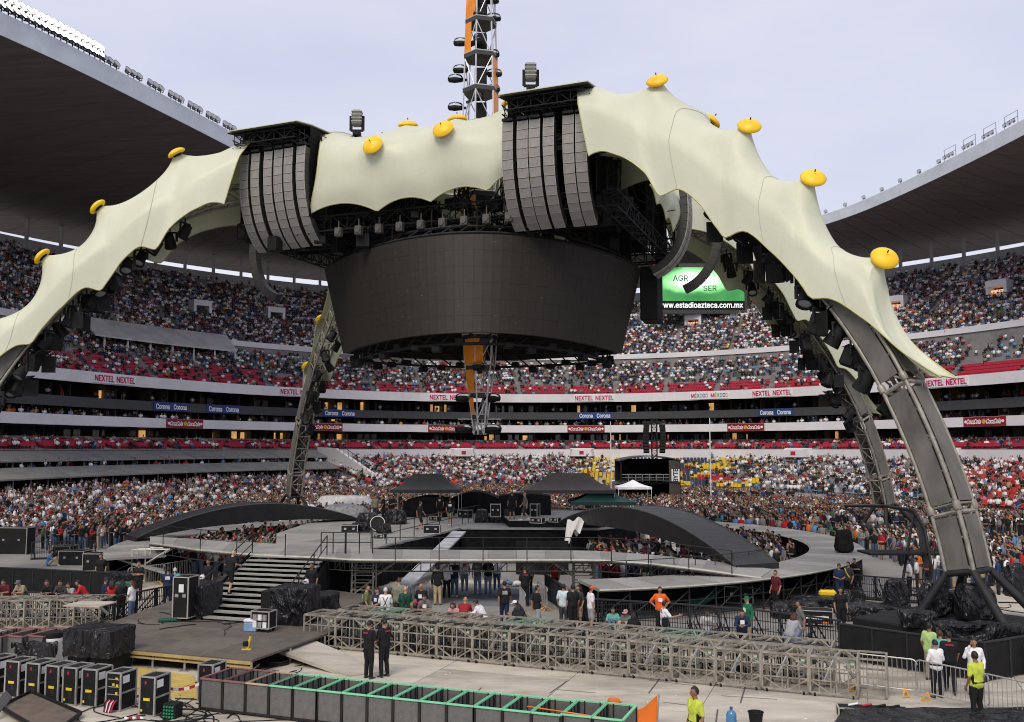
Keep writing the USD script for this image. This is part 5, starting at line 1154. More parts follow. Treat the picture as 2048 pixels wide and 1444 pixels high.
# ------------------------------------------------------------------ barriers, carts, racks and the rest of the foreground
def first_or_copy(store, key, build, p, rz, label, group):
    if key not in store:
        src = build(); store[key] = src; put(src, p, rz); setd(src, label=label, group=group); return src
    return copy(store[key], p, rz, label, group)
STORE = {}
m_bar = M('barrier_black', (.02, .021, .026), .55, 0, var=.3, dirt=((.06, .057, .053), .4), spec=.25)
m_scrim = M('black_scrim', (.013, .013, .0135), .75, var=.3, spec=.15)
def b_stage():
    t = thing('stage_barrier', None, 'barrier'); w, h = 1.2, 1.12; b = MB(); b.bar((-w / 2, 0, h), (w / 2, 0, h), .12, .05); b.build('top_rail', m_bar, t)
    b = MB()
    for x in (-w / 2 + .03, w / 2 - .03): b.bar((x, 0, 0), (x, 0, h), .05)
    b.bar((-w / 2, 0, .06), (w / 2, 0, .06), .05); b.build('frame', m_bar, t)
    b = MB()
    for k in range(11): b.bar((-w / 2 + .1 + k * .1, .0, .08), (-w / 2 + .1 + k * .1, 0, h - .03), .022)
    for z in (.4, .75): b.bar((-w / 2, .01, z), (w / 2, .01, z), .025)
    b.build('grille', m_bar, t)
    b = MB()
    for x in (-.45, .45): b.bar((x, 0, h - .1), (x, .95, .04), .04); b.bar((x, .02, .5), (x, .6, .05), .03)
    b.build('brace', m_bar, t); MB().box((0, .5, .02), (w, 1.0, .03)).build('foot_plate', m_bar, t); return t
def b_solid():
    t = thing('covered_barrier', None, 'barrier'); w, h = 1.2, 1.2
    MB().box((0, 0, h / 2 + .03), (w - .02, .03, h - .06)).build('black_cover', m_scrim, t); b = MB(); b.bar((-w / 2, 0, h), (w / 2, 0, h), .09, .05)
    for x in (-w / 2 + .02, w / 2 - .02): b.bar((x, -.03, 0), (x, -.03, h), .035)
    b.build('frame', m_bar, t); b = MB()
    for x in (-.4, .4): b.bar((x, .03, h - .1), (x, .8, .04), .04)
    b.build('brace', m_bar, t); return t
def b_silver():
    t = thing('crowd_control_barrier', None, 'barrier'); w, h = 2.15, 1.05; b = MB(); r = .15; pts = []
    for cx, cz, a0 in ((w / 2 - r, h - r, 0), (-w / 2 + r, h - r, 90), (-w / 2 + r, .18 + r, 180), (w / 2 - r, .18 + r, 270)):
        for a in np.linspace(a0, a0 + 90, 6): pts.append((cx + r * math.cos(math.radians(a)), 0, cz + r * math.sin(math.radians(a))))
    pts.append(pts[0]); b.tube(pts, .021, 6); b.build('frame', m_steel, t)
    for k in range(15):
        x = -w / 2 + .13 + k * (w - .26) / 14; MB().tube([(x, 0, .18), (x, 0, h)], .009, 5).build('upright_bar', m_steel, t)
    for x in (-w / 2 + .35, w / 2 - .35):
        b = MB(); b.tube([(x, -.3, .02), (x, -.22, .1), (x, 0, .2), (x, .22, .1), (x, .3, .02)], .02, 5); b.tube([(x, -.3, .02), (x + .14, -.12, .02), (x, 0, .2)], .018, 5); b.build('orange_foot', M('foot_orange', (.7, .3, .02), .5), t)
    return t
def line(kind, build, pts, label, group, w, wig=.03):
    p = np.array([q[:2] for q in pts], float); p = np.column_stack([p, np.zeros(len(p))]); d = np.r_[0, np.cumsum(np.linalg.norm(np.diff(p, axis=0), axis=1))]; n = max(1, int(round(d[-1] / w)))
    for k in range(n):
        x0, x1 = d[-1] * k / n, d[-1] * (k + 1) / n; a = np.array([np.interp(x0, d, p[:, i]) for i in range(3)]); b = np.array([np.interp(x1, d, p[:, i]) for i in range(3)]); v = b - a
        first_or_copy(STORE, kind, build, (a + b) / 2, math.atan2(v[1], v[0]) + rnd.uniform(-wig, wig), label, group)
T = lambda px, py: G(px, py, 1.1)
line('st', b_stage, [T(700, 1233), T(900, 1248), T(1061, 1257), T(1217, 1265), T(1340, 1273), T(1450, 1279), T(1648, 1293)], 'black steel barrier in the long front line behind the truss carts', 'black barriers in the front line', 1.2)
line('st', b_stage, [T(700, 1233), T(692, 1222), T(735, 1203)], 'black steel barrier in the short return beside the plywood platform', 'black barriers beside the plywood platform', 1.2)
line('st', b_stage, [T(1150, 1196), T(1191, 1199), T(1361, 1209), T(1522, 1222), T(1600, 1231), T(1680, 1243)], 'black steel barrier in the second line behind the seated people', 'black barriers in the second line', 1.2)
line('st', b_stage, [T(1090, 1150), T(1115, 1165), T(1150, 1196)], 'black steel barrier in the slanting line left of the right support tower', 'black barriers by the right support tower', 1.2)
line('so', b_solid, [G(1680, 1247, 1.2), G(1800, 1264, 1.2), G(1968, 1285, 1.2)], 'black covered barrier in front of the claw foot on the right', 'covered barriers before the claw foot', 1.2)
line('so', b_solid, [G(1968, 1285, 1.2), G(2110, 1262, 1.2)], 'black covered barrier turning back at the right edge of the photo', 'covered barriers at the right edge', 1.2)
line('so', b_solid, [G(-90, 1132, 1.2), G(60, 1137, 1.2), G(222, 1145, 1.2)], 'black covered barrier in the back line on the far left', 'covered barriers on the far left', 1.2)
line('st', b_stage, [T(-60, 1182), T(60, 1185), T(228, 1194)], 'black steel barrier in the left line where people lean', 'black barriers in the left line', 1.2)
line('st', b_stage, [T(228, 1194), T(290, 1182), T(352, 1170)], 'black steel barrier along the left edge of the plywood platform', 'black barriers left of the stairs', 1.2)
line('st', b_stage, [G(1560, 1100, 1.1) + [0, .0, 0], G(1640, 1117, 1.1)], 'black barrier beside the ring walkway on the right', 'barriers beside the ring on the right', 1.2) if False else None
line('st', b_stage, [T(1700, 1150), T(1790, 1158), T(1860, 1160)], 'black steel barrier holding the crowd behind the front right claw leg', 'black barriers behind the claw foot', 1.2)
line('st', b_stage, [T(60, 1085), T(130, 1083), T(195, 1082)], 'black steel barrier holding the crowd at the far left', 'black barriers at the left crowd', 1.2)
for k, (a, b) in enumerate((((9.75, 29.0), (11.6, 27.9)), ((11.66, 27.85), (12.72, 26.3)), ((12.76, 26.2), (13.7, 24.5)))):
    a, b = np.array(a), np.array(b); v = b - a
    first_or_copy(STORE, 'si', b_silver, np.r_[(a + b) / 2, 0.02], math.atan2(v[1], v[0]), 'silver crowd barrier with orange feet at the right, %s' % ('farthest, next to the truss carts', 'middle one beside the woman in white', 'nearest, at the right edge')[k], 'silver barriers on the right')
for (x0, y0), (x1, y1), lab in (((262, 1178), (322, 1170), 'silver crowd barrier under the left end of the walkway'), ((322, 1170), (385, 1158), 'silver crowd barrier just left of the black case by the stairs'), ((812, 1222), (858, 1206), 'silver crowd barrier in front of the black drape by the passage'), ((1035, 1215), (1055, 1245), 'silver barrier standing at an angle in the middle of the passage'), ((1062, 1200), (1110, 1238), 'silver barrier leaning across the passage beside the walking man'), ((2000, 1108), (2060, 1104), 'silver crowd barrier before the crowd at the far right')):
    a, b = G(x0, y0), G(x1, y1); v = b - a; copy(STORE['si'], (a + b) / 2 + [0, 0, .02], math.atan2(v[1], v[0]), lab, 'scattered silver barriers')

# truss carts
m_cart = M('dirty_cart_steel', (.34, .31, .255), .55, .3, var=.25, scale=5, dirt=((.16, .14, .11), .6))
m_cartg = M('greenish_cart_steel', (.22, .3, .22), .55, .2, var=.2, scale=4)
def cart(mat, name='truss_cart'):
    t = thing(name, None, 'cart'); w, d, h = 1.3, 1.15, 1.02; z0 = .12
    c = [(sx * w / 2, sy * d / 2) for sx, sy in ((-1, -1), (1, -1), (1, 1), (-1, 1))]
    b = MB()
    for k in range(4):
        a, e = c[k], c[(k + 1) % 4]; b.bar((*a, z0), (*a, z0 + h), .055)
        for z in (z0, z0 + h): b.bar((*a, z), (*e, z), .055)
    b.build('frame', mat, t)
    for y in (-d / 2, d / 2):
        b = MB()
        for x in (-.4, -.08, .08, .4): b.bar((x, y, z0), (x, y, z0 + h), .032)
        for z in (.34, .68): b.bar((-w / 2, y, z0 + z * h), (w / 2, y, z0 + z * h), .032)
        b.bar((-w / 2, y, z0 + .34 * h), (-.08, y, z0), .04); b.bar((w / 2, y, z0 + .34 * h), (.08, y, z0), .04); b.bar((-w / 2, y, z0 + .68 * h), (-.1, y, z0 + h), .04); b.bar((w / 2, y, z0 + .68 * h), (.1, y, z0 + h), .04); b.build('side_grid', mat, t)
    for x in (-w / 2, 0, w / 2):
        MB().bar((x, -d / 2, z0 + h - .03), (x * .2 + .15, d / 2, z0 + h - .03), .06, .05).build('top_bar', mat, t); MB().bar((x, -d / 2, z0 + .06), (x, d / 2, z0 + .06), .05).build('cross_bar', mat, t)
    MB().bar((-w / 2, -d / 2, z0 + h - .02), (0, d / 2, z0 + h - .02), .06, .05).build('top_bar', mat, t)
    b = MB(); b.bar((-.3, -d * .1, z0 + .2), (-.05, d * .3, z0 + .75), .05, .09); b.bar((.3, -d * .1, z0 + .75), (.5, d * .3, z0 + .3), .05, .09); b.build('slanted_bar', M('bright_bar', (.45, .46, .46), .4, .4), t)
    for k in range(4):
        x, y = c[k][0] * .8, c[k][1] * .97; b = MB(); b.bar((x, y, z0), (x, y, .07), .06); b.tube([(x - .025, y, .07), (x + .025, y, .07)], .07, 8); b.build('castor', m_black, t)
    for k in range(2):
        x = c[k][0] * .8; b = MB(); b.tube([(x - .05, -d / 2 - .02, z0 + h - .16), (x + .05, -d / 2 - .02, z0 + h - .16)], .06, 8); b.build('top_cup', m_cartg if k else m_black, t)
    return t
CARTW = ['', 'just left of the two guards', 'below the white-haired man in suspenders', 'below the bald man in black', 'below the dark red polo shirt', 'below the long-haired woman in black', 'below the man striding right', 'below the man with the orange cap', 'below the seated pair', 'below the orange red shirt', 'below the kneeling man in white', 'below the green jersey', 'below the plaid shirt woman', '']
aC, bC = G(606, 1294), G(1718, 1402); dC = norm(bC - aC); LC = np.linalg.norm(bC - aC); nC = 14; rzC = math.atan2(dC[1], dC[0]); back = np.array([-dC[1], dC[0], 0])
for k in range(nC):
    p = aC + dC * LC * (k + .5) / nC + back * .6; src = first_or_copy(STORE, 'cart', lambda: cart(m_cart), p, rzC + rnd.uniform(-.015, .015), 'truss cart in the front row, ' + ('at its left end' if k == 0 else 'at its right end' if k == nC - 1 else CARTW[k]), 'truss carts in the front row')
for k in range(nC - 1):
    p = aC + dC * LC * (k + .9) / nC + back * 1.95; 
    if k % 4 == 1: first_or_copy(STORE, 'cartg', lambda: cart(m_cartg, 'truss_cart'), p, rzC + rnd.uniform(-.02, .02), 'greenish truss cart standing in the second row behind the grey ones', 'greenish truss carts in the second row')
    else: copy(STORE['cart'], p, rzC + rnd.uniform(-.02, .02), 'grey truss cart standing in the second row close to the barriers', 'grey truss carts in the second row')
ob = thing('open_cart_frame', 'open steel cart frame at the right end of the truss carts', 'cart', G(1740, 1398), rzC); b = MB()
for x in (-.35, .45):
    for y in (0, 1.1): b.bar((x, y, 0), (x, y, 1.1), .05)
for z in (.05, .6, 1.1): b.bar((-.35, 0, z), (.45, 0, z), .05); b.bar((.45, 0, z), (.45, 1.1, z), .05); b.bar((-.35, 1.1, z), (.45, 1.1, z), .05)
b.build('frame', m_cart, ob); MB().bar((-.35, 0, .05), (.45, 0, .6), .05).bar((.45, 0, .05), (.45, 1.1, .6), .05).build('brace', m_cart, ob)
for k in range(5):
    p = G(-30 + k * 50, 1262 - k * 1.0) + [0, .6, 0]; copy(STORE['cart'], p, -.16 + rnd.uniform(-.03, .03), 'truss cart in the group at the far left, %s' % ('cut by the frame edge', 'second from left', 'middle', 'second from right', 'rightmost with a board on top')[k], 'truss carts at the left')
p = G(180, 1208, 1.17); MB().cbox(p, (1.5, 1.2, .05), .01, rotz(-.16)).build('loose_board', m_floor2, label='pale board lying on top of the rightmost left truss cart', cat='board')

# steel bins
m_binframe = M('bin_frame', (.025, .022, .022), .55, 0, var=.3, spec=.25); m_binmesh = M('bin_mesh', (.15, .15, .145), .6, .2, var=.15, scale=8, bump=.5, bscale=80)
m_mint = M('mint_paint', (.22, .62, .36), .5, var=.1); m_pink = M('faded_red_paint', (.24, .11, .1), .55, var=.2); m_tan = M('tan_paint', (.48, .36, .25), .55, var=.15)
aB, bB = G(396, 1418), G(911, 1478); dB = norm(bB - aB); nB, wB, hB, lB = 16, .735, .78, 1.35; rzB = math.atan2(dB[1], dB[0]); bkB = np.array([-dB[1], dB[0], 0]); aB = G(487, 1432) - dB * 2 * wB * .97
BINW = ['', 'second from its left end', 'beside the faded red ones', 'first of its colour beside the tan one', 'level with the pale ramp', 'left of the two guards', 'below the left guard', 'below the right guard', 'just right of the guards', 'seventh before the orange net', 'sixth before the orange net', 'fifth before the orange net', 'under the end of the orange strap', 'under the orange strap', 'next to last before the orange net', '']
def bin_(rim, tag):
    t = thing('steel_bin', None, 'bin'); w, d, h = wB - .015, lB, hB; z0 = .08
    c = [(sx * w / 2, sy * d / 2) for sx, sy in ((-1, -1), (1, -1), (1, 1), (-1, 1))]; b = MB()
    for k in range(4):
        a, e = c[k], c[(k + 1) % 4]; b.bar((*a, z0 - .02), (*a, z0 + h - .02), .055); b.bar((*a, z0), (*e, z0), .05)
    b.build('frame', m_binframe, t); b = MB()
    for k in range(4): b.bar((*c[k], z0 + h), (*c[(k + 1) % 4], z0 + h), .06, .035)
    b.build('rim', rim, t)
    for k in range(4):
        a, e = np.array(c[k]), np.array(c[(k + 1) % 4]); m_ = (a + e) / 2 * .985; L = np.linalg.norm(e - a) - .07; MB().box((*m_, z0 + h / 2), (L, .012, h - .06) if k % 2 == 0 else (.012, L, h - .06)).build('mesh_side', m_binmesh, t)
    b = MB()
    for k in range(5): b.bar((-w / 2 + .02, -d / 2 + .12 + k * .27, z0), (-w / 2 + .02, -d / 2 + .12 + k * .27, z0 + h), .03); b.bar((w / 2 - .02, -d / 2 + .12 + k * .27, z0), (w / 2 - .02, -d / 2 + .12 + k * .27, z0 + h), .03)
    for k in range(2): b.bar((-.2 + k * .4, d / 2 - .02, z0), (-.2 + k * .4, d / 2 - .02, z0 + h), .03)
    b.build('side_rib', m_binframe, t); MB().box((0, 0, z0), (w, d, .03)).build('floor', m_binframe, t)
    for k in range(4): MB().tube([(c[k][0] * .8 - .025, c[k][1] * .85, .045), (c[k][0] * .8 + .025, c[k][1] * .85, .045)], .045, 8).build('castor', m_black, t)
    return t
for k in range(nB):
    p = aB + dB * wB * (k + .5) + bkB * lB / 2; kind = 'pink' if k < 2 else 'tan' if k == 2 else 'mint'
    if k > 13: p = p + bkB * .1
    lab = 'open mesh bin with a %s rim, %s' % ({'pink': 'faded red', 'tan': 'tan', 'mint': 'mint green'}[kind], 'at its left end' if k == 0 else 'at its right end by the orange net' if k == nB - 1 else BINW[k])
    first_or_copy(STORE, 'bin' + kind, lambda: bin_({'pink': m_pink, 'tan': m_tan, 'mint': m_mint}[kind], kind), p, rzB, lab, 'steel bins in the front row')
for k in range(3): copy(STORE['binpink'], G(-15 + k * 42, 1330) + [0, 1.0, 0], -.3, 'dark open bin at the far left behind the amplifier racks, %s' % ('half out of the frame', 'middle of three', 'beside the pile of tarpaulin')[k], 'dark bins at the left')

# amplifier racks
m_lab = M('rack_label_yellow', (.75, .55, .02), .5); m_paper = M('paper', (.75, .75, .75), .6, var=.03)
def rack(kind):
    t = thing('amplifier_rack', None, 'rack'); w, d, h = .46, .62, 1.0
    MB().box((0, 0, h / 2 + .03), (w, d, h)).build('shell', m_black, t); e = MB(); q = [(sx * w / 2, sy * d / 2) for sx, sy in ((-1, -1), (1, -1), (1, 1), (-1, 1))]
    for k in range(4):
        a, c = q[k], q[(k + 1) % 4]
        for z in (.04, h + .03): e.bar((*a, z), (*c, z), .04)
        e.bar((*a, .03), (*a, h + .03), .045)
    e.bar((w / 2, -d / 2, .5), (w / 2, d / 2, .5), .03, .05); e.build('aluminium_edge', m_steel, t)
    MB().box((0, -d / 2 + .02, h / 2), (w - .06, .03, h - .1)).build('front_panel', M('rack_front', (.018, .018, .02), .4), t)
    if kind == 0:
        MB().box((-.02, -d / 2 - .002, .45), (.2, .02, .07)).build('yellow_label', m_lab, t); MB().box((-.06, -d / 2 - .002, .88), (.05, .02, .08)).build('red_label', m_red, t); MB().box((-.17, -d / 2 - .002, .16), (.05, .02, .06)).build('yellow_tag', m_lab, t); MB().box((.03, -d / 2 - .002, .3), (.12, .015, .14)).build('handle_plate', m_blacksteel, t)
    else:
        for z in (.86, .66, .46):
            MB().box((0, -d / 2 - .0, z), (w - .1, .03, .02)).build('shelf_edge', m_steel, t)
        for x, z in ((.1, .88), (0, .72), (.12, .7), (.1, .5)): MB().box((x, -d / 2 - .004, z), (.07, .02, .06)).build('yellow_socket', m_lab, t)
        for k in range(8): MB().tube([(-.15 + .04 * k, -d / 2 - .02, .34 - .02 * (k % 3)), (-.14 + .04 * k, -d / 2 - .14, .26), (-.12 + .03 * k, -d / 2 - .2, .04)], .02, 6).build('plug_cable', (m_black, m_red, m_paper)[k % 3], t)
    MB().box((w / 2 + .004, -.1, .84), (.01, .26, .2)).build('paper_sheet', m_paper, t); return t
for k, (px, py, kind) in enumerate(((-12, 1390, 0), (28, 1397, 0), (70, 1402, 0), (110, 1408, 0), (145, 1412, 0), (183, 1416, 0), (232, 1424, 1), (300, 1434, 0), (416, 1405, 0))):
    first_or_copy(STORE, 'rack%d' % kind, lambda: rack(kind), G(px, py) + [0, .3, 0], -.32 + rnd.uniform(-.05, .05), 'black amplifier rack with pale edges, ' + ['cut by the left frame edge', 'second in the row from the left', 'third in the row from the left', 'fourth in the row from the left', 'fifth in the row, with a bottle behind', 'sixth in the row, with a paper on its side', 'with yellow sockets and bunched plugs in front', 'standing apart at the right of the row', 'beside the first steel bin'][k], 'amplifier racks')
sbx = thing('stage_box', 'small black box full of green connectors among cables', 'box', G(340, 1440) + [0, .2, 0], -.3); MB().cbox((0, 0, .2), (.38, .35, .4), .02).build('shell', m_black, sbx)
for i in range(4):
    for j in range(4): MB().tube([(-.13 + .085 * i, -.17, .07 + .085 * j), (-.13 + .085 * i, -.21, .07 + .085 * j)], .028, 8).build('green_connector', M('connector_green', (.02, .25, .12), .4), sbx)
# big covered stack, barrel, ramps, pipes at the left
big = thing('covered_stack', 'tall stack of equipment draped in wrinkled black plastic beside the white barrel', 'covered equipment'); A4 = [G(122, 1343), G(232, 1352), G(266, 1340), G(150, 1328)]; hgt = 1.5
def crumple(quad, z0, z1, n=16, amp=.07, seed=1, top=True):
    q = np.array(quad); per = []
    for k in range(4):
        for u in np.linspace(0, 1, n, endpoint=False): per.append(q[k] * (1 - u) + q[(k + 1) % 4] * u)
    per = np.array(per); c = q.mean(0); out = (per - c) * [1, 1, 0]; out /= np.linalg.norm(out, axis=1, keepdims=True); rows = []
    for w in np.linspace(0, 1, 12):
        p = per.copy(); p[:, 2] = z0 + (z1 - z0) * w; f = meshkit.fbm(np.column_stack([per[:, :2] * 2.2, 0 * per[:, 0] + w * 1.4]), 4, seed) - .5; p += out * (f * amp * 4 * (1.15 - .7 * w))[:, None]; rows.append(p)
    for s in (.96, .85, .6, .3, .02):
        p = c + (per - c) * s; p[:, 2] = z1 + .02 + (meshkit.fbm(np.column_stack([p[:, :2] * 2, 0 * s + 0 * p[:, 0]]), 3, seed) - .5) * amp * 2.0; rows.append(p)
    return MB().grid(np.array(rows), closed=True)
A4[1] = A4[0] + [1.75, -.55, 0]; A4[2] = A4[1] + [.3, 1.3, 0]; A4[3] = A4[0] + [.3, 1.4, 0]
crumple(A4, .5, 1.32, seed=5).build('plastic_cover', m_tarp, big, smooth=45); 
for k in range(2): MB().cbox((A4[0] + (A4[1] - A4[0]) * (.27 + .47 * k) + [.15, .75, .33]), (.78, 1.1, .66), .03, rotz(-.3)).build('cabinet', m_black, big)
bl = thing('barrel', 'white plastic barrel with a black lid beside the covered stack', 'barrel', G(106, 1322)); MB().lathe([(.001, 0), (.27, 0), (.3, .06), (.29, .3), (.305, .34), (.29, .38), (.295, .62), (.31, .66), (.3, .78), (.28, .82)], n=20).build('drum', m_white, bl, smooth=40); MB().lathe([(.3, .78), (.31, .8), (.31, .95), (.27, .97), (.001, .97)], n=20).build('lid', m_black, bl, smooth=40)
MB().slab(np.array([[G(-30, 1290, .35), G(100, 1278, .45)], [G(-30, 1276, .35), G(100, 1266, .45)]]), .12).build('timber_ramp', m_floor2, label='pale board ramp at the far left below the truss carts', cat='ramp')
crumple([G(20, 1325), G(112, 1332), G(118, 1312), G(30, 1305)], .25, .65, amp=.11, seed=8).build('tarpaulin_heap', m_tarp, label='heap of crumpled shiny black tarpaulin behind the amplifier racks', cat='tarpaulin', smooth=40)
rmp = thing('equipment_tray', 'flat brown tray with raised edges tilted on the ground at the bottom left corner', 'tray'); q = [G(0, 1415, .15), G(62, 1385, .2), G(162, 1428, .12), G(100, 1475, .1)]
MB().slab(np.array([[q[0], q[1]], [q[3], q[2]]]), .05).build('tray_floor', M('brown_board', (.13, .1, .08), .8, var=.25, scale=3), rmp); b = MB()
for k in range(4): b.bar(q[k] + [0, 0, .03], q[(k + 1) % 4] + [0, 0, .03], .06, .08)
b.build('tray_edge', m_black, rmp)
MB().slab(np.array([[G(-40, 1440, .3), G(12, 1380, .5)], [G(-40, 1470, .05), G(24, 1394, .3)]]), .04).build('leaning_panel', m_binmesh, label='grey panel leaning at the far bottom left', cat='panel')
# yellow slatted ramp and rubber mat in the gap
yr = thing('yellow_ramp', 'yellow slatted ramp lying between the amplifier racks and the steel bins', 'ramp'); a, b_, c_, d_ = G(262, 1388, .05), G(395, 1398, .05), G(388, 1350, .05), G(266, 1332, .05)
m_yb = M('yellow_board', (.5, .37, .1), .65, var=.12, scale=2, dirt=((.35, .25, .08), .5))
for k in range(12):
    u0, u1 = k / 12 + .004, (k + 1) / 12 - .008; f = lambda u, v: (a * (1 - u) + b_ * u) * (1 - v) + (d_ * (1 - u) + c_ * u) * v
    MB().slab(np.array([[f(0, u0), f(1, u0)], [f(0, u1), f(1, u1)]]), .04).build('slat', m_yb, yr)
MB().slab(np.array([[G(265, 1331, .025), G(470, 1342, .025)], [G(270, 1310, .025), G(480, 1322, .025)]]), .02).build('rubber_mat', M('rubber_grey', (.08, .078, .072), .7, var=.4, scale=2, dirt=((.3, .28, .24), .6)), label='dark rubber mat with pale marks below the plywood platform edge', cat='mat')
# red and white barrier tape between racks and bins
m_tw = M('tape_white', (.75, .74, .72), .5)
tp_ = thing('barrier_tape', 'red and white barrier tape sagging between an amplifier rack and the first bin', 'tape'); A_, B_, C_ = G(323, 1372, .72), G(362, 1388, .25), G(402, 1366, .72)
pts = np.array([(1 - u) ** 2 * A_ + 2 * u * (1 - u) * B_ + u * u * C_ for u in np.linspace(0, 1, 15)])
for k in range(14): MB().bar(pts[k], pts[k + 1], .015, .075).build('tape_piece', (m_tw, m_red)[k // 2 % 2], tp_)
# cables on the ground
def cables(n, region, label, seed, length=(2, 5), r=.016, mats=(m_black,), tagged=True, z=.03):
    g_ = random.Random(seed); P0 = [G(*q)[:2] for q in region]; pg = Polygon(P0); x0, y0, x1, y1 = pg.bounds; bm = MB(); out = 0
    from shapely.geometry import Point
    while out < n:
        x, y = g_.uniform(x0, x1), g_.uniform(y0, y1)
        if not pg.contains(Point(x, y)): continue
        a = g_.uniform(0, 6.28); k_ = g_.uniform(-.5, .5); p = [(x, y, z)]
        for i in range(int(g_.uniform(*length) / .18)):
            a += k_ * .3 + g_.gauss(0, .16); x += .18 * math.cos(a); y += .18 * math.sin(a); p.append((x, y, z + g_.uniform(0, .02)))
            if g_.random() < .05: k_ = g_.uniform(-1.2, 1.2)
        bm.tube(p, r * g_.uniform(.7, 1.4), 4, cap=False); out += 1
    bm.build('cables', mats[0], label=label, cat='cables', kind='stuff')
cables(34, [(200, 1444), (330, 1385), (395, 1412), (560, 1460), (200, 1470)], 'tangle of black cables on the ground before the amplifier racks', 3)
cables(10, [(420, 1338), (620, 1330), (600, 1345), (430, 1350)], 'loose black cables below the plywood platform edge', 4, (1, 2.5))
cables(24, [(1820, 1225), (2048, 1200), (2048, 1290), (1900, 1290)], 'bundles of black cable strewn over the claw foot base', 6, (1, 3), .02, z=.98)
cables(7, [(395, 1445), (900, 1500), (900, 1470), (420, 1438)], 'cables running along the foot of the steel bins', 7)
coil = thing('cable_coil', 'coil of black cable lying on the floor under the pale ramp', 'cable', G(548, 1330) + [0, 0, .02]); b = MB()
for k in range(6):
    a = np.linspace(0, 2 * np.pi, 25); b.tube(np.column_stack([(.42 + .03 * (k % 3)) * np.cos(a), (.38 + .03 * (k % 2)) * np.sin(a), .02 + .022 * k + 0 * a]), .017, 5, cap=False)
b.build('coil', m_black, coil)
for k, (px, py) in enumerate(((470, 1402), (118, 1416), (265, 1440))):
    t = thing('cable_plugs', ['small heap of coloured plugs behind the first bin', 'red and white plugs on the ground by the fourth rack', 'red and white reel of tape among the cables'][k], 'plugs', G(px, py))
    for j in range(5): MB().tube([(-.2 + .1 * j, .05 * (j % 2), .05), (-.1 + .1 * j, -.05, .05)], .035, 7).build('plug', (m_paper, m_red)[j % 2], t)
# cases and packs round the stairs
up_case = roadcase(G(370, 1240, .55), .62, .75, 1.55, 'tall upright black road case standing at the left foot of the stairs', -.2)
MB().box((.03, -.39, 1.25), (.2, .012, .3)).build('paper_sheet', m_paper, up_case)
br = thing('broom', 'yellow-handled broom leaning against the tall case by the stairs', 'broom', G(352, 1243, .55)); MB().tube([(0, 0, .05), (.12, .12, 1.3)], .014, 6).build('handle', m_yellow, br); MB().box((0, -.03, .05), (.45, .08, .08)).build('brush', m_black, br)
MB().cbox(G(336, 1240, .62), (.7, .25, .16), .05, rotz(.3)).build('green_bag', M('dark_green_cloth', (.01, .07, .05), .7), label='dark green rolled bag lying left of the tall case', cat='bag')
def tarp_block(px, py, z, w, d, h, label, seed, rz=-.2):
    p = G(px, py, z); R = rotz(rz); q = [p + R @ np.array(v) for v in ((-w / 2, -d / 2, 0), (w / 2, -d / 2, 0), (w / 2, d / 2, 0), (-w / 2, d / 2, 0))]
    return crumple(q, z + .01, z + h, amp=.09, seed=seed).build('tarp_covered_block', m_tarp, label=label, cat='covered equipment', smooth=40)
tarp_block(402, 1232, .55, 1.0, 1.6, 1.25, 'equipment under black plastic right beside the tall case, left of the stairs', 31)
tarp_block(590, 1245, .55, 1.5, 1.4, 1.35, 'loudspeaker stack draped in torn shiny plastic at the right foot of the stairs', 32)
tarp_block(638, 1222, .55, 1.4, 1.0, .7, 'low heap of shiny black plastic spilling right of the draped loudspeakers', 33)
MB().cbox(G(540, 1248, .55) + [0, .2, .62], (.62, .6, 1.2), .03, rotz(-.25)).build('tall_loudspeaker', m_black, label='tall black loudspeaker cabinet beside the draped stack at the stair foot', cat='loudspeaker')
cn = roadcase(G(527, 1262, .55), .72, .5, .62, 'open black case full of gear beside the cooler at the stair foot', -.3)
for k in range(3):
    for j in range(2): MB().box((-.2 + k * .2, -.27, .26 + .26 * j), (.15, .03, .2)).build('gear_tray', (m_paper, m_steel)[(k + j) % 2], cn)
co = thing('cooler', 'pale blue cooler with a white lid at the foot of the stairs', 'cooler', G(503, 1262, .55), -.15); MB().cbox((0, 0, .16), (.48, .34, .32), .03).build('body', M('cooler_blue', (.2, .33, .5), .45), co); MB().cbox((0, 0, .38), (.5, .36, .1), .03).build('lid', m_white, co)
ps = thing('power_tool', 'small yellow and black pole stand at the front edge of the plywood platform', 'tool', G(494, 1300, .55)); MB().bar((0, 0, 0), (.08, .1, .42), .05).build('yellow_arm', m_yellow, ps); MB().cbox((-.05, 0, .2), (.16, .12, .16), .02).build('black_body', m_black, ps); MB().box((-.02, 0, .02), (.3, .1, .03)).build('yellow_base', m_yellow, ps)
# foreground right: orange net, bottle, bin, cases
on = thing('orange_net_roll', 'upright roll of orange safety net with loose netting beside it at the bottom edge', 'net', G(1228, 1455)); MB().lathe([(.001, 0), (.15, 0), (.17, .1), (.15, .2), (.175, .35), (.155, .5), (.17, .65), (.14, .72), (.001, .7)], n=18).build('roll', m_orange, on, smooth=50)
u = np.linspace(0, 1, 16); b = MB(); rows = [np.column_stack([.15 + .95 * u, -.1 * u + .05 * np.sin(9 * u), (.62 + .12 * u * 1.5 - .5 * np.sin(np.pi * u) * .5) * (1 - v) + .02]) for v in np.linspace(0, 1, 6)]; b.slab(np.array(rows), np.array([0, .01, 0])); b.build('loose_net', m_orange, on, smooth=60); MB().tube([(1.08, -.1, 0), (1.14, -.12, .85)], .025, 6).build('stake', m_steel, on)
MB().tube([G(1055, 1413, .86), G(1130, 1424, .9), G(1215, 1437, .85)], .018, 5).build('orange_strap', m_orange, label='orange strap lying across the rims of the mint green bins', cat='strap')
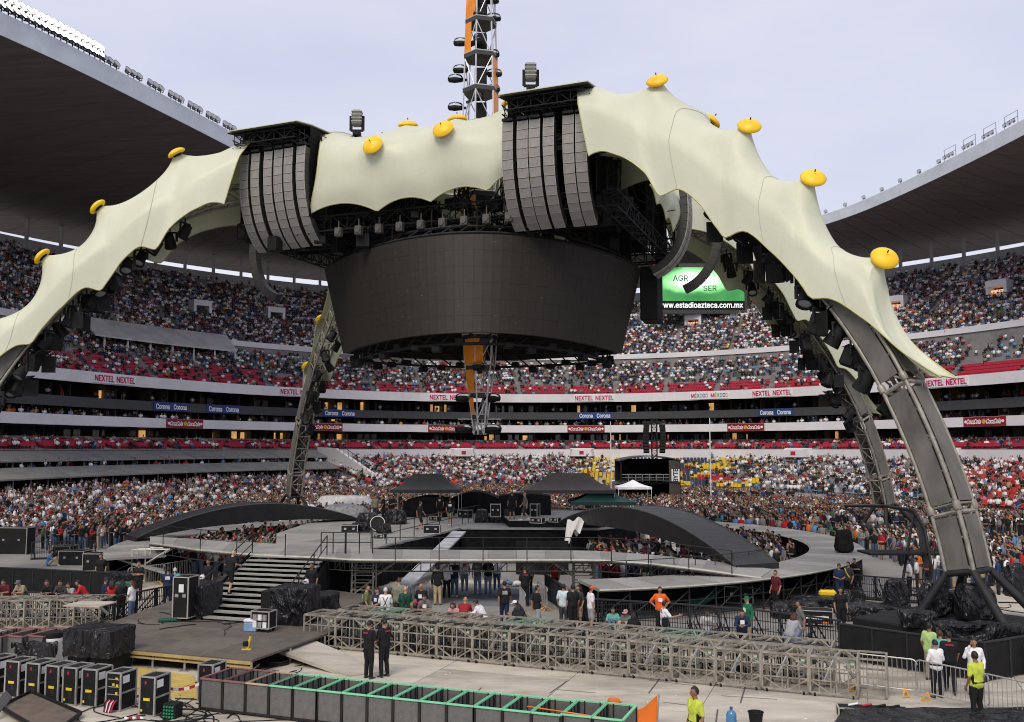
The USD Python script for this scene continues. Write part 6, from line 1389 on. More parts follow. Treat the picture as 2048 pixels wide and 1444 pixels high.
wb = thing('water_bottle', 'large blue water cooler bottle standing on the floor at the bottom edge', 'bottle', G(1463, 1452)); MB().lathe([(.001, 0), (.13, 0), (.14, .03), (.13, .1), (.14, .14), (.13, .2), (.135, .28), (.1, .36), (.035, .4), (.035, .44), (.001, .44)], n=18).build('bottle', M('blue_bottle_plastic', (.06, .2, .38), .12, spec=.7), wb, smooth=50); MB().lathe([(.04, .42), (.042, .48), (.001, .48)], n=12).build('cap', M('cap_blue', (.02, .08, .3), .4), wb)
lb = thing('litter_bin', 'small open black bin beside the blue bottle', 'bin', G(1512, 1456)); MB().lathe([(.001, .01), (.14, .01), (.19, .38), (.21, .4), (.2, .41), (.18, .38), (.13, .03)], n=14).build('tub', m_black, lb, smooth=40)
pcs = roadcase(G(1748, 1438) + [0, .1, 0], 1.75, .45, .28, 'long flat black case with tools on it on the floor at the lower right', -.2, wheels=False)
for k in range(4): MB().tube([(-.6 + k * .35, 0, .3), (-.35 + k * .35, .1, .33)], .03, 6).build('loose_tool', (m_paper, m_red, m_black, m_black)[k], pcs)
crumple([G(1665, 1475), G(2100, 1478), G(2100, 1440), G(1690, 1442)], .02, .32, amp=.04, seed=12).build('dark_cover', m_tarp, label='large flat object under dark grey plastic at the bottom right edge', cat='covered equipment', smooth=50)
# the claw foot on the right: flat covered gear, covered lamps, cases
for k, (px, py, w, d, h, lab) in enumerate(((1640, 1222, 2.6, 1.2, .55, 'long flat gear under wrinkled black plastic left of the claw foot'), (1740, 1240, 2.6, 1.5, .6, 'low gear under shiny black plastic in front of the claw foot'), (1830, 1262, 2.4, 1.5, .6, 'low gear under black plastic behind the covered barriers'), (1530, 1196, 2.0, 1.2, .4, 'flat black covered board near the ring walkway'), (1690, 1200, 1.6, 1.3, .5, 'grey-topped flat case pile by the men at the ring'), (1590, 1235, 1.9, 1.3, .6, 'covered flight case pile behind the second barrier line'))): tarp_block(px, py, .0, w, d, h, lab, 40 + k)
cs = roadcase(G(1632, 1252), 1.3, .8, .55, 'grey case with a pale panel and an orange label behind the covered barriers', -.3); MB().box((0, -.42, .4), (1.0, .03, .12)).build('pale_panel', m_paper, cs); MB().box((.35, -.42, .22), (.25, .03, .07)).build('orange_label', m_orange, cs)
for k, (px, py, w, h, z, lab) in enumerate(((1793, 1222, 1.0, 1.35, .3, 'tall lamp under a black bag left of the claw foot'), (1868, 1232, 1.0, 1.3, .95, 'covered lamp in a black bag between the claw foot struts'), (1952, 1245, 1.25, 1.4, .95, 'large lamp in a crumpled black bag in front of the claw foot'), (2038, 1195, 1.1, 1.4, .95, 'lamp in a black bag at the right frame edge behind the claw foot'), (1575, 1012, .9, 1.2, 0, 'covered lamp standing in the crowd before the rear right leg'), (1722, 1018, 1.0, 1.3, 0, 'lamp in a pale plastic bag at the rear right leg'), (1640, 1150, .9, 1.2, 0, 'low lamp under a black cloth beside the ring walkway'))): covered(px, py, z, w, h, lab, seed=60 + k, mat=m_tarp if k < 4 else None)
covered(1688, 1105, 1.42, .9, 1.25, 'figure-like lamp wrapped in black cloth on the ring walkway edge', seed=77, mat=m_blackcloth)
jb = thing('camera_crane', 'bent black crane arm with grey cloth panels reaching out beside the front right leg', 'crane'); J = [P(1690, 1012, 52), P(1770, 1012, 48), P(1828, 1022, 45), P(1850, 1060, 44), P(1862, 1130, 43.5)]; b = MB(); b.tube(J, [.07, .08, .1, .08, .07], 8); b.build('arm', m_blacksteel, jb, smooth=50)
for k in (0, 1, 2, 3): MB().slab(np.array([[J[k] + [0, .1, -.05], J[k + 1] + [0, .1, -.05]], [J[k] + [0, .9, .05], J[k + 1] + [.0, .9, .05]]]), .03).build('cloth_panel', m_mesh, jb)
b = MB(); foot_ = G(1862, 1215); b.tube([J[4], foot_ + [0, .3, 0]], .07, 6); b.tube([J[2], foot_ + [-1.2, .6, 0]], .06, 6); b.build('leg', m_blacksteel, jb); MB().cbox(P(1800, 1105, 44.5), (3.4, 1.6, .1), .02).build('platform', m_black, jb)
ld = thing('ladder', 'thin dark ladder leaning up to the crane platform', 'ladder'); a_, b_ = G(1848, 1220), P(1862, 1090, 43); b = MB()
for s_ in (-.2, .2): b.tube([a_ + [s_, 0, 0], b_ + [s_, 0, 0]], .025, 5)
b.build('rail', m_blacksteel, ld)
for k in range(9): q = a_ + (b_ - a_) * (k + 1) / 10; MB().tube([q - [.2, 0, 0], q + [.2, 0, 0]], .015, 5).build('rung', m_blacksteel, ld)
yb = thing('yellow_tool_bag', 'yellow tool bag lying on the dark cases by the ring walkway', 'bag', G(1655, 1193, .45)); MB().cbox((0, 0, .15), (.75, .35, .3), .09, rotz(-.2)).build('bag_body', m_yellow, yb); MB().tube([(-.2, 0, .3), (0, 0, .42), (.2, 0, .3)], .025, 6).build('bag_handle', m_black, yb)
hm = thing('hammock', 'dark green hammock slung between the stage frame and a pole under the ring walkway', 'hammock'); a_, b_ = P(1358, 1197, 42), P(1447, 1176, 42); u = np.linspace(0, 1, 15); rows = [a_[None] * (1 - u[:, None]) + b_[None] * u[:, None] + np.column_stack([0 * u, 0 * u + (v - .5) * .8 * np.sin(np.pi * u), -.5 * np.sin(np.pi * u) + abs(v - .5) * .5 * np.sin(np.pi * u)]) for v in np.linspace(0, 1, 7)]; MB().slab(np.array(rows), .015).build('sling', M('hammock_green', (.015, .1, .07), .8), hm, smooth=60)
for k, (px, py, w, h) in enumerate(((150, 1130, 1.6, .9), (195, 1140, 1.3, 1.0), (30, 1108, 2.2, 1.8), (130, 1115, 1.2, .8))): roadcase(G(px, py), w, 1.0, h, ['black rounded case on the floor at the left behind the barriers', 'black case standing before the left ring end', 'large black cabinet at the left frame edge before the crowd', 'low black case behind the man in blue at the left'][k], -.1, wheels=False)
tarp_block(232, 1178, 0, 2.0, 1.2, .8, 'grey green heap under plastic below the left ring end', 90)
MB().cbox(G(248, 1188) + [0, 0, .3], (.8, .5, .6), .06, rotz(.2)).build('green_crate', M('dark_green_plastic', (.01, .1, .06), .5), label='dark green plastic crate beside the left silver barrier', cat='crate')

# small things on the stage deck and scraps on the floor
g6 = random.Random(31)
for k, (px, py, z, w, d, h, lab) in enumerate(((870, 1042, 2.0, .7, .5, .35, 'low wedge shaped black case behind the two workers on the stage'), (930, 1036, 2.0, .9, .6, .6, 'black case under the end of the draped riser'), (760, 1078, 2.0, .6, .4, .3, 'small black case at the front left of the stage deck'), (700, 1066, 2.0, 1.0, .6, .5, 'black case at the left border of the stage deck'), (1075, 1046, 2.46, .8, .5, .35, 'low black case at the front of the raised riser'), (1110, 1044, 2.46, .6, .5, .3, 'small black case at the right front of the raised riser'), (1070, 1034, 2.46, .5, .5, .9, 'upright black case beside the grey worker'), (1230, 1110, 0, 1.1, .7, .9, 'black case in the pit under the right bridge'), (1300, 1200, 0, 1.4, .7, .7, 'dark case below the right ring walkway behind the barriers'), (1220, 1196, 0, 1.2, .7, .8, 'dark table-like case beside the right support tower'), (1400, 1192, 0, 1.0, .6, .6, 'dark case beside the hammock'))): roadcase(G(px, py, z), w, d, h, lab, g6.uniform(-.6, .3), wheels=False)
cables(26, [(740, 1078), (960, 1040), (1000, 1032), (760, 1040)], 'black cables lying across the stage deck', 21, (1, 4), .018, z=2.02)
cables(14, [(1240, 1265), (1640, 1290), (1640, 1268), (1240, 1250)], 'cables on the floor between the two barrier lines on the right', 23, (1, 3), .015, z=.04)
cables(14, [(230, 1275), (500, 1290), (560, 1262), (300, 1250)], 'cables across the front of the plywood platform', 22, (1, 3), .013, z=.565)
cables(12, [(660, 1420), (1180, 1440), (1300, 1405), (760, 1370)], 'thin cables and cords on the pale floor between bins and carts', 24, (.6, 2), .008)
lit_ = MB(); gq = random.Random(77)
for k in range(150):
    p = G(gq.uniform(430, 1980), gq.uniform(1340, 1444), .026) if k < 90 else G(gq.uniform(760, 1600), gq.uniform(1215, 1300), .034); a = gq.uniform(0, 3); s_ = gq.uniform(.015, .06)
    lit_.box(p, (s_, s_ * gq.uniform(.4, 1.2), .006), rotz(a) @ rotx(gq.uniform(-.2, .2)))
lit_.build('litter', m_paper, label='scraps of paper and tape scattered over the pale floor', cat='litter', kind='stuff')
m_tape = M('dark_tape', (.1, .095, .085), .6, var=.3)
for k in range(14):
    p = G(gq.uniform(800, 1700), gq.uniform(1365, 1440), .0); a = EA + gq.choice((0, 1.57)) + gq.uniform(-.15, .15); L = gq.uniform(.5, 2.2); MB().box(p + [0, 0, .0235], (L, .045, .003), rotz(a)).build('floor_tape', m_tape, fl, world=True)
for k, (px, py, w, d, h, lab) in enumerate(((1835, 1252, 1.1, .8, .5, 'small heap under black plastic at the left corner of the claw base'), (1910, 1275, 1.3, .8, .45, 'flat heap under black plastic at the front of the claw base'), (1995, 1280, 1.5, .8, .5, 'heap under black plastic at the right front of the claw base'), (1900, 1222, .9, .8, .7, 'black covered box between the rear claw foot struts'))): tarp_block(px, py, .95, w, d, h, lab, 110 + k)
# ------------------------------------------------------------------ people
from manifold3d import Manifold
def _sph(p, r): return Manifold.sphere(float(r), 10).translate([float(x) for x in p])
def chain(pts):
    """pts: list of (point, radius) or of sets of them; consecutive ones are hulled."""
    out = []
    for a, b in zip(pts[:-1], pts[1:]):
        A_ = a if isinstance(a, list) else [a]; B_ = b if isinstance(b, list) else [b]
        out.append(Manifold.batch_hull([_sph(*q) for q in A_ + B_]))
    return out
def solid(chains, ref=.05, smooth_n=6):
    m = Manifold.batch_boolean([c for ch in chains for c in ch], __import__('manifold3d').OpType.Add)
    m = m.refine_to_length(ref); me = m.to_mesh(); t = trimesh.Trimesh(np.array(me.vert_properties[:, :3]), np.array(me.tri_verts), process=False)
    trimesh.smoothing.filter_taubin(t, iterations=smooth_n); return np.array(t.vertices), np.array(t.faces)
def head_mesh():
    m = trimesh.creation.icosphere(3); v = np.array(m.vertices); x, y, z = v.T.copy()
    w = v * [.074, .094, .115]
    jaw = np.clip(-z, 0, 1); w[:, 0] *= 1 - .28 * jaw ** 1.5; w[:, 1] += .012 * jaw * np.clip(y, 0, 1); w[:, 1] *= 1 - .12 * np.clip(-z, 0, 1) * (y < 0)
    gs = lambda cx, cz, s: np.exp(-(((x - cx) / s) ** 2 + ((z - cz) / s) ** 2)) * (y > 0)
    w[:, 1] += .024 * gs(0, -.14, .15) + .014 * gs(0, .02, .11) - .013 * gs(.36, .05, .17) - .013 * gs(-.36, .05, .17) + .006 * gs(0, -.48, .16) - .006 * gs(0, -.36, .06) + .008 * gs(0, -.85, .2) + .005 * (gs(.33, .22, .14) + gs(-.33, .22, .14))
    parts = [(w, np.array(m.faces))]
    for s in (-1, 1):
        e = trimesh.creation.icosphere(1); parts.append((np.array(e.vertices) * [.012, .022, .033] + [s * .075, -.005, -.005], np.array(e.faces)))
    n = 0; V, F = [], []
    for a, f in parts: V.append(a); F.append(f + n); n += len(a)
    return np.vstack(V), np.vstack(F)
HEADV, HEADF = head_mesh()
def hand_mesh():
    """Right hand hanging: fingers towards -z, palm facing -x, thumb forward (+y)."""
    b = MB(); b.tube([(0, 0, .01), (0, .004, -.03), (0, .006, -.085)], [.026, .036, .038], 7); v, f = b.arrays(); v = v * [.55, 1.0, 1.0]; b = MB(); b.add(v, f)
    for k, (y, L) in enumerate(((.033, .07), (.012, .08), (-.01, .074), (-.03, .058))):
        b.tube([(0, y, -.075), (-.004, y * 1.04, -.085 - L * .45), (-.02, y * 1.02, -.085 - L * .8), (-.034, y, -.085 - L)], [.0095, .009, .0085, .006], 5)
    b.tube([(0, .028, -.02), (-.008, .055, -.05), (-.016, .062, -.085)], [.012, .011, .007], 5)
    return b.arrays()
HANDV, HANDF = hand_mesh()
SKINS = {'tan': (0.36, 0.19, 0.115), 'brown': (0.25, 0.125, 0.072), 'fair': (0.48, 0.29, 0.2)}
HAIRS = {'black': (0.012, 0.01, 0.009), 'brown': (0.05, 0.026, 0.014), 'grey': (0.5, 0.5, 0.5), 'fairhair': (0.3, 0.2, 0.1)}
CL = dict(black=(.014, .014, .016), white=(.72, .72, .73), grey=(.13, .13, .135), lightgrey=(.33, .33, .34), jeans=(.09, .13, .21), lightjeans=(.2, .26, .34), navy=(.02, .03, .075), beige=(.4, .32, .2), red=(.5, .025, .03), darkred=(.26, .02, .025), olive=(.15, .16, .06), sage=(.2, .21, .16), green=(.015, .13, .06), dgreen=(.015, .07, .045), neon=(.5, .58, .07), teal=(.1, .36, .33), pale=(.5, .62, .66), lime=(.42, .55, .22), orange=(.7, .12, .02), camo=(.22, .22, .15), khaki=(.3, .26, .17), pink=(.5, .25, .27), charcoal=(.045, .045, .05), plaid=(.3, .3, .33), blue=(.05, .2, .42), maroon=(.1, .015, .025))
def cmat(kind, n):
    if kind == 'skin': return M('skin_' + n, SKINS[n], .55, var=.08, scale=9)
    if kind == 'hair': return M('hair_' + n, HAIRS[n], .6, var=.3, scale=30)
    return M('cloth_' + n, CL[n], .8, var=.2, scale=9, bump=.5, bscale=18, spec=.2)
def rot_to(d, up=(0, 1, 0)):
    """Rotation taking -z to d."""
    z = -norm(d); y = np.asarray(up, float); x = np.cross(y, z); 
    if np.linalg.norm(x) < .1: x = np.cross([1., 0, 0], z)
    x = norm(x); return np.stack([x, np.cross(z, x), z], 1)
V3 = lambda *a: np.array(a, float)
def pose_joints(pose, g):
    J = dict(pel=V3(0, 0, .94), che=V3(0, .0, 1.3), nec=V3(0, .0, 1.5), hea=V3(0, .025, 1.635))
    def arms(le, lh, re, rh): J.update(el=V3(*le), hl=V3(*lh), er=V3(*re), hr=V3(*rh))
    def legs(kl, al, kr, ar): J.update(kl=V3(*kl), al=V3(*al), kr=V3(*kr), ar=V3(*ar))
    arms((-.25, -.03, 1.14), (-.25, .07, .9), (.25, -.03, 1.14), (.25, .07, .9)); legs((-.1, .02, .5), (-.11, 0, .08), (.1, .02, .5), (.12, -.02, .08)); J['yaw'] = g.uniform(-.4, .4); J['nod'] = 0
    if pose == 'walk': legs((-.09, .16, .52), (-.09, .24, .09), (.09, .02, .5), (.09, -.28, .13)); arms((-.24, -.12, 1.15), (-.23, -.1, .91), (.24, .07, 1.15), (.22, .22, .95))
    elif pose == 'front': arms((-.25, .03, 1.15), (-.06, .24, 1.08), (.25, .03, 1.15), (.06, .24, 1.1)); J['nod'] = .35
    elif pose == 'hips': arms((-.37, -.06, 1.18), (-.17, .03, 1.0), (.37, -.06, 1.18), (.17, .03, 1.0))
    elif pose == 'crossed': arms((-.25, .05, 1.17), (.1, .2, 1.2), (.25, .05, 1.15), (-.1, .21, 1.17))
    elif pose == 'phone': arms((-.25, -.03, 1.14), (-.24, .08, .9), (.27, .06, 1.2), (.11, .1, 1.55))
    elif pose == 'point': arms((-.25, -.02, 1.14), (-.22, .12, .92), (.3, .14, 1.22), (.3, .42, 1.27)); legs((-.09, .16, .52), (-.09, .24, .09), (.09, .02, .5), (.09, -.28, .13))
    elif pose == 'lean': J.update(che=V3(0, .2, 1.24), nec=V3(0, .3, 1.4), hea=V3(0, .37, 1.52)); arms((-.24, .36, 1.12), (-.08, .55, 1.13), (.24, .36, 1.12), (.1, .56, 1.12)); legs((-.1, -.02, .5), (-.11, -.1, .08), (.1, .0, .5), (.12, -.06, .08)); J['nod'] = .2
    elif pose == 'climb': J.update(che=V3(0, .1, 1.29), nec=V3(0, .15, 1.48), hea=V3(0, .2, 1.6)); legs((-.1, .26, .66), (-.1, .2, .26), (.1, .0, .5), (.1, -.14, .1)); arms((-.26, .03, 1.17), (-.22, .25, 1.03), (.27, .06, 1.2), (.24, .32, 1.12))
    elif pose == 'sit':
        J.update(pel=V3(0, 0, .14), che=V3(0, .06, .5), nec=V3(0, .1, .69), hea=V3(0, .15, .82)); legs((-.16, .4, .46), (-.14, .58, .08), (.16, .4, .46), (.14, .58, .08)); arms((-.27, .22, .44), (-.05, .42, .5), (.27, .22, .44), (.05, .43, .48)); J['nod'] = .25
    elif pose == 'cross_sit':
        J.update(pel=V3(0, 0, .13), che=V3(0, .03, .49), nec=V3(0, .05, .68), hea=V3(0, .09, .81)); legs((-.36, .3, .17), (.08, .44, .08), (.36, .3, .17), (-.08, .36, .09)); arms((-.27, .08, .4), (-.22, .32, .24), (.27, .08, .4), (.22, .32, .24))
    elif pose == 'chair':
        J.update(pel=V3(0, 0, .55), che=V3(0, .03, .91), nec=V3(0, .05, 1.1), hea=V3(0, .09, 1.23)); legs((-.13, .43, .52), (-.13, .45, .08), (.13, .43, .52), (.13, .45, .08)); arms((-.27, .1, .82), (-.12, .36, .66), (.27, .1, .82), (.12, .36, .66))
    elif pose == 'lie':
        J.update(pel=V3(0, 0, .14), che=V3(.36, 0, .2), nec=V3(.55, 0, .26), hea=V3(.68, 0, .31)); legs((-.35, .05, .42), (-.5, .03, .06), (-.4, -.1, .2), (-.82, -.1, .08)); arms((.3, .25, .12), (.12, .3, .1), (.42, -.26, .1), (.62, -.25, .06))
    elif pose == 'bag': arms((-.25, -.03, 1.14), (-.26, .04, .9), (.25, -.02, 1.14), (.27, .02, .88)); legs((-.1, .02, .5), (-.12, .05, .08), (.1, .03, .5), (.14, -.05, .08))
    return J
def person(px, py, z, face, pose, H, shirt, trousers, label, hair='black', skin='tan', cap=None, shorts=False, long_hair=False, sleeves='short', bald=False, extra=None, fat=1.0, at=None, group=None, dress=None):
    g = random.Random(int(px * 7 + py)); p = np.array(at, float) if at is not None else G(px, py, z); J = pose_joints(pose, g); S = H / 1.74
    t = thing('person', label, 'person', p, math.radians(face), group); b0 = lambda mb, name, mat, par=t, sm=True: mb.build(name, mat, par, smooth=sm)
    pel, che, nec, hea = J['pel'], J['che'], J['nec'], J['hea']; up_ = norm(nec - pel); lr = V3(1, 0, 0)
    if pose == 'lie': lr = V3(0, 1, 0)
    F = fat
    sho = [che + lr * s * .165 + up_ * .11 for s in (-1, 1)]; hip = [pel + lr * s * .085 - up_ * .01 for s in (-1, 1)]
    torso = [[(pel - lr * .07 * F, .112 * F), (pel + lr * .07 * F, .112 * F)], [(pel * .5 + che * .5 - lr * .055 * F, .105 * F), (pel * .5 + che * .5 + lr * .055 * F, .105 * F)], [(che - lr * .085, .118 * F ** .5), (che + lr * .085, .118 * F ** .5), (sho[0], .065), (sho[1], .065)]]
    cap_ = chain(torso); neck = chain([(che + up_ * .1, .075), (nec, .056), (hea - up_ * .03, .055)])
    leg = []; 
    for h, k, a in ((hip[0], J['kl'], J['al']), (hip[1], J['kr'], J['ar'])): leg.append([(h, .092 * F), (h * .35 + k * .65, .068), (k, .055), (k * .6 + a * .4, .05), (a, .036)])
    arm = []
    for s, e, h in ((sho[0], J['el'], J['hl']), (sho[1], J['er'], J['hr'])): arm.append([(s, .055), (s * .5 + e * .5, .046), (e, .037), (h, .026)])
    body = cap_ + neck
    for L in leg: body += chain(L)
    for A_ in arm: body += chain(A_)
    v, f = solid([body], .055); mb = MB(); mb.add(v * S, f)
    Rh = rotz(J['yaw'] * .6) @ rotx(-J['nod'])
    if pose == 'lie': Rh = np.stack([V3(0, 1, 0), V3(-.3, 0, 1) / 1.044, V3(1, 0, .3) / 1.044], 1)
    mb.add((HEADV @ Rh.T + hea) * S, HEADF)
    for s, e, h in ((-1, J['el'], J['hl']), (1, J['er'], J['hr'])):
        hv = HANDV * [s, 1, 1]; hf = HANDF if s > 0 else HANDF[:, ::-1]; Rr = rot_to(h - e, (0, 1, 0) if abs(norm(h - e)[1]) < .8 else (0, 0, 1)); mb.add((hv @ Rr.T + h) * S, hf)
    b0(mb, 'body', cmat('skin', skin))
    eye = MB()
    for s in (-1, 1): eye.tm(trimesh.creation.icosphere(1, .0085), None, (0, 0, 0)); eye.v[-1] = ((eye.v[-1] + [s * .027, .083, .006]) @ Rh.T + hea) * S
    b0(eye, 'eyes', m_black)
    if not bald:
        m = trimesh.creation.icosphere(3); v = np.array(m.vertices); n_ = meshkit.noise(v * 5, int(px)) - .5; w = v * [.084, .102, .122] * (1 + .06 * n_[:, None]) + [0, -.008, .012]
        lim = np.where(v[:, 1] > .25, .42 + .25 * n_, -.35 + .3 * v[:, 1] - (.25 if long_hair else 0)); keep = v[:, 2] > lim; fk = keep[m.faces].all(1); hm_ = MB(); hm_.add((w @ Rh.T + hea) * S, m.faces[fk])
        if long_hair:
            for s in (-.05, 0, .05): hm_.tube([(V3(s, -.06, .05) @ Rh.T + hea) * S, (V3(s * 1.2, -.1, -.1) @ Rh.T + hea) * S, (V3(s * 1.1, -.1, -.3) @ Rh.T + hea) * S], [.06 * S, .062 * S, .02 * S], 7)
        b0(hm_, 'hair', cmat('hair', hair))
    if cap:
        m = MB(); m.lathe([(.001, .128), (.05, .118), (.082, .085), (.095, .04), (.096, .025)], (0, 0, 0), 14, None, .93, 1.12); bx2 = MB(); a = np.linspace(-1.1, 1.1, 9); g1 = np.array([np.column_stack([np.sin(a) * r * .8, np.cos(a) * r * 1.0 + .01, .035 - (r - .09) * .18 + 0 * a]) for r in (.085, .13, .165)])
        m.slab(g1, .006); v, f = m.arrays(); b0(MB().add((v @ Rh.T + hea) * S, f), 'cap', cmat('cloth', cap), sm=45)
    gr = lambda pts, d: [(q[0], q[1] + d) if not isinstance(q, list) else [(a_, r_ + d) for a_, r_ in q] for q in pts]
    sh = chain(gr(torso, .02)); 
    for A_ in arm:
        if sleeves == 'none': continue
        q = gr(A_, .018); sh += chain([q[0], (A_[1][0] * .4 + A_[2][0] * .6, A_[2][1] + .022)] if sleeves == 'short' else [q[0], q[1], q[2], (A_[3][0] * .92 + A_[2][0] * .08, .038)])
    v, f = solid([sh], .05, 4); n_ = meshkit.noise(v * 9, 3) - .5; ctr = v - v.mean(0); v = v + norm3(ctr) * (n_ * .014)[:, None]; b0(MB().add(v * S, f), 'shirt', cmat('cloth', shirt))
    tr = chain([[(pel - lr * .07 * F + up_ * .05, .118 * F), (pel + lr * .07 * F + up_ * .05, .118 * F)], [(hip[0], .108 * F), (hip[1], .108 * F)]])
    for L in leg:
        if shorts: tr += chain([(L[0][0], L[0][1] + .02), (L[1][0], L[1][1] + .032), (L[2][0] * .9 + L[1][0] * .1, .085)])
        else: tr += chain([(L[0][0], L[0][1] + .018), (L[1][0], L[1][1] + .024), (L[2][0], .074), (L[3][0], .07), (L[4][0] + (L[3][0] - L[4][0]) * .12, .062)])
    v, f = solid([tr], .05, 4); n_ = meshkit.noise(v * 8, 5) - .5; b0(MB().add(v * S + (n_ * .012)[:, None] * [1, 1, 0], f), 'shorts' if shorts else 'trousers', cmat('cloth', trousers))
    for L in leg:
        a = L[4][0]; d_ = V3(0, 1, 0); sole = max(a[2] - .08, 0); q = [(a + [0, -.03, -.03], .045), (a + d_ * .09 + [0, 0, -.045], .038), (a + d_ * .17 + [0, 0, -.055], .028)]; v, f = solid([chain(q)], .06, 2); v[:, 2] = np.maximum(v[:, 2], sole); b0(MB().add(v * S, f), 'shoe', cmat('cloth', 'white' if (int(px) % 3 == 0 and trousers != 'black') else 'charcoal'))
    if extra: extra(t, J, S)
    return t
def norm3(v): return v / (np.linalg.norm(v, axis=1, keepdims=True) + 1e-9)
def ex_side_panels(t, J, S):
    for s in (-1, 1): MB().cbox(V3(s * .15, .0, 1.12) * S, V3(.045, .12, .32) * S, .02).build('red_side_panel', m_red, t)
    MB().box(V3(0, -.146, 1.4) * S, V3(.2, .012, .045) * S).build('red_back_print', m_red, t)
def ex_dark_sides(t, J, S):
    for s in (-1, 1): MB().cbox(V3(s * .16, .0, 1.12) * S, V3(.05, .17, .36) * S, .02).build('black_side_panel', m_black, t)
    MB().cbox(V3(0, 0, 1.0) * S, V3(.34, .27, .05) * S, .02).build('belt', m_black, t)
def ex_belt(t, J, S): MB().lathe([(.168, -.025), (.172, 0), (.168, .025)], V3(0, 0, 1.03) * S, 16, None, S * 1.18, S * .92).build('belt', m_black, t)
def ex_susp(t, J, S):
    for s in (-1, 1): MB().tube([V3(s * .1, -.135, 1.02) * S, V3(-s * .01, -.15, 1.22) * S, V3(-s * .1, -.125, 1.42) * S], .012, 5).build('suspender', m_black, t)
def ex_print(col):
    def f(t, J, S):
        c = J['che']; R_ = frame(J['nec'] - J['pel'])[0]; MB().cbox((c + V3(0, .138, -.03)) * S, V3(.15, .012, .15) * S, .005).build('shirt_print', cmat('cloth', col), t)
    return f
def ex_backprint(col):
    def f(t, J, S): MB().cbox((J['che'] + V3(0, -.142, .02)) * S, V3(.2, .012, .14) * S, .005).build('back_print', cmat('cloth', col), t)
    return f
def ex_helmet(t, J, S): MB().lathe([(.001, .12), (.07, .1), (.11, .04), (.115, -.05), (.08, -.1), (.001, -.11)], (V3(.1, .26, 1.02)) * S, 12).build('held_helmet', m_white, t, smooth=40); MB().box((V3(.1, .37, 1.04)) * S, V3(.12, .03, .05)).build('helmet_visor', m_red, t)
def ex_bag(t, J, S): MB().cbox(V3(.2, -.05, 1.05) * S, V3(.12, .26, .32) * S, .04).build('shoulder_bag', m_black, t); MB().tube([V3(.2, -.05, 1.2) * S, V3(.05, -.15, 1.42) * S, V3(-.12, -.02, 1.47) * S], .015, 5).build('bag_strap', m_black, t)
def ex_cup(t, J, S): MB().lathe([(.001, 0), (.035, 0), (.042, .1), (.001, .1)], V3(.3, .45, .02) * S, 10).build('cup', m_red, t)
def ex_strap(t, J, S): MB().tube([V3(-.16, .12, 1.05) * S, V3(0, .15, 1.25) * S, V3(.13, .1, 1.45) * S], .025, 5).build('yellow_strap', m_yellow, t)
def ex_crown(t, J, S): MB().lathe([(.001, .14), (.08, .12), (.095, .05), (.2, .045), (.2, .035), (.09, .03)], J['hea'] * S, 14).build('straw_hat', M('straw', (.5, .4, .2), .7), t)
PE = person
# guards and staff in the foreground
PE(737, 1358, 0, -38, 'front', 1.76, 'black', 'black', 'guard in black with red side panels and cap, left of the pair by the ramp', cap='black', sleeves='short', extra=ex_side_panels)
PE(768, 1355, 0, 48, 'front', 1.78, 'black', 'black', 'guard in black with red side panels and cap, right of the pair by the ramp', cap='black', sleeves='short', extra=ex_side_panels)
PE(1956, 1444, 0, 20, 'phone', 1.78, 'neon', 'black', 'guard in a neon yellow polo seen from behind at the right edge', extra=ex_dark_sides, skin='brown')
PE(1393, 1534, 0, 112, 'stand', 1.74, 'neon', 'black', 'guard in a neon yellow and black polo at the bottom edge by the water bottle', extra=ex_dark_sides, skin='brown')
PE(1875, 1397, 0, 8, 'front', 1.62, 'white', 'black', 'woman in white shirt and black belt seen from behind at the silver barrier', sleeves='long', extra=ex_belt)
PE(1902, 1388, 0, -20, 'walk', 1.76, 'black', 'black', 'guard in black with red back print beyond the silver barrier', extra=ex_side_panels)
PE(1862, 1362, 0, -60, 'stand', 1.74, 'lime', 'khaki', 'man in a pale green shirt beside the covered barriers', skin='brown')
PE(1884, 1372, 0, -30, 'stand', 1.62, 'teal', 'jeans', 'woman in a teal top between the pale green shirt and the guard', hair='brown')
PE(1952, 1398, 0, 160, 'phone', 1.68, 'white', 'black', 'dark-haired woman in white partly hidden behind the neon guard', sleeves='long', long_hair=True)
# the group behind the front barriers, left part
PE(732, 1262, 0, -80, 'stand', 1.76, 'olive', 'khaki', 'curly-haired man in an olive shirt with a pale back print', extra=ex_backprint('white'), hair='brown', skin='fair')
PE(754, 1262, 0, 150, 'front', 1.66, 'navy', 'navy', 'woman in navy and white holding papers beside the olive shirt', extra=ex_print('white'), skin='fair')
PE(770, 1268, 0, 4, 'front', 1.74, 'white', 'black', 'white-haired man in a white shirt with crossed black suspenders', hair='grey', extra=ex_susp, skin='fair')
PE(797, 1250, 0, 5, 'front', 1.86, 'sage', 'charcoal', 'big man in a grey green shirt seen from behind', fat=1.25, hair='brown', skin='fair')
PE(810, 1264, 0, 10, 'front', 1.74, 'dgreen', 'black', 'man in a dark green shirt with black suspenders seen from behind', extra=ex_susp, bald=True, skin='fair')
PE(842, 1258, 0, 165, 'stand', 1.76, 'black', 'black', 'bald man in a black shirt with a round white emblem', bald=True, extra=ex_print('white'))
PE(830, 1282, 0, 15, 'chair', 1.76, 'black', 'black', 'seated guard in black with red print behind the truss carts', extra=ex_side_panels)
PE(853, 1275, 0, 170, 'lean', 1.74, 'grey', 'jeans', 'smiling man in a grey shirt leaning on the front barrier', extra=ex_print('white'))
PE(912, 1285, 0, 160, 'lean', 1.58, 'pink', 'jeans', 'curly-haired woman in a pink top leaning beside the red polo shirt', long_hair=True)
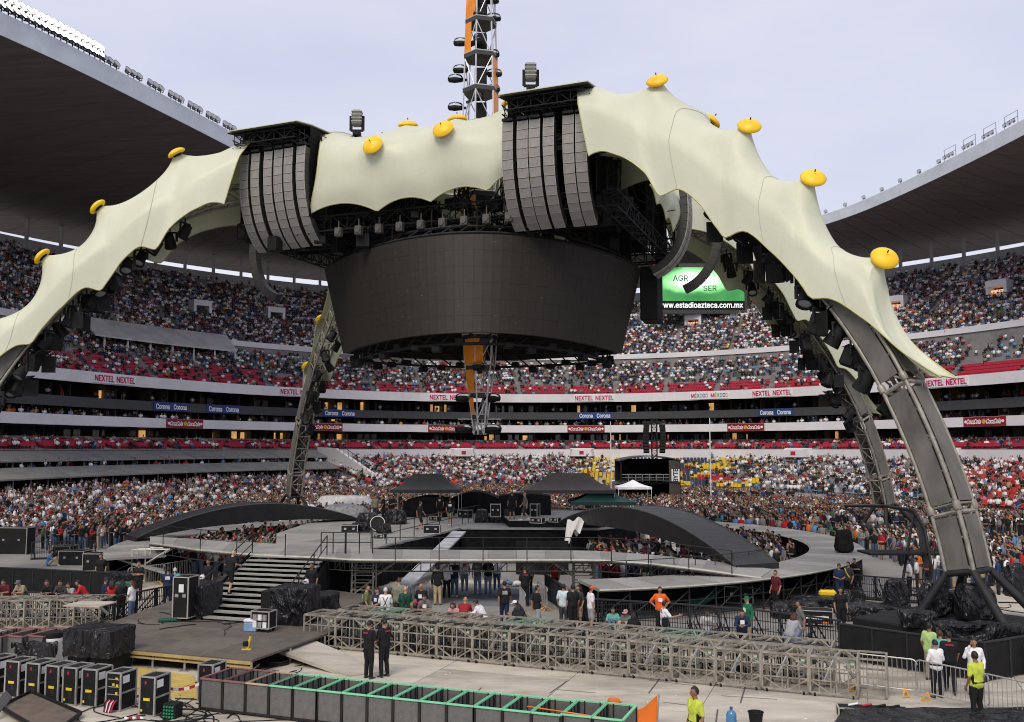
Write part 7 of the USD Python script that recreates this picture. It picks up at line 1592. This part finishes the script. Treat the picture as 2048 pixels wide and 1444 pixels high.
PE(926, 1288, 0, -10, 'lean', 1.74, 'darkred', 'charcoal', 'balding man in a dark red polo shirt seen from behind at the barrier', bald=True)
PE(970, 1290, 0, 70, 'lean', 1.72, 'white', 'black', 'man with a dark cap in white sleeves and black vest at the barrier', cap='charcoal', sleeves='long')
PE(1049, 1296, 0, 60, 'lean', 1.76, 'navy', 'navy', 'man in navy with a white cap leaning on the barrier', cap='white')
PE(1036, 1300, 0, -5, 'lean', 1.64, 'black', 'black', 'long-haired woman in a black top leaning with straight arms on the barrier', long_hair=True, sleeves='none')
PE(1009, 1253, 0, 8, 'walk', 1.78, 'black', 'navy', 'man in a black shirt with a pale back print walking away down the passage', extra=ex_backprint('lightgrey'))
PE(1074, 1264, 0, -70, 'walk', 1.76, 'black', 'lightgrey', 'man in a black shirt and grey jeans striding to the right in the passage')
PE(1127, 1257, 0, -20, 'phone', 1.72, 'pale', 'charcoal', 'man in a pale blue shirt with a dark cap taking a picture', cap='charcoal')
PE(1146, 1260, 0, 20, 'stand', 1.74, 'black', 'black', 'guard in black holding a white and red helmet beside the support tower', extra=ex_helmet)
PE(1158, 1256, 0, 130, 'stand', 1.66, 'charcoal', 'beige', 'young woman in a dark top and beige shorts by the support tower', shorts=True, long_hair=True)
PE(1182, 1263, 0, -75, 'bag', 1.74, 'white', 'plaid', 'man with an orange cap, white shirt and plaid shorts', cap='orange', shorts=True)
PE(1226, 1262, 0, 178, 'sit', 1.72, 'teal', 'jeans', 'seated youth in a teal shirt with head on folded arms', extra=ex_cup)
PE(1255, 1266, 0, 150, 'sit', 1.72, 'grey', 'beige', 'seated man in a grey shirt with a pale pink cap', cap='pink')
PE(1268, 1272, 0, 10, 'cross_sit', 1.62, 'black', 'lightgrey', 'seated woman with long black hair in front of the pink cap', long_hair=True)
PE(1321, 1267, 0, 178, 'hips', 1.76, 'orange', 'black', 'man in a bright orange red shirt with hands on his hips', extra=ex_print('white'))
PE(1330, 1302, 0, -80, 'point', 1.72, 'white', 'jeans', 'man in a white shirt walking with an arm stretched forward', extra=ex_bag)
PE(1414, 1268, 0, 176, 'cross_sit', 1.74, 'white', 'jeans', 'man in a printed white shirt kneeling on the floor by the second barriers', extra=ex_print('lightgrey'))
PE(1497, 1292, 0, 110, 'stand', 1.76, 'green', 'khaki', 'man in a green jersey and green cap', cap='green', sleeves='long', skin='fair', extra=ex_print('white'))
PE(1485, 1312, 0, 170, 'lean', 1.72, 'navy', 'black', 'youth in a navy jacket looking at a phone over the barrier', sleeves='long', extra=ex_print('white'))
PE(1580, 1322, 0, -50, 'lean', 1.64, 'plaid', 'jeans', 'woman in a pale plaid shirt leaning to the right on the barrier', sleeves='long', hair='brown', long_hair=True)
PE(1602, 1305, 0, 80, 'walk', 1.78, 'grey', 'lightjeans', 'man in a grey shirt and pale jeans walking along the second barriers')
PE(1683, 1262, 0, 178, 'stand', 1.66, 'black', 'black', 'woman in black standing behind the covered barriers by the grey case', long_hair=True)
# people with their backs to us under the walkway
PE(875, 1211, 0, 2, 'stand', 1.78, 'black', 'beige', 'man in a black jacket and beige trousers under the walkway', sleeves='long')
PE(893, 1197, 0, 3, 'front', 1.78, 'white', 'black', 'man in a white shirt and black trousers under the walkway', sleeves='long')
PE(909, 1194, 0, -8, 'stand', 1.78, 'navy', 'jeans', 'man in a navy shirt and jeans with a pale cap under the walkway', cap='white')
PE(929, 1183, 0, 5, 'stand', 1.74, 'white', 'lightjeans', 'man in a printed white shirt and jeans under the walkway', extra=ex_backprint('red'))
PE(955, 1189, 0, -6, 'bag', 1.78, 'grey', 'lightjeans', 'man in a grey printed shirt and pale jeans under the walkway', extra=ex_backprint('lightgrey'))
PE(976, 1188, 0, 4, 'stand', 1.74, 'black', 'lightjeans', 'man in a black shirt and pale jeans under the walkway')
PE(994, 1182, 0, 8, 'walk', 1.76, 'white', 'jeans', 'man in a white shirt striding in jeans under the walkway')
PE(1028, 1173, .02, 0, 'lie', 1.72, 'white', 'lightjeans', 'person in white lying on the ground with one knee up')
PE(1058, 1188, 0, 170, 'phone', 1.74, 'plaid', 'charcoal', 'man in a black and white striped shirt by the passage')
PE(1050, 1214, 0, 15, 'front', 1.78, 'black', 'black', 'guard in black with red print behind the slanted silver barrier', extra=ex_side_panels)
PE(1110, 1190, 0, 160, 'stand', 1.7, 'red', 'black', 'woman in a red shirt and white cap near the right support tower', cap='white')
PE(1245, 1215, 0, 175, 'chair', 1.72, 'charcoal', 'black', 'person seated in the shade under the right ring walkway', shorts=True)
# on the stage
PE(840, 1060, 2.0, -60, 'walk', 1.78, 'black', 'black', 'bare-legged worker in black shorts walking across the stage', shorts=True)
PE(880, 1036, 2.0, 170, 'stand', 1.8, 'black', 'black', 'worker in black with a bottle green tag beside the draped riser', shorts=True, extra=ex_print('lime'))
PE(900, 1052, 2.0, 0, 'walk', 1.8, 'black', 'camo', 'worker in black with camouflage shorts seen from behind by the railing', shorts=True, extra=ex_backprint('white'))
PE(783, 1040, 2.0, 150, 'front', 1.78, 'black', 'black', 'worker in black at the left edge of the stage, behind the covered gear', shorts=True)
PE(800, 1034, 2.0, 100, 'hips', 1.8, 'black', 'charcoal', 'worker in black shorts standing beside the black tent', shorts=True)
PE(750, 1040, 2.0, 200, 'stand', 1.76, 'camo', 'charcoal', 'worker in a drab vest at the far left of the stage', sleeves='none')
PE(766, 1040, 2.0, 90, 'stand', 1.76, 'black', 'black', 'worker all in black among the covered gear on the left')
PE(1024, 1038, 2.46, 6, 'bag', 1.82, 'black', 'black', 'worker in black shorts and a straw hat seen from behind on the stage', shorts=True, extra=ex_crown)
PE(1050, 1041, 2.46, 95, 'walk', 1.78, 'grey', 'charcoal', 'fair-haired worker in grey walking beside the straw hat', shorts=True, hair='fairhair', skin='fair')
# stairs
PE(0, 0, 0, -25, 'climb', 1.78, 'black', 'black', 'bald man in black shorts climbing the grey stairs', shorts=True, bald=True, skin='fair', at=SB0 * .72 + ST0 * .28 + [.75, -.1, .16])
PE(0, 0, 0, 160, 'stand', 1.76, 'black', 'black', 'man in black holding a helmet beside the left stair rail', extra=ex_helmet, skin='brown', at=SB0 * .58 + ST0 * .42 + [-.55, 0, -.55])
PE(622, 1212, .55, 165, 'stand', 1.76, 'black', 'black', 'man in black with a red and white helmet right of the stairs', extra=ex_helmet, skin='brown')
PE(478, 1150, .02, 150, 'hips', 1.74, 'black', 'black', 'person in black standing on the pale floor left of the stairs')
PE(398, 1150, .02, 20, 'stand', 1.76, 'pale', 'lightjeans', 'person in a pale shirt and jeans on the floor left of the stairs')
# left side
PE(200, 1180, 0, 178, 'stand', 1.78, 'black', 'charcoal', 'man in black standing before the left ring end')
PE(276, 1200, 0, 178, 'crossed', 1.78, 'black', 'black', 'man in black with arms on the silver barrier left of the stairs')
PE(334, 1218, .0, 12, 'front', 1.8, 'navy', 'navy', 'man in a navy shirt with a white back print and cap at the barrier', cap='navy', extra=ex_backprint('white'))
PE(348, 1214, .0, 30, 'front', 1.72, 'teal', 'lightgrey', 'grey-haired person beside the navy shirt at the barrier', hair='grey', skin='fair')
for k, (px, sh, hr, lh, lab) in enumerate(((14, 'maroon', 'black', 0, 'person in maroon leaning on the left barrier, cut by the frame edge'), (48, 'khaki', 'black', 0, 'person in a drab shirt and cap leaning on the left barrier'), (102, 'black', 'brown', 0, 'person in black leaning left of the hooded one at the barrier'), (124, 'charcoal', 'black', 0, 'person in a charcoal jacket and sunglasses at the left barrier'), (149, 'lightgrey', 'black', 1, 'woman in a pale grey top with dark hair at the left barrier'), (172, 'red', 'black', 0, 'person in a bright red jacket at the left barrier'), (208, 'navy', 'black', 0, 'man in navy with a cap, chatting at the barrier corner'), (222, 'red', 'black', 1, 'woman in red in the group at the barrier corner'), (241, 'black', 'black', 1, 'man in black with a ponytail at the barrier corner'), (262, 'white', 'brown', 1, 'woman in white at the barrier corner'))):
    PE(px, 1236 + k * .7, 0, (175, 160, 170, 185, 150, 110, -60, 20, 30, 80)[k], 'lean' if k < 6 else 'front', 1.74 - .1 * lh, sh, 'jeans' if k % 2 else 'black', lab, hair=hr, long_hair=bool(lh), cap='grey' if k == 1 else 'navy' if k == 6 else None, sleeves='long' if k in (3, 5) else 'short')
PE(96, 1132, 0, -70, 'sit', 1.74, 'blue', 'beige', 'person in a blue shirt lounging on the floor at the left', skin='fair')
# right of the ring and behind the claw foot
PE(1553, 1224, 0, 120, 'stand', 1.78, 'maroon', 'black', 'guard in dark red and black standing against the ring walkway', extra=ex_side_panels)
PE(1680, 1205, 0, 175, 'front', 1.76, 'navy', 'navy', 'man in a navy polo shirt among the cases right of the ring')
PE(1699, 1200, 0, 120, 'stand', 1.76, 'charcoal', 'black', 'man in charcoal with a yellow strap beside the navy polo', extra=ex_strap)
PE(1716, 1182, 0, 140, 'lean', 1.74, 'black', 'black', 'man in black leaning on the edge of the ring walkway')
for k, (px, py, sh, tr, f, lab) in enumerate(((1992, 1172, 'white', 'charcoal', 20, 'man in white with dark trousers on the white floor at the far right'), (2010, 1180, 'black', 'jeans', -30, 'man in black and jeans on the white floor at the far right'), (2032, 1178, 'grey', 'charcoal', 10, 'man in grey seen from behind at the far right edge'), (1978, 1186, 'plaid', 'black', 60, 'woman in stripes next to the claw leg on the far right'), (2020, 1192, 'black', 'black', 150, 'person in black crouching forward at the far right'), (1985, 1128, 'white', 'black', -10, 'tall man in white at the barrier at the far right'))):
    PE(px, py, 0, f, ('stand', 'front', 'bag', 'stand', 'lean', 'stand')[k], 1.76, sh, tr, lab, long_hair=(k == 3))
# people sitting and standing in the pit inside the ring on the right
g5 = random.Random(2)
for k, (px, py, pose, sh, lab) in enumerate(((1228, 1102, 'stand', 'black', 'worker in black with a white print in the pit behind the walkway'), (1255, 1108, 'sit', 'neon', 'worker in a neon vest sitting in the pit behind the walkway'), (1205, 1150, 'sit', 'white', 'woman in white sitting below the right part of the walkway'), (1225, 1140, 'stand', 'red', 'woman in red standing below the right part of the walkway'), (1243, 1152, 'sit', 'black', 'person in black and white cap sitting below the walkway'), (1290, 1152, 'sit', 'lime', 'person in a lime vest sitting below the walkway'), (1332, 1150, 'sit', 'white', 'person in white sitting beside the lime vest below the walkway'), (1350, 1130, 'stand', 'white', 'woman in white standing under the black bridge'), (1372, 1145, 'stand', 'green', 'person in a green shirt under the black bridge'), (1262, 1140, 'stand', 'pink', 'person in pink standing behind the seated ones below the walkway'))):
    PE(px, py, 0, g5.uniform(60, 300), pose, 1.7, sh, 'jeans' if k % 2 else 'black', lab, long_hair=k in (2, 3, 7), cap='white' if k == 4 else None)
# ------------------------------------------------------------------ the crowd
def blob(c, r, n=(6, 4), R=None):
    m = MB(); k, l = n; th = np.linspace(0, np.pi, l + 1)
    prof = np.column_stack([np.maximum(np.sin(th), 0.02), -np.cos(th)])
    m.lathe(prof, (0, 0, 0), k); v, f = m.arrays(); v = v * np.asarray(r, float)
    if R is not None: v = v @ np.asarray(R).T
    return v + np.asarray(c, float), f
def taper(a, b, ra, rb, n=5, flat=1.0):
    m = MB(); m.tube([a, b], [ra, rb], n); return m.arrays()
# region codes: 0 skin, 1 hair, 2 shirt, 3 trousers
def crowd_mesh(parts):
    vs, fs, rg, n = [], [], [], 0
    for (v, f), r in parts:
        vs.append(v); fs.append(np.asarray(f) + n); rg.append(np.full(len(v), r, float)); n += len(v)
    return np.vstack(vs), np.vstack(fs), np.concatenate(rg)
def seated(k):
    g = random.Random(k); lean = g.uniform(-.05, .12); arm = g.choice((0, 1, 2)); sw = g.uniform(.9, 1.12)
    p = [(blob((0, .02, .72), (.23 * sw, .15, .34), (7, 4)), 2), (blob((0, .05 + lean, 1.17), (.095, .11, .135), (6, 4)), 0), (blob((0, .02 + lean, 1.22), (.107, .11, .1), (6, 3)), 1)]
    for sx in (-1, 1):
        p.append((taper((sx * .1, .0, .45), (sx * .13, .45, .47), .1, .075), 3)); p.append((taper((sx * .13, .45, .47), (sx * .13, .42, .02), .07, .05), 3))
        e = (sx * .3, .1, .68); h = (sx * .12, .38, .6) if arm == 0 else (sx * .16, .3, .98) if arm == 1 else (sx * .3, .3, .52)
        p.append((taper((sx * .22, 0, .95), e, .065, .05), 2)); p.append((taper(e, h, .045, .035), 0))
    return crowd_mesh(p)
def standing(k):
    g = random.Random(k + 50); sw = g.uniform(.9, 1.12); arm = g.choice((0, 1, 2, 3))
    p = [(blob((0, 0, 1.17), (.225 * sw, .14, .35), (7, 4)), 2), (blob((0, .03, 1.6), (.09, .105, .13), (6, 4)), 0), (blob((0, .0, 1.655), (.104, .108, .1), (6, 3)), 1)]
    for sx in (-1, 1):
        p.append((taper((sx * .1, 0, .92), (sx * .12, .02, .02), .105, .06), 3))
        e = (sx * .29, .03, 1.12); h = (sx * .27, .14, .86)
        if arm == 1: h = (sx * .08, .26, 1.12)
        if arm == 2 and sx == 1: e = (.3, .1, 1.45); h = (.2, .16, 1.78)
        if arm == 3: e = (sx * .3, .12, 1.2); h = (sx * .12, .25, 1.5)
        p.append((taper((sx * .21, 0, 1.42), e, .062, .05), 2)); p.append((taper(e, h, .045, .035), 0))
    return crowd_mesh(p)
SHIRTS = dict(white=(0.78, 0.78, 0.8), black=(0.014, 0.018, 0.02), grey=(0.22, 0.22, 0.23), red=(0.42, 0.02, 0.03), navy=(0.03, 0.05, 0.14), blue=(0.12, 0.28, 0.5), green=(0.04, 0.17, 0.09), orange=(0.6, 0.16, 0.03), tan=(0.4, 0.28, 0.17), maroon=(0.15, 0.02, 0.04), yellow=(0.65, 0.5, 0.06), pink=(0.5, 0.2, 0.28))
def crowd_mat(name, weights, fixed=None):
    stops, x = [], 0; tot = sum(w for _, w in weights)
    for c, w in weights: stops.append((x / tot, SHIRTS[c])); x += w
    nd = {'at': ('attribute', {'attribute': 'region'}), 'oi': ('object_info', {}),
          'sh': ('rgb_ramp', {'ramp': stops, 'interpolate': False}), 'm7': ('math', {'math_type': 'multiply', 'value2': 7.31}), 'fr': ('math', {'math_type': 'fraction'}),
          'sk': ('rgb_ramp', {'ramp': [(0, (0.2, 0.105, 0.062)), (0.5, (0.3, 0.17, 0.11)), (1, (0.42, 0.26, 0.18))]}),
          'm13': ('math', {'math_type': 'multiply', 'value2': 13.7}), 'fr2': ('math', {'math_type': 'fraction'}),
          'hr': ('rgb_ramp', {'ramp': [(0, (0.012, 0.01, 0.009)), (0.82, (0.03, 0.018, 0.012)), (0.9, (0.55, 0.55, 0.55)), (0.96, (0.4, 0.03, 0.03))], 'interpolate': False}),
          'tr': ('rgb_ramp', {'ramp': [(0, (0.02, 0.02, 0.022)), (0.4, (0.06, 0.09, 0.16)), (0.75, (0.14, 0.18, 0.26)), (0.9, (0.3, 0.24, 0.16))], 'interpolate': False}),
          'g1': ('math', {'math_type': 'greater_than', 'value2': 0.5}), 'g2': ('math', {'math_type': 'greater_than', 'value2': 1.5}), 'g3': ('math', {'math_type': 'greater_than', 'value2': 2.5}),
          'a': ('mix', {}), 'b': ('mix', {}), 'c': ('mix', {}), 'p': ('principled_bsdf', {'roughness': 0.8, 'specular_ior_level': 0.2})}
    ln = [('oi.random', 'm7.value1'), ('m7.value', 'fr.value1'), ('oi.random', 'm13.value1'), ('m13.value', 'fr2.value1'), ('oi.random', 'sh.fac'), ('fr.value', 'sk.fac'), ('fr2.value', 'hr.fac'), ('fr.value', 'tr.fac'),
          ('at.fac', 'g1.value1'), ('at.fac', 'g2.value1'), ('at.fac', 'g3.value1'), ('g1.value', 'a.fac'), ('sk.color', 'a.color1'), ('hr.color', 'a.color2'), ('g2.value', 'b.fac'), ('a.color', 'b.color1'), ('sh.color', 'b.color2'), ('g3.value', 'c.fac'), ('b.color', 'c.color1'), ('tr.color', 'c.color2'), ('c.color', 'p.base_color')]
    return usdkit.material(stage, '/World/Looks/' + name, nd, ln, surface='p.BSDF')
lowmix = crowd_mat('lower_crowd_clothes', [('white', 33), ('black', 34), ('grey', 13), ('navy', 10), ('red', 4), ('maroon', 3), ('blue', 5), ('tan', 1), ('pink', 2), ('green', 1), ('orange', 1)])
mixed = crowd_mat('crowd_clothes', [('white', 31), ('black', 33), ('grey', 14), ('navy', 13), ('red', 4), ('maroon', 3), ('blue', 6), ('tan', 2), ('green', 2), ('orange', 1), ('pink', 3), ('yellow', 1)])
darker = crowd_mat('crowd_dark_clothes', [('black', 46), ('white', 15), ('grey', 14), ('navy', 8), ('red', 4), ('maroon', 6), ('tan', 4), ('blue', 3), ('orange', 1), ('green', 2)])
def crowd_proto(path, arrs, mat):
    v, f, rg = arrs
    m = usdkit.mesh(stage, path, (v, f), mat, smooth=True)
    UsdGeom.PrimvarsAPI(m).CreatePrimvar('region', Sdf.ValueTypeNames.FloatArray, 'vertex').Set(Vt.FloatArray.FromNumpy(rg.astype(np.float32)))
    return m
def instancer(name, protos, pts, rz, label, cat, scale=None):
    """pts (n,3), rz (n,) -> one PointInstancer of stuff"""
    pi = UsdGeom.PointInstancer.Define(stage, numbered('/World', name)); base = str(pi.GetPath())
    setd(pi.GetPrim(), label=label, category=cat, kind='stuff')
    rel = pi.CreatePrototypesRel()
    for k, pr in enumerate(protos): rel.AddTarget(pr(f'{base}/shape_{k:03d}' if k else f'{base}/shape').GetPath())
    n = len(pts); g = np.random.default_rng(n)
    pi.CreateProtoIndicesAttr(Vt.IntArray.FromNumpy(g.integers(0, len(protos), n).astype(np.int32)))
    pi.CreatePositionsAttr(Vt.Vec3fArray.FromNumpy(np.asarray(pts, np.float32)))
    pi.CreateOrientationsAttr(Vt.QuathArray([Gf.Quath(float(math.cos(a / 2)), 0, 0, float(math.sin(a / 2))) for a in rz]))
    if scale is not None: pi.CreateScalesAttr(Vt.Vec3fArray.FromNumpy(np.asarray(scale, np.float32)))
    return pi
def inward(th, s):
    e = E(th, s); d = np.array([BX, 75.0]) - e[:, :2]; return np.arctan2(-d[:, 0], d[:, 1])
g = np.random.default_rng(3)
THV = (math.radians(-12), math.radians(192))
def visible(p):
    px = 1024 + FOC * p[:, 0] / np.maximum(p[:, 1], 1); return (px > -120) & (px < 2170) & (p[:, 1] > 30)
def along(s, step):
    a = np.arange(THV[0], THV[1], 0.002); e = E(a, s); d = np.r_[0, np.cumsum(np.linalg.norm(np.diff(e[:, :2], axis=0), axis=1))]
    return np.interp(np.arange(0, d[-1], step), d, a)
AIS = np.radians(np.arange(-12, 195, 7.5))
def aisle(th, w): return np.min(np.abs(th[:, None] - AIS[None]), axis=1) < w
def px_of(p): return 1024 + FOC * p[:, 0] / np.maximum(p[:, 1], 1)
up, upr, seats = [], [], {c: ([], []) for c in ('red', 'coral', 'pale', 'yellow', 'navy')}
for i in range(NROW):
    s = i * UPR + 0.72; th = along(s, 0.55); p = E(th, s, up_z(i)); px = px_of(p)
    nz = meshkit.fbm(np.column_stack([th * 9, np.full(len(th), i * .12), 0 * th]), 3, 4)
    if i < 9: fill = np.where(px < 520, 0.2 + 0.045 * i, 0.12 + 0.09 * i) + (nz - .5) * .9
    elif i < 14: fill = 0.8 + (nz - .5) * 1.0
    else: fill = 0.93 + (nz - .5) * .5 - np.clip((i - 37) * .17, 0, .8)
    fill = np.where((px > 1930) & (i < 14), fill - .35, fill)
    keep = (g.random(len(th)) < fill) & ~aisle(th, 0.004) & visible(p)
    if i in (13,): keep &= g.random(len(th)) < 0.7
    up.append(p[keep]); upr.append(inward(th[keep], s))
    if i < 8:
        sk = visible(p) & ~aisle(th, 0.008) & ((px < 540) | (i < 5)); seats['red'][0].append(p[sk]); seats['red'][1].append(inward(th[sk], s))
for i in range(6):                                           # red strip
    s = -2.5 + i * 0.85 + 0.45; th = along(s, 0.6); p = E(th, s, 7.0 + i * 0.16); v = visible(p) & ~aisle(th, 0.006)
    keep = v & (g.random(len(th)) < 0.3); up.append(p[keep]); upr.append(inward(th[keep], s))
    if i < 5: seats['red'][0].append(p[v]); seats['red'][1].append(inward(th[v], s))
for s, z in ((0.6, 11.0), (2.2, 11.05), (3.4, 11.6), (5.6, 12.0), (3.2, 13.9)):
    th = along(s, 0.75); p = E(th, s, z); keep = visible(p) & (g.random(len(th)) < 0.3); up.append(p[keep]); upr.append(inward(th[keep], s))
up, upr = np.vstack(up), np.concatenate(upr)
lo, lor = [], []
for i in range(NLOW):
    s = LOW_S + i * 0.8 + 0.42; th = along(s, 0.66); th = th[th < TH_L]; p = E(th, s, low_z(i)); px = px_of(p)
    nz = meshkit.fbm(np.column_stack([th * 12, np.full(len(th), i * .2), 0 * th]), 3, 9)
    edge_ = 1515 + 60 * (meshkit.noise(np.column_stack([th * 0 + i * .6, th * 40, 0 * th]), 8) - .5); eagle = (px > 1150) & (px < edge_)
    fill = 0.78 + (nz - .5) * 1.3 - np.where(eagle, np.where((px > 1320) & (px < 1450), .66, .48), 0) + np.where(px > 1900, -.2, 0)
    keep = (g.random(len(th)) < fill) & ~aisle(th, 0.005) & visible(p); lo.append(p[keep]); lor.append(inward(th[keep], s))
    vs = visible(p) & ~aisle(th, 0.007)
    cn = meshkit.noise(np.column_stack([th * 26, np.full(len(th), i * .3), 0 * th]), 21)
    cls = np.where(px < 1000, np.where(cn > .5, 1, 2), np.where(px < 1150, np.where(cn > .66, 1, 2), np.where(px < edge_, np.where((cn > .49) | ((px < 1260) & (cn > .25)), 3, 4), np.where(px > 1880, 1, 2))))
    cls = np.where((px > 1390) & (px < 1490) & (i < 9) & (i > 3), 0, cls)
    for k, c in enumerate(('red', 'coral', 'pale', 'yellow', 'navy')):
        q = vs & (cls == k); seats[c][0].append(p[q]); seats[c][1].append(inward(th[q], s))
for i in range(NSL):
    s = LOW_S + i * 0.8 + 0.42; th = along(s, 0.68); th = th[th >= TH_L]; p = E(th, s, SZ0 + i * SZD)
    nz = meshkit.fbm(np.column_stack([th * 14, np.full(len(th), i * .2), 0 * th]), 3, 2)
    keep = (g.random(len(th)) < 0.92 + (nz - .5) * .9) & visible(p); lo.append(p[keep]); lor.append(inward(th[keep], s))
    cn = meshkit.noise(np.column_stack([th * 30, np.full(len(th), i * .25), 0 * th]), 5); vs = visible(p)
    for k, c in ((0, 'pale'), (1, 'coral')):
        q = vs & ((cn > .55) == bool(k)); seats[c][0].append(p[q]); seats[c][1].append(inward(th[q], s))
for s, z in ((-11.6, 2.2), (-10.4, 2.2), (-6.6, 4.35), (-5.4, 4.35)):
    th = along(s, 0.8); th = th[th >= TH_L]; p = E(th, s, z); keep = visible(p) & (g.random(len(th)) < 0.35); lo.append(p[keep]); lor.append(inward(th[keep], s))
lo, lor = np.vstack(lo), np.concatenate(lor)
def jit(p, a):
    q = p.copy(); q[:, :2] += g.normal(0, .05, (len(p), 2)); return q, a + g.normal(0, .3, len(a))
SEATED = [lambda path, k=k: crowd_proto(path, seated(k), mixed) for k in range(6)]
p_, a_ = jit(up, upr)
instancer('upper_crowd', SEATED, p_, a_, 'dense crowd of seated spectators filling the upper tier and box balconies', 'crowd', np.repeat(g.uniform(.86, 1.02, (len(p_), 1)), 3, 1))
p_, a_ = jit(lo, lor); stand_up = g.random(len(p_)) < .18
LOWM = [lambda path, k=k: crowd_proto(path, seated(k), lowmix) for k in range(6)] + [lambda path, k=k: crowd_proto(path, standing(k), lowmix) for k in range(2)]
instancer('lower_crowd', LOWM, p_, a_, 'crowd of spectators filling the lower tier round the pitch', 'crowd', np.repeat(g.uniform(.88, 1.04, (len(p_), 1)), 3, 1))
def seat_mesh(path, mat):
    b = MB(); b.box((0, -.12, .42), (.46, .4, .06)); b.box((0, -.34, .62), (.46, .06, .42)); b.box((0, -.2, .2), (.1, .1, .4))
    v, f = b.arrays(); return usdkit.mesh(stage, path, (v, f), mat)
for c, col, nm in (('red', (0.42, 0.02, 0.05), 'red'), ('coral', (0.55, 0.07, 0.06), 'coral red'), ('pale', (0.42, 0.45, 0.5), 'pale grey'), ('yellow', (0.7, 0.5, 0.02), 'yellow'), ('navy', (0.04, 0.05, 0.09), 'navy')):
    pts = np.vstack(seats[c][0]); aa = np.concatenate(seats[c][1])
    mt = M('seat_' + c, col, 0.5, var=0.15)
    instancer('tip_up_seats', [lambda path, mt=mt: seat_mesh(path, mt)], pts, aa, nm + ' plastic seats in rows, showing between the spectators of the stands', 'seats')
# standing crowd on the pitch
CX, CY = -1.5, 61.5
def in_bowl(x, y, s): return ((x - BX) / (BA + s)) ** 2 + ((y - BY) / (BB + s)) ** 2 < 1
pts = []
n = 30000
x = g.uniform(-48, 62, n); y = g.uniform(44, 152, n)
r = np.hypot(x - CX, y - CY); px = 1024 + FOC * x / y
ok = in_bowl(x, y, -28.0) & (px > -80) & (px < 2120) & (r > 25.2)
ok &= (y > 62 + 0.0 * x) | ((x < -24) & (y > 60)) | ((x > 21.5) & (y > 52) & (x < 40)) | ((x > 15) & (y > 46.5) & (r > 23.4) & (x < 23 + (y - 46) * .8))
for fx, fy in ((28.4, 74.4), (-20, 88.8)): ok &= np.hypot(x - fx, y - fy) > 5.2
ok &= ~((np.abs(x - 31) < 8) & (np.abs(y - 118) < 6)) & ~((x > 33) & (y < 76))
ok &= ~((x < -23) & (y < 66 + (-23 - x) * .15))
ins = (r < 18.7) & (((r > 10.5) & (y > 53)) | ((x > 4.6) & (y > 47) & (y < 60)) | ((x > 6.5) & (y > 46) & (r > 13)))                       # inside the ring walkway
ang_ = np.degrees(np.arctan2(y - CY, x - CX)); 
ok |= ins & (in_bowl(x, y, -28))
keepx = g.random(n) < np.where(r < 18.5, 1.0, 0.95)
ok &= keepx
sp = np.column_stack([x[ok], y[ok], 0 * x[ok]])
# thin out those standing inside one another
from scipy.spatial import cKDTree
tree = cKDTree(sp[:, :2]); drop = set()
for a, b in tree.query_pairs(0.47):
    if a not in drop: drop.add(b)
sp = np.delete(sp, list(drop), axis=0)
aa = np.arctan2(-(CX - sp[:, 0]), CY - sp[:, 1]) + g.normal(0, .4, len(sp))
order = np.argsort(np.hypot(sp[:, 0], sp[:, 1])); near = order[:290]; far = order[290:]
STAND = [lambda path, k=k: crowd_proto(path, standing(k), darker) for k in range(7)]
instancer('pitch_crowd', STAND, sp[far], aa[far], 'packed standing crowd on the pitch round the stage', 'crowd', np.repeat(g.uniform(.9, 1.06, (len(far), 1)), 3, 1))
# the nearest of that crowd one by one
m_ind, proto_i = {}, {}
cls_ = stage.CreateClassPrim('/World/spectator_shapes')
def ind_proto(col, k):
    key = (col, k)
    if key not in proto_i:
        if col not in m_ind: m_ind[col] = crowd_mat('spectator_' + col, [(col, 1)])
        pth = f'/World/spectator_shapes/{col}_{k}'; UsdGeom.Xform.Define(stage, pth); crowd_proto(pth + '/figure', standing(k), m_ind[col]); proto_i[key] = pth
    return proto_i[key]
cw = ['black'] * 40 + ['white'] * 17 + ['grey'] * 13 + ['navy'] * 8 + ['red'] * 6 + ['maroon'] * 5 + ['tan'] * 5 + ['blue'] * 3 + ['orange'] * 2 + ['green'] * 2
gi = random.Random(12)
for i in near:
    col = gi.choice(cw); k = gi.randrange(7); p = sp[i]; r_ = math.hypot(p[0] - CX, p[1] - CY)
    zone = 'inside the ring walkway' if r_ < 19 else 'at the left of the stage' if p[0] < -20 else 'behind the front right claw leg' if p[0] > 20 else 'beyond the ring walkway'
    if r_ < 19: zone += ' on the right' if p[0] > CX else ' on the left'
    x = UsdGeom.Xform.Define(stage, numbered('/World', 'spectator')); x.GetPrim().GetReferences().AddInternalReference(ind_proto(col, k)); x.GetPrim().SetInstanceable(True)
    api = UsdGeom.XformCommonAPI(x); api.SetTranslate(Gf.Vec3d(*map(float, p))); api.SetRotate(Gf.Vec3f(0, 0, math.degrees(aa[i]))); api.SetScale(Gf.Vec3f(*[gi.uniform(.92, 1.06)] * 3))
    setd(x.GetPrim(), label='standing spectator in a %s top in the crowd %s' % (col, zone), category='person', group='spectators in %s %s' % (col, zone))
print('CROWD', len(up), len(lo), len(sp), {c: sum(map(len, seats[c][0])) for c in seats})
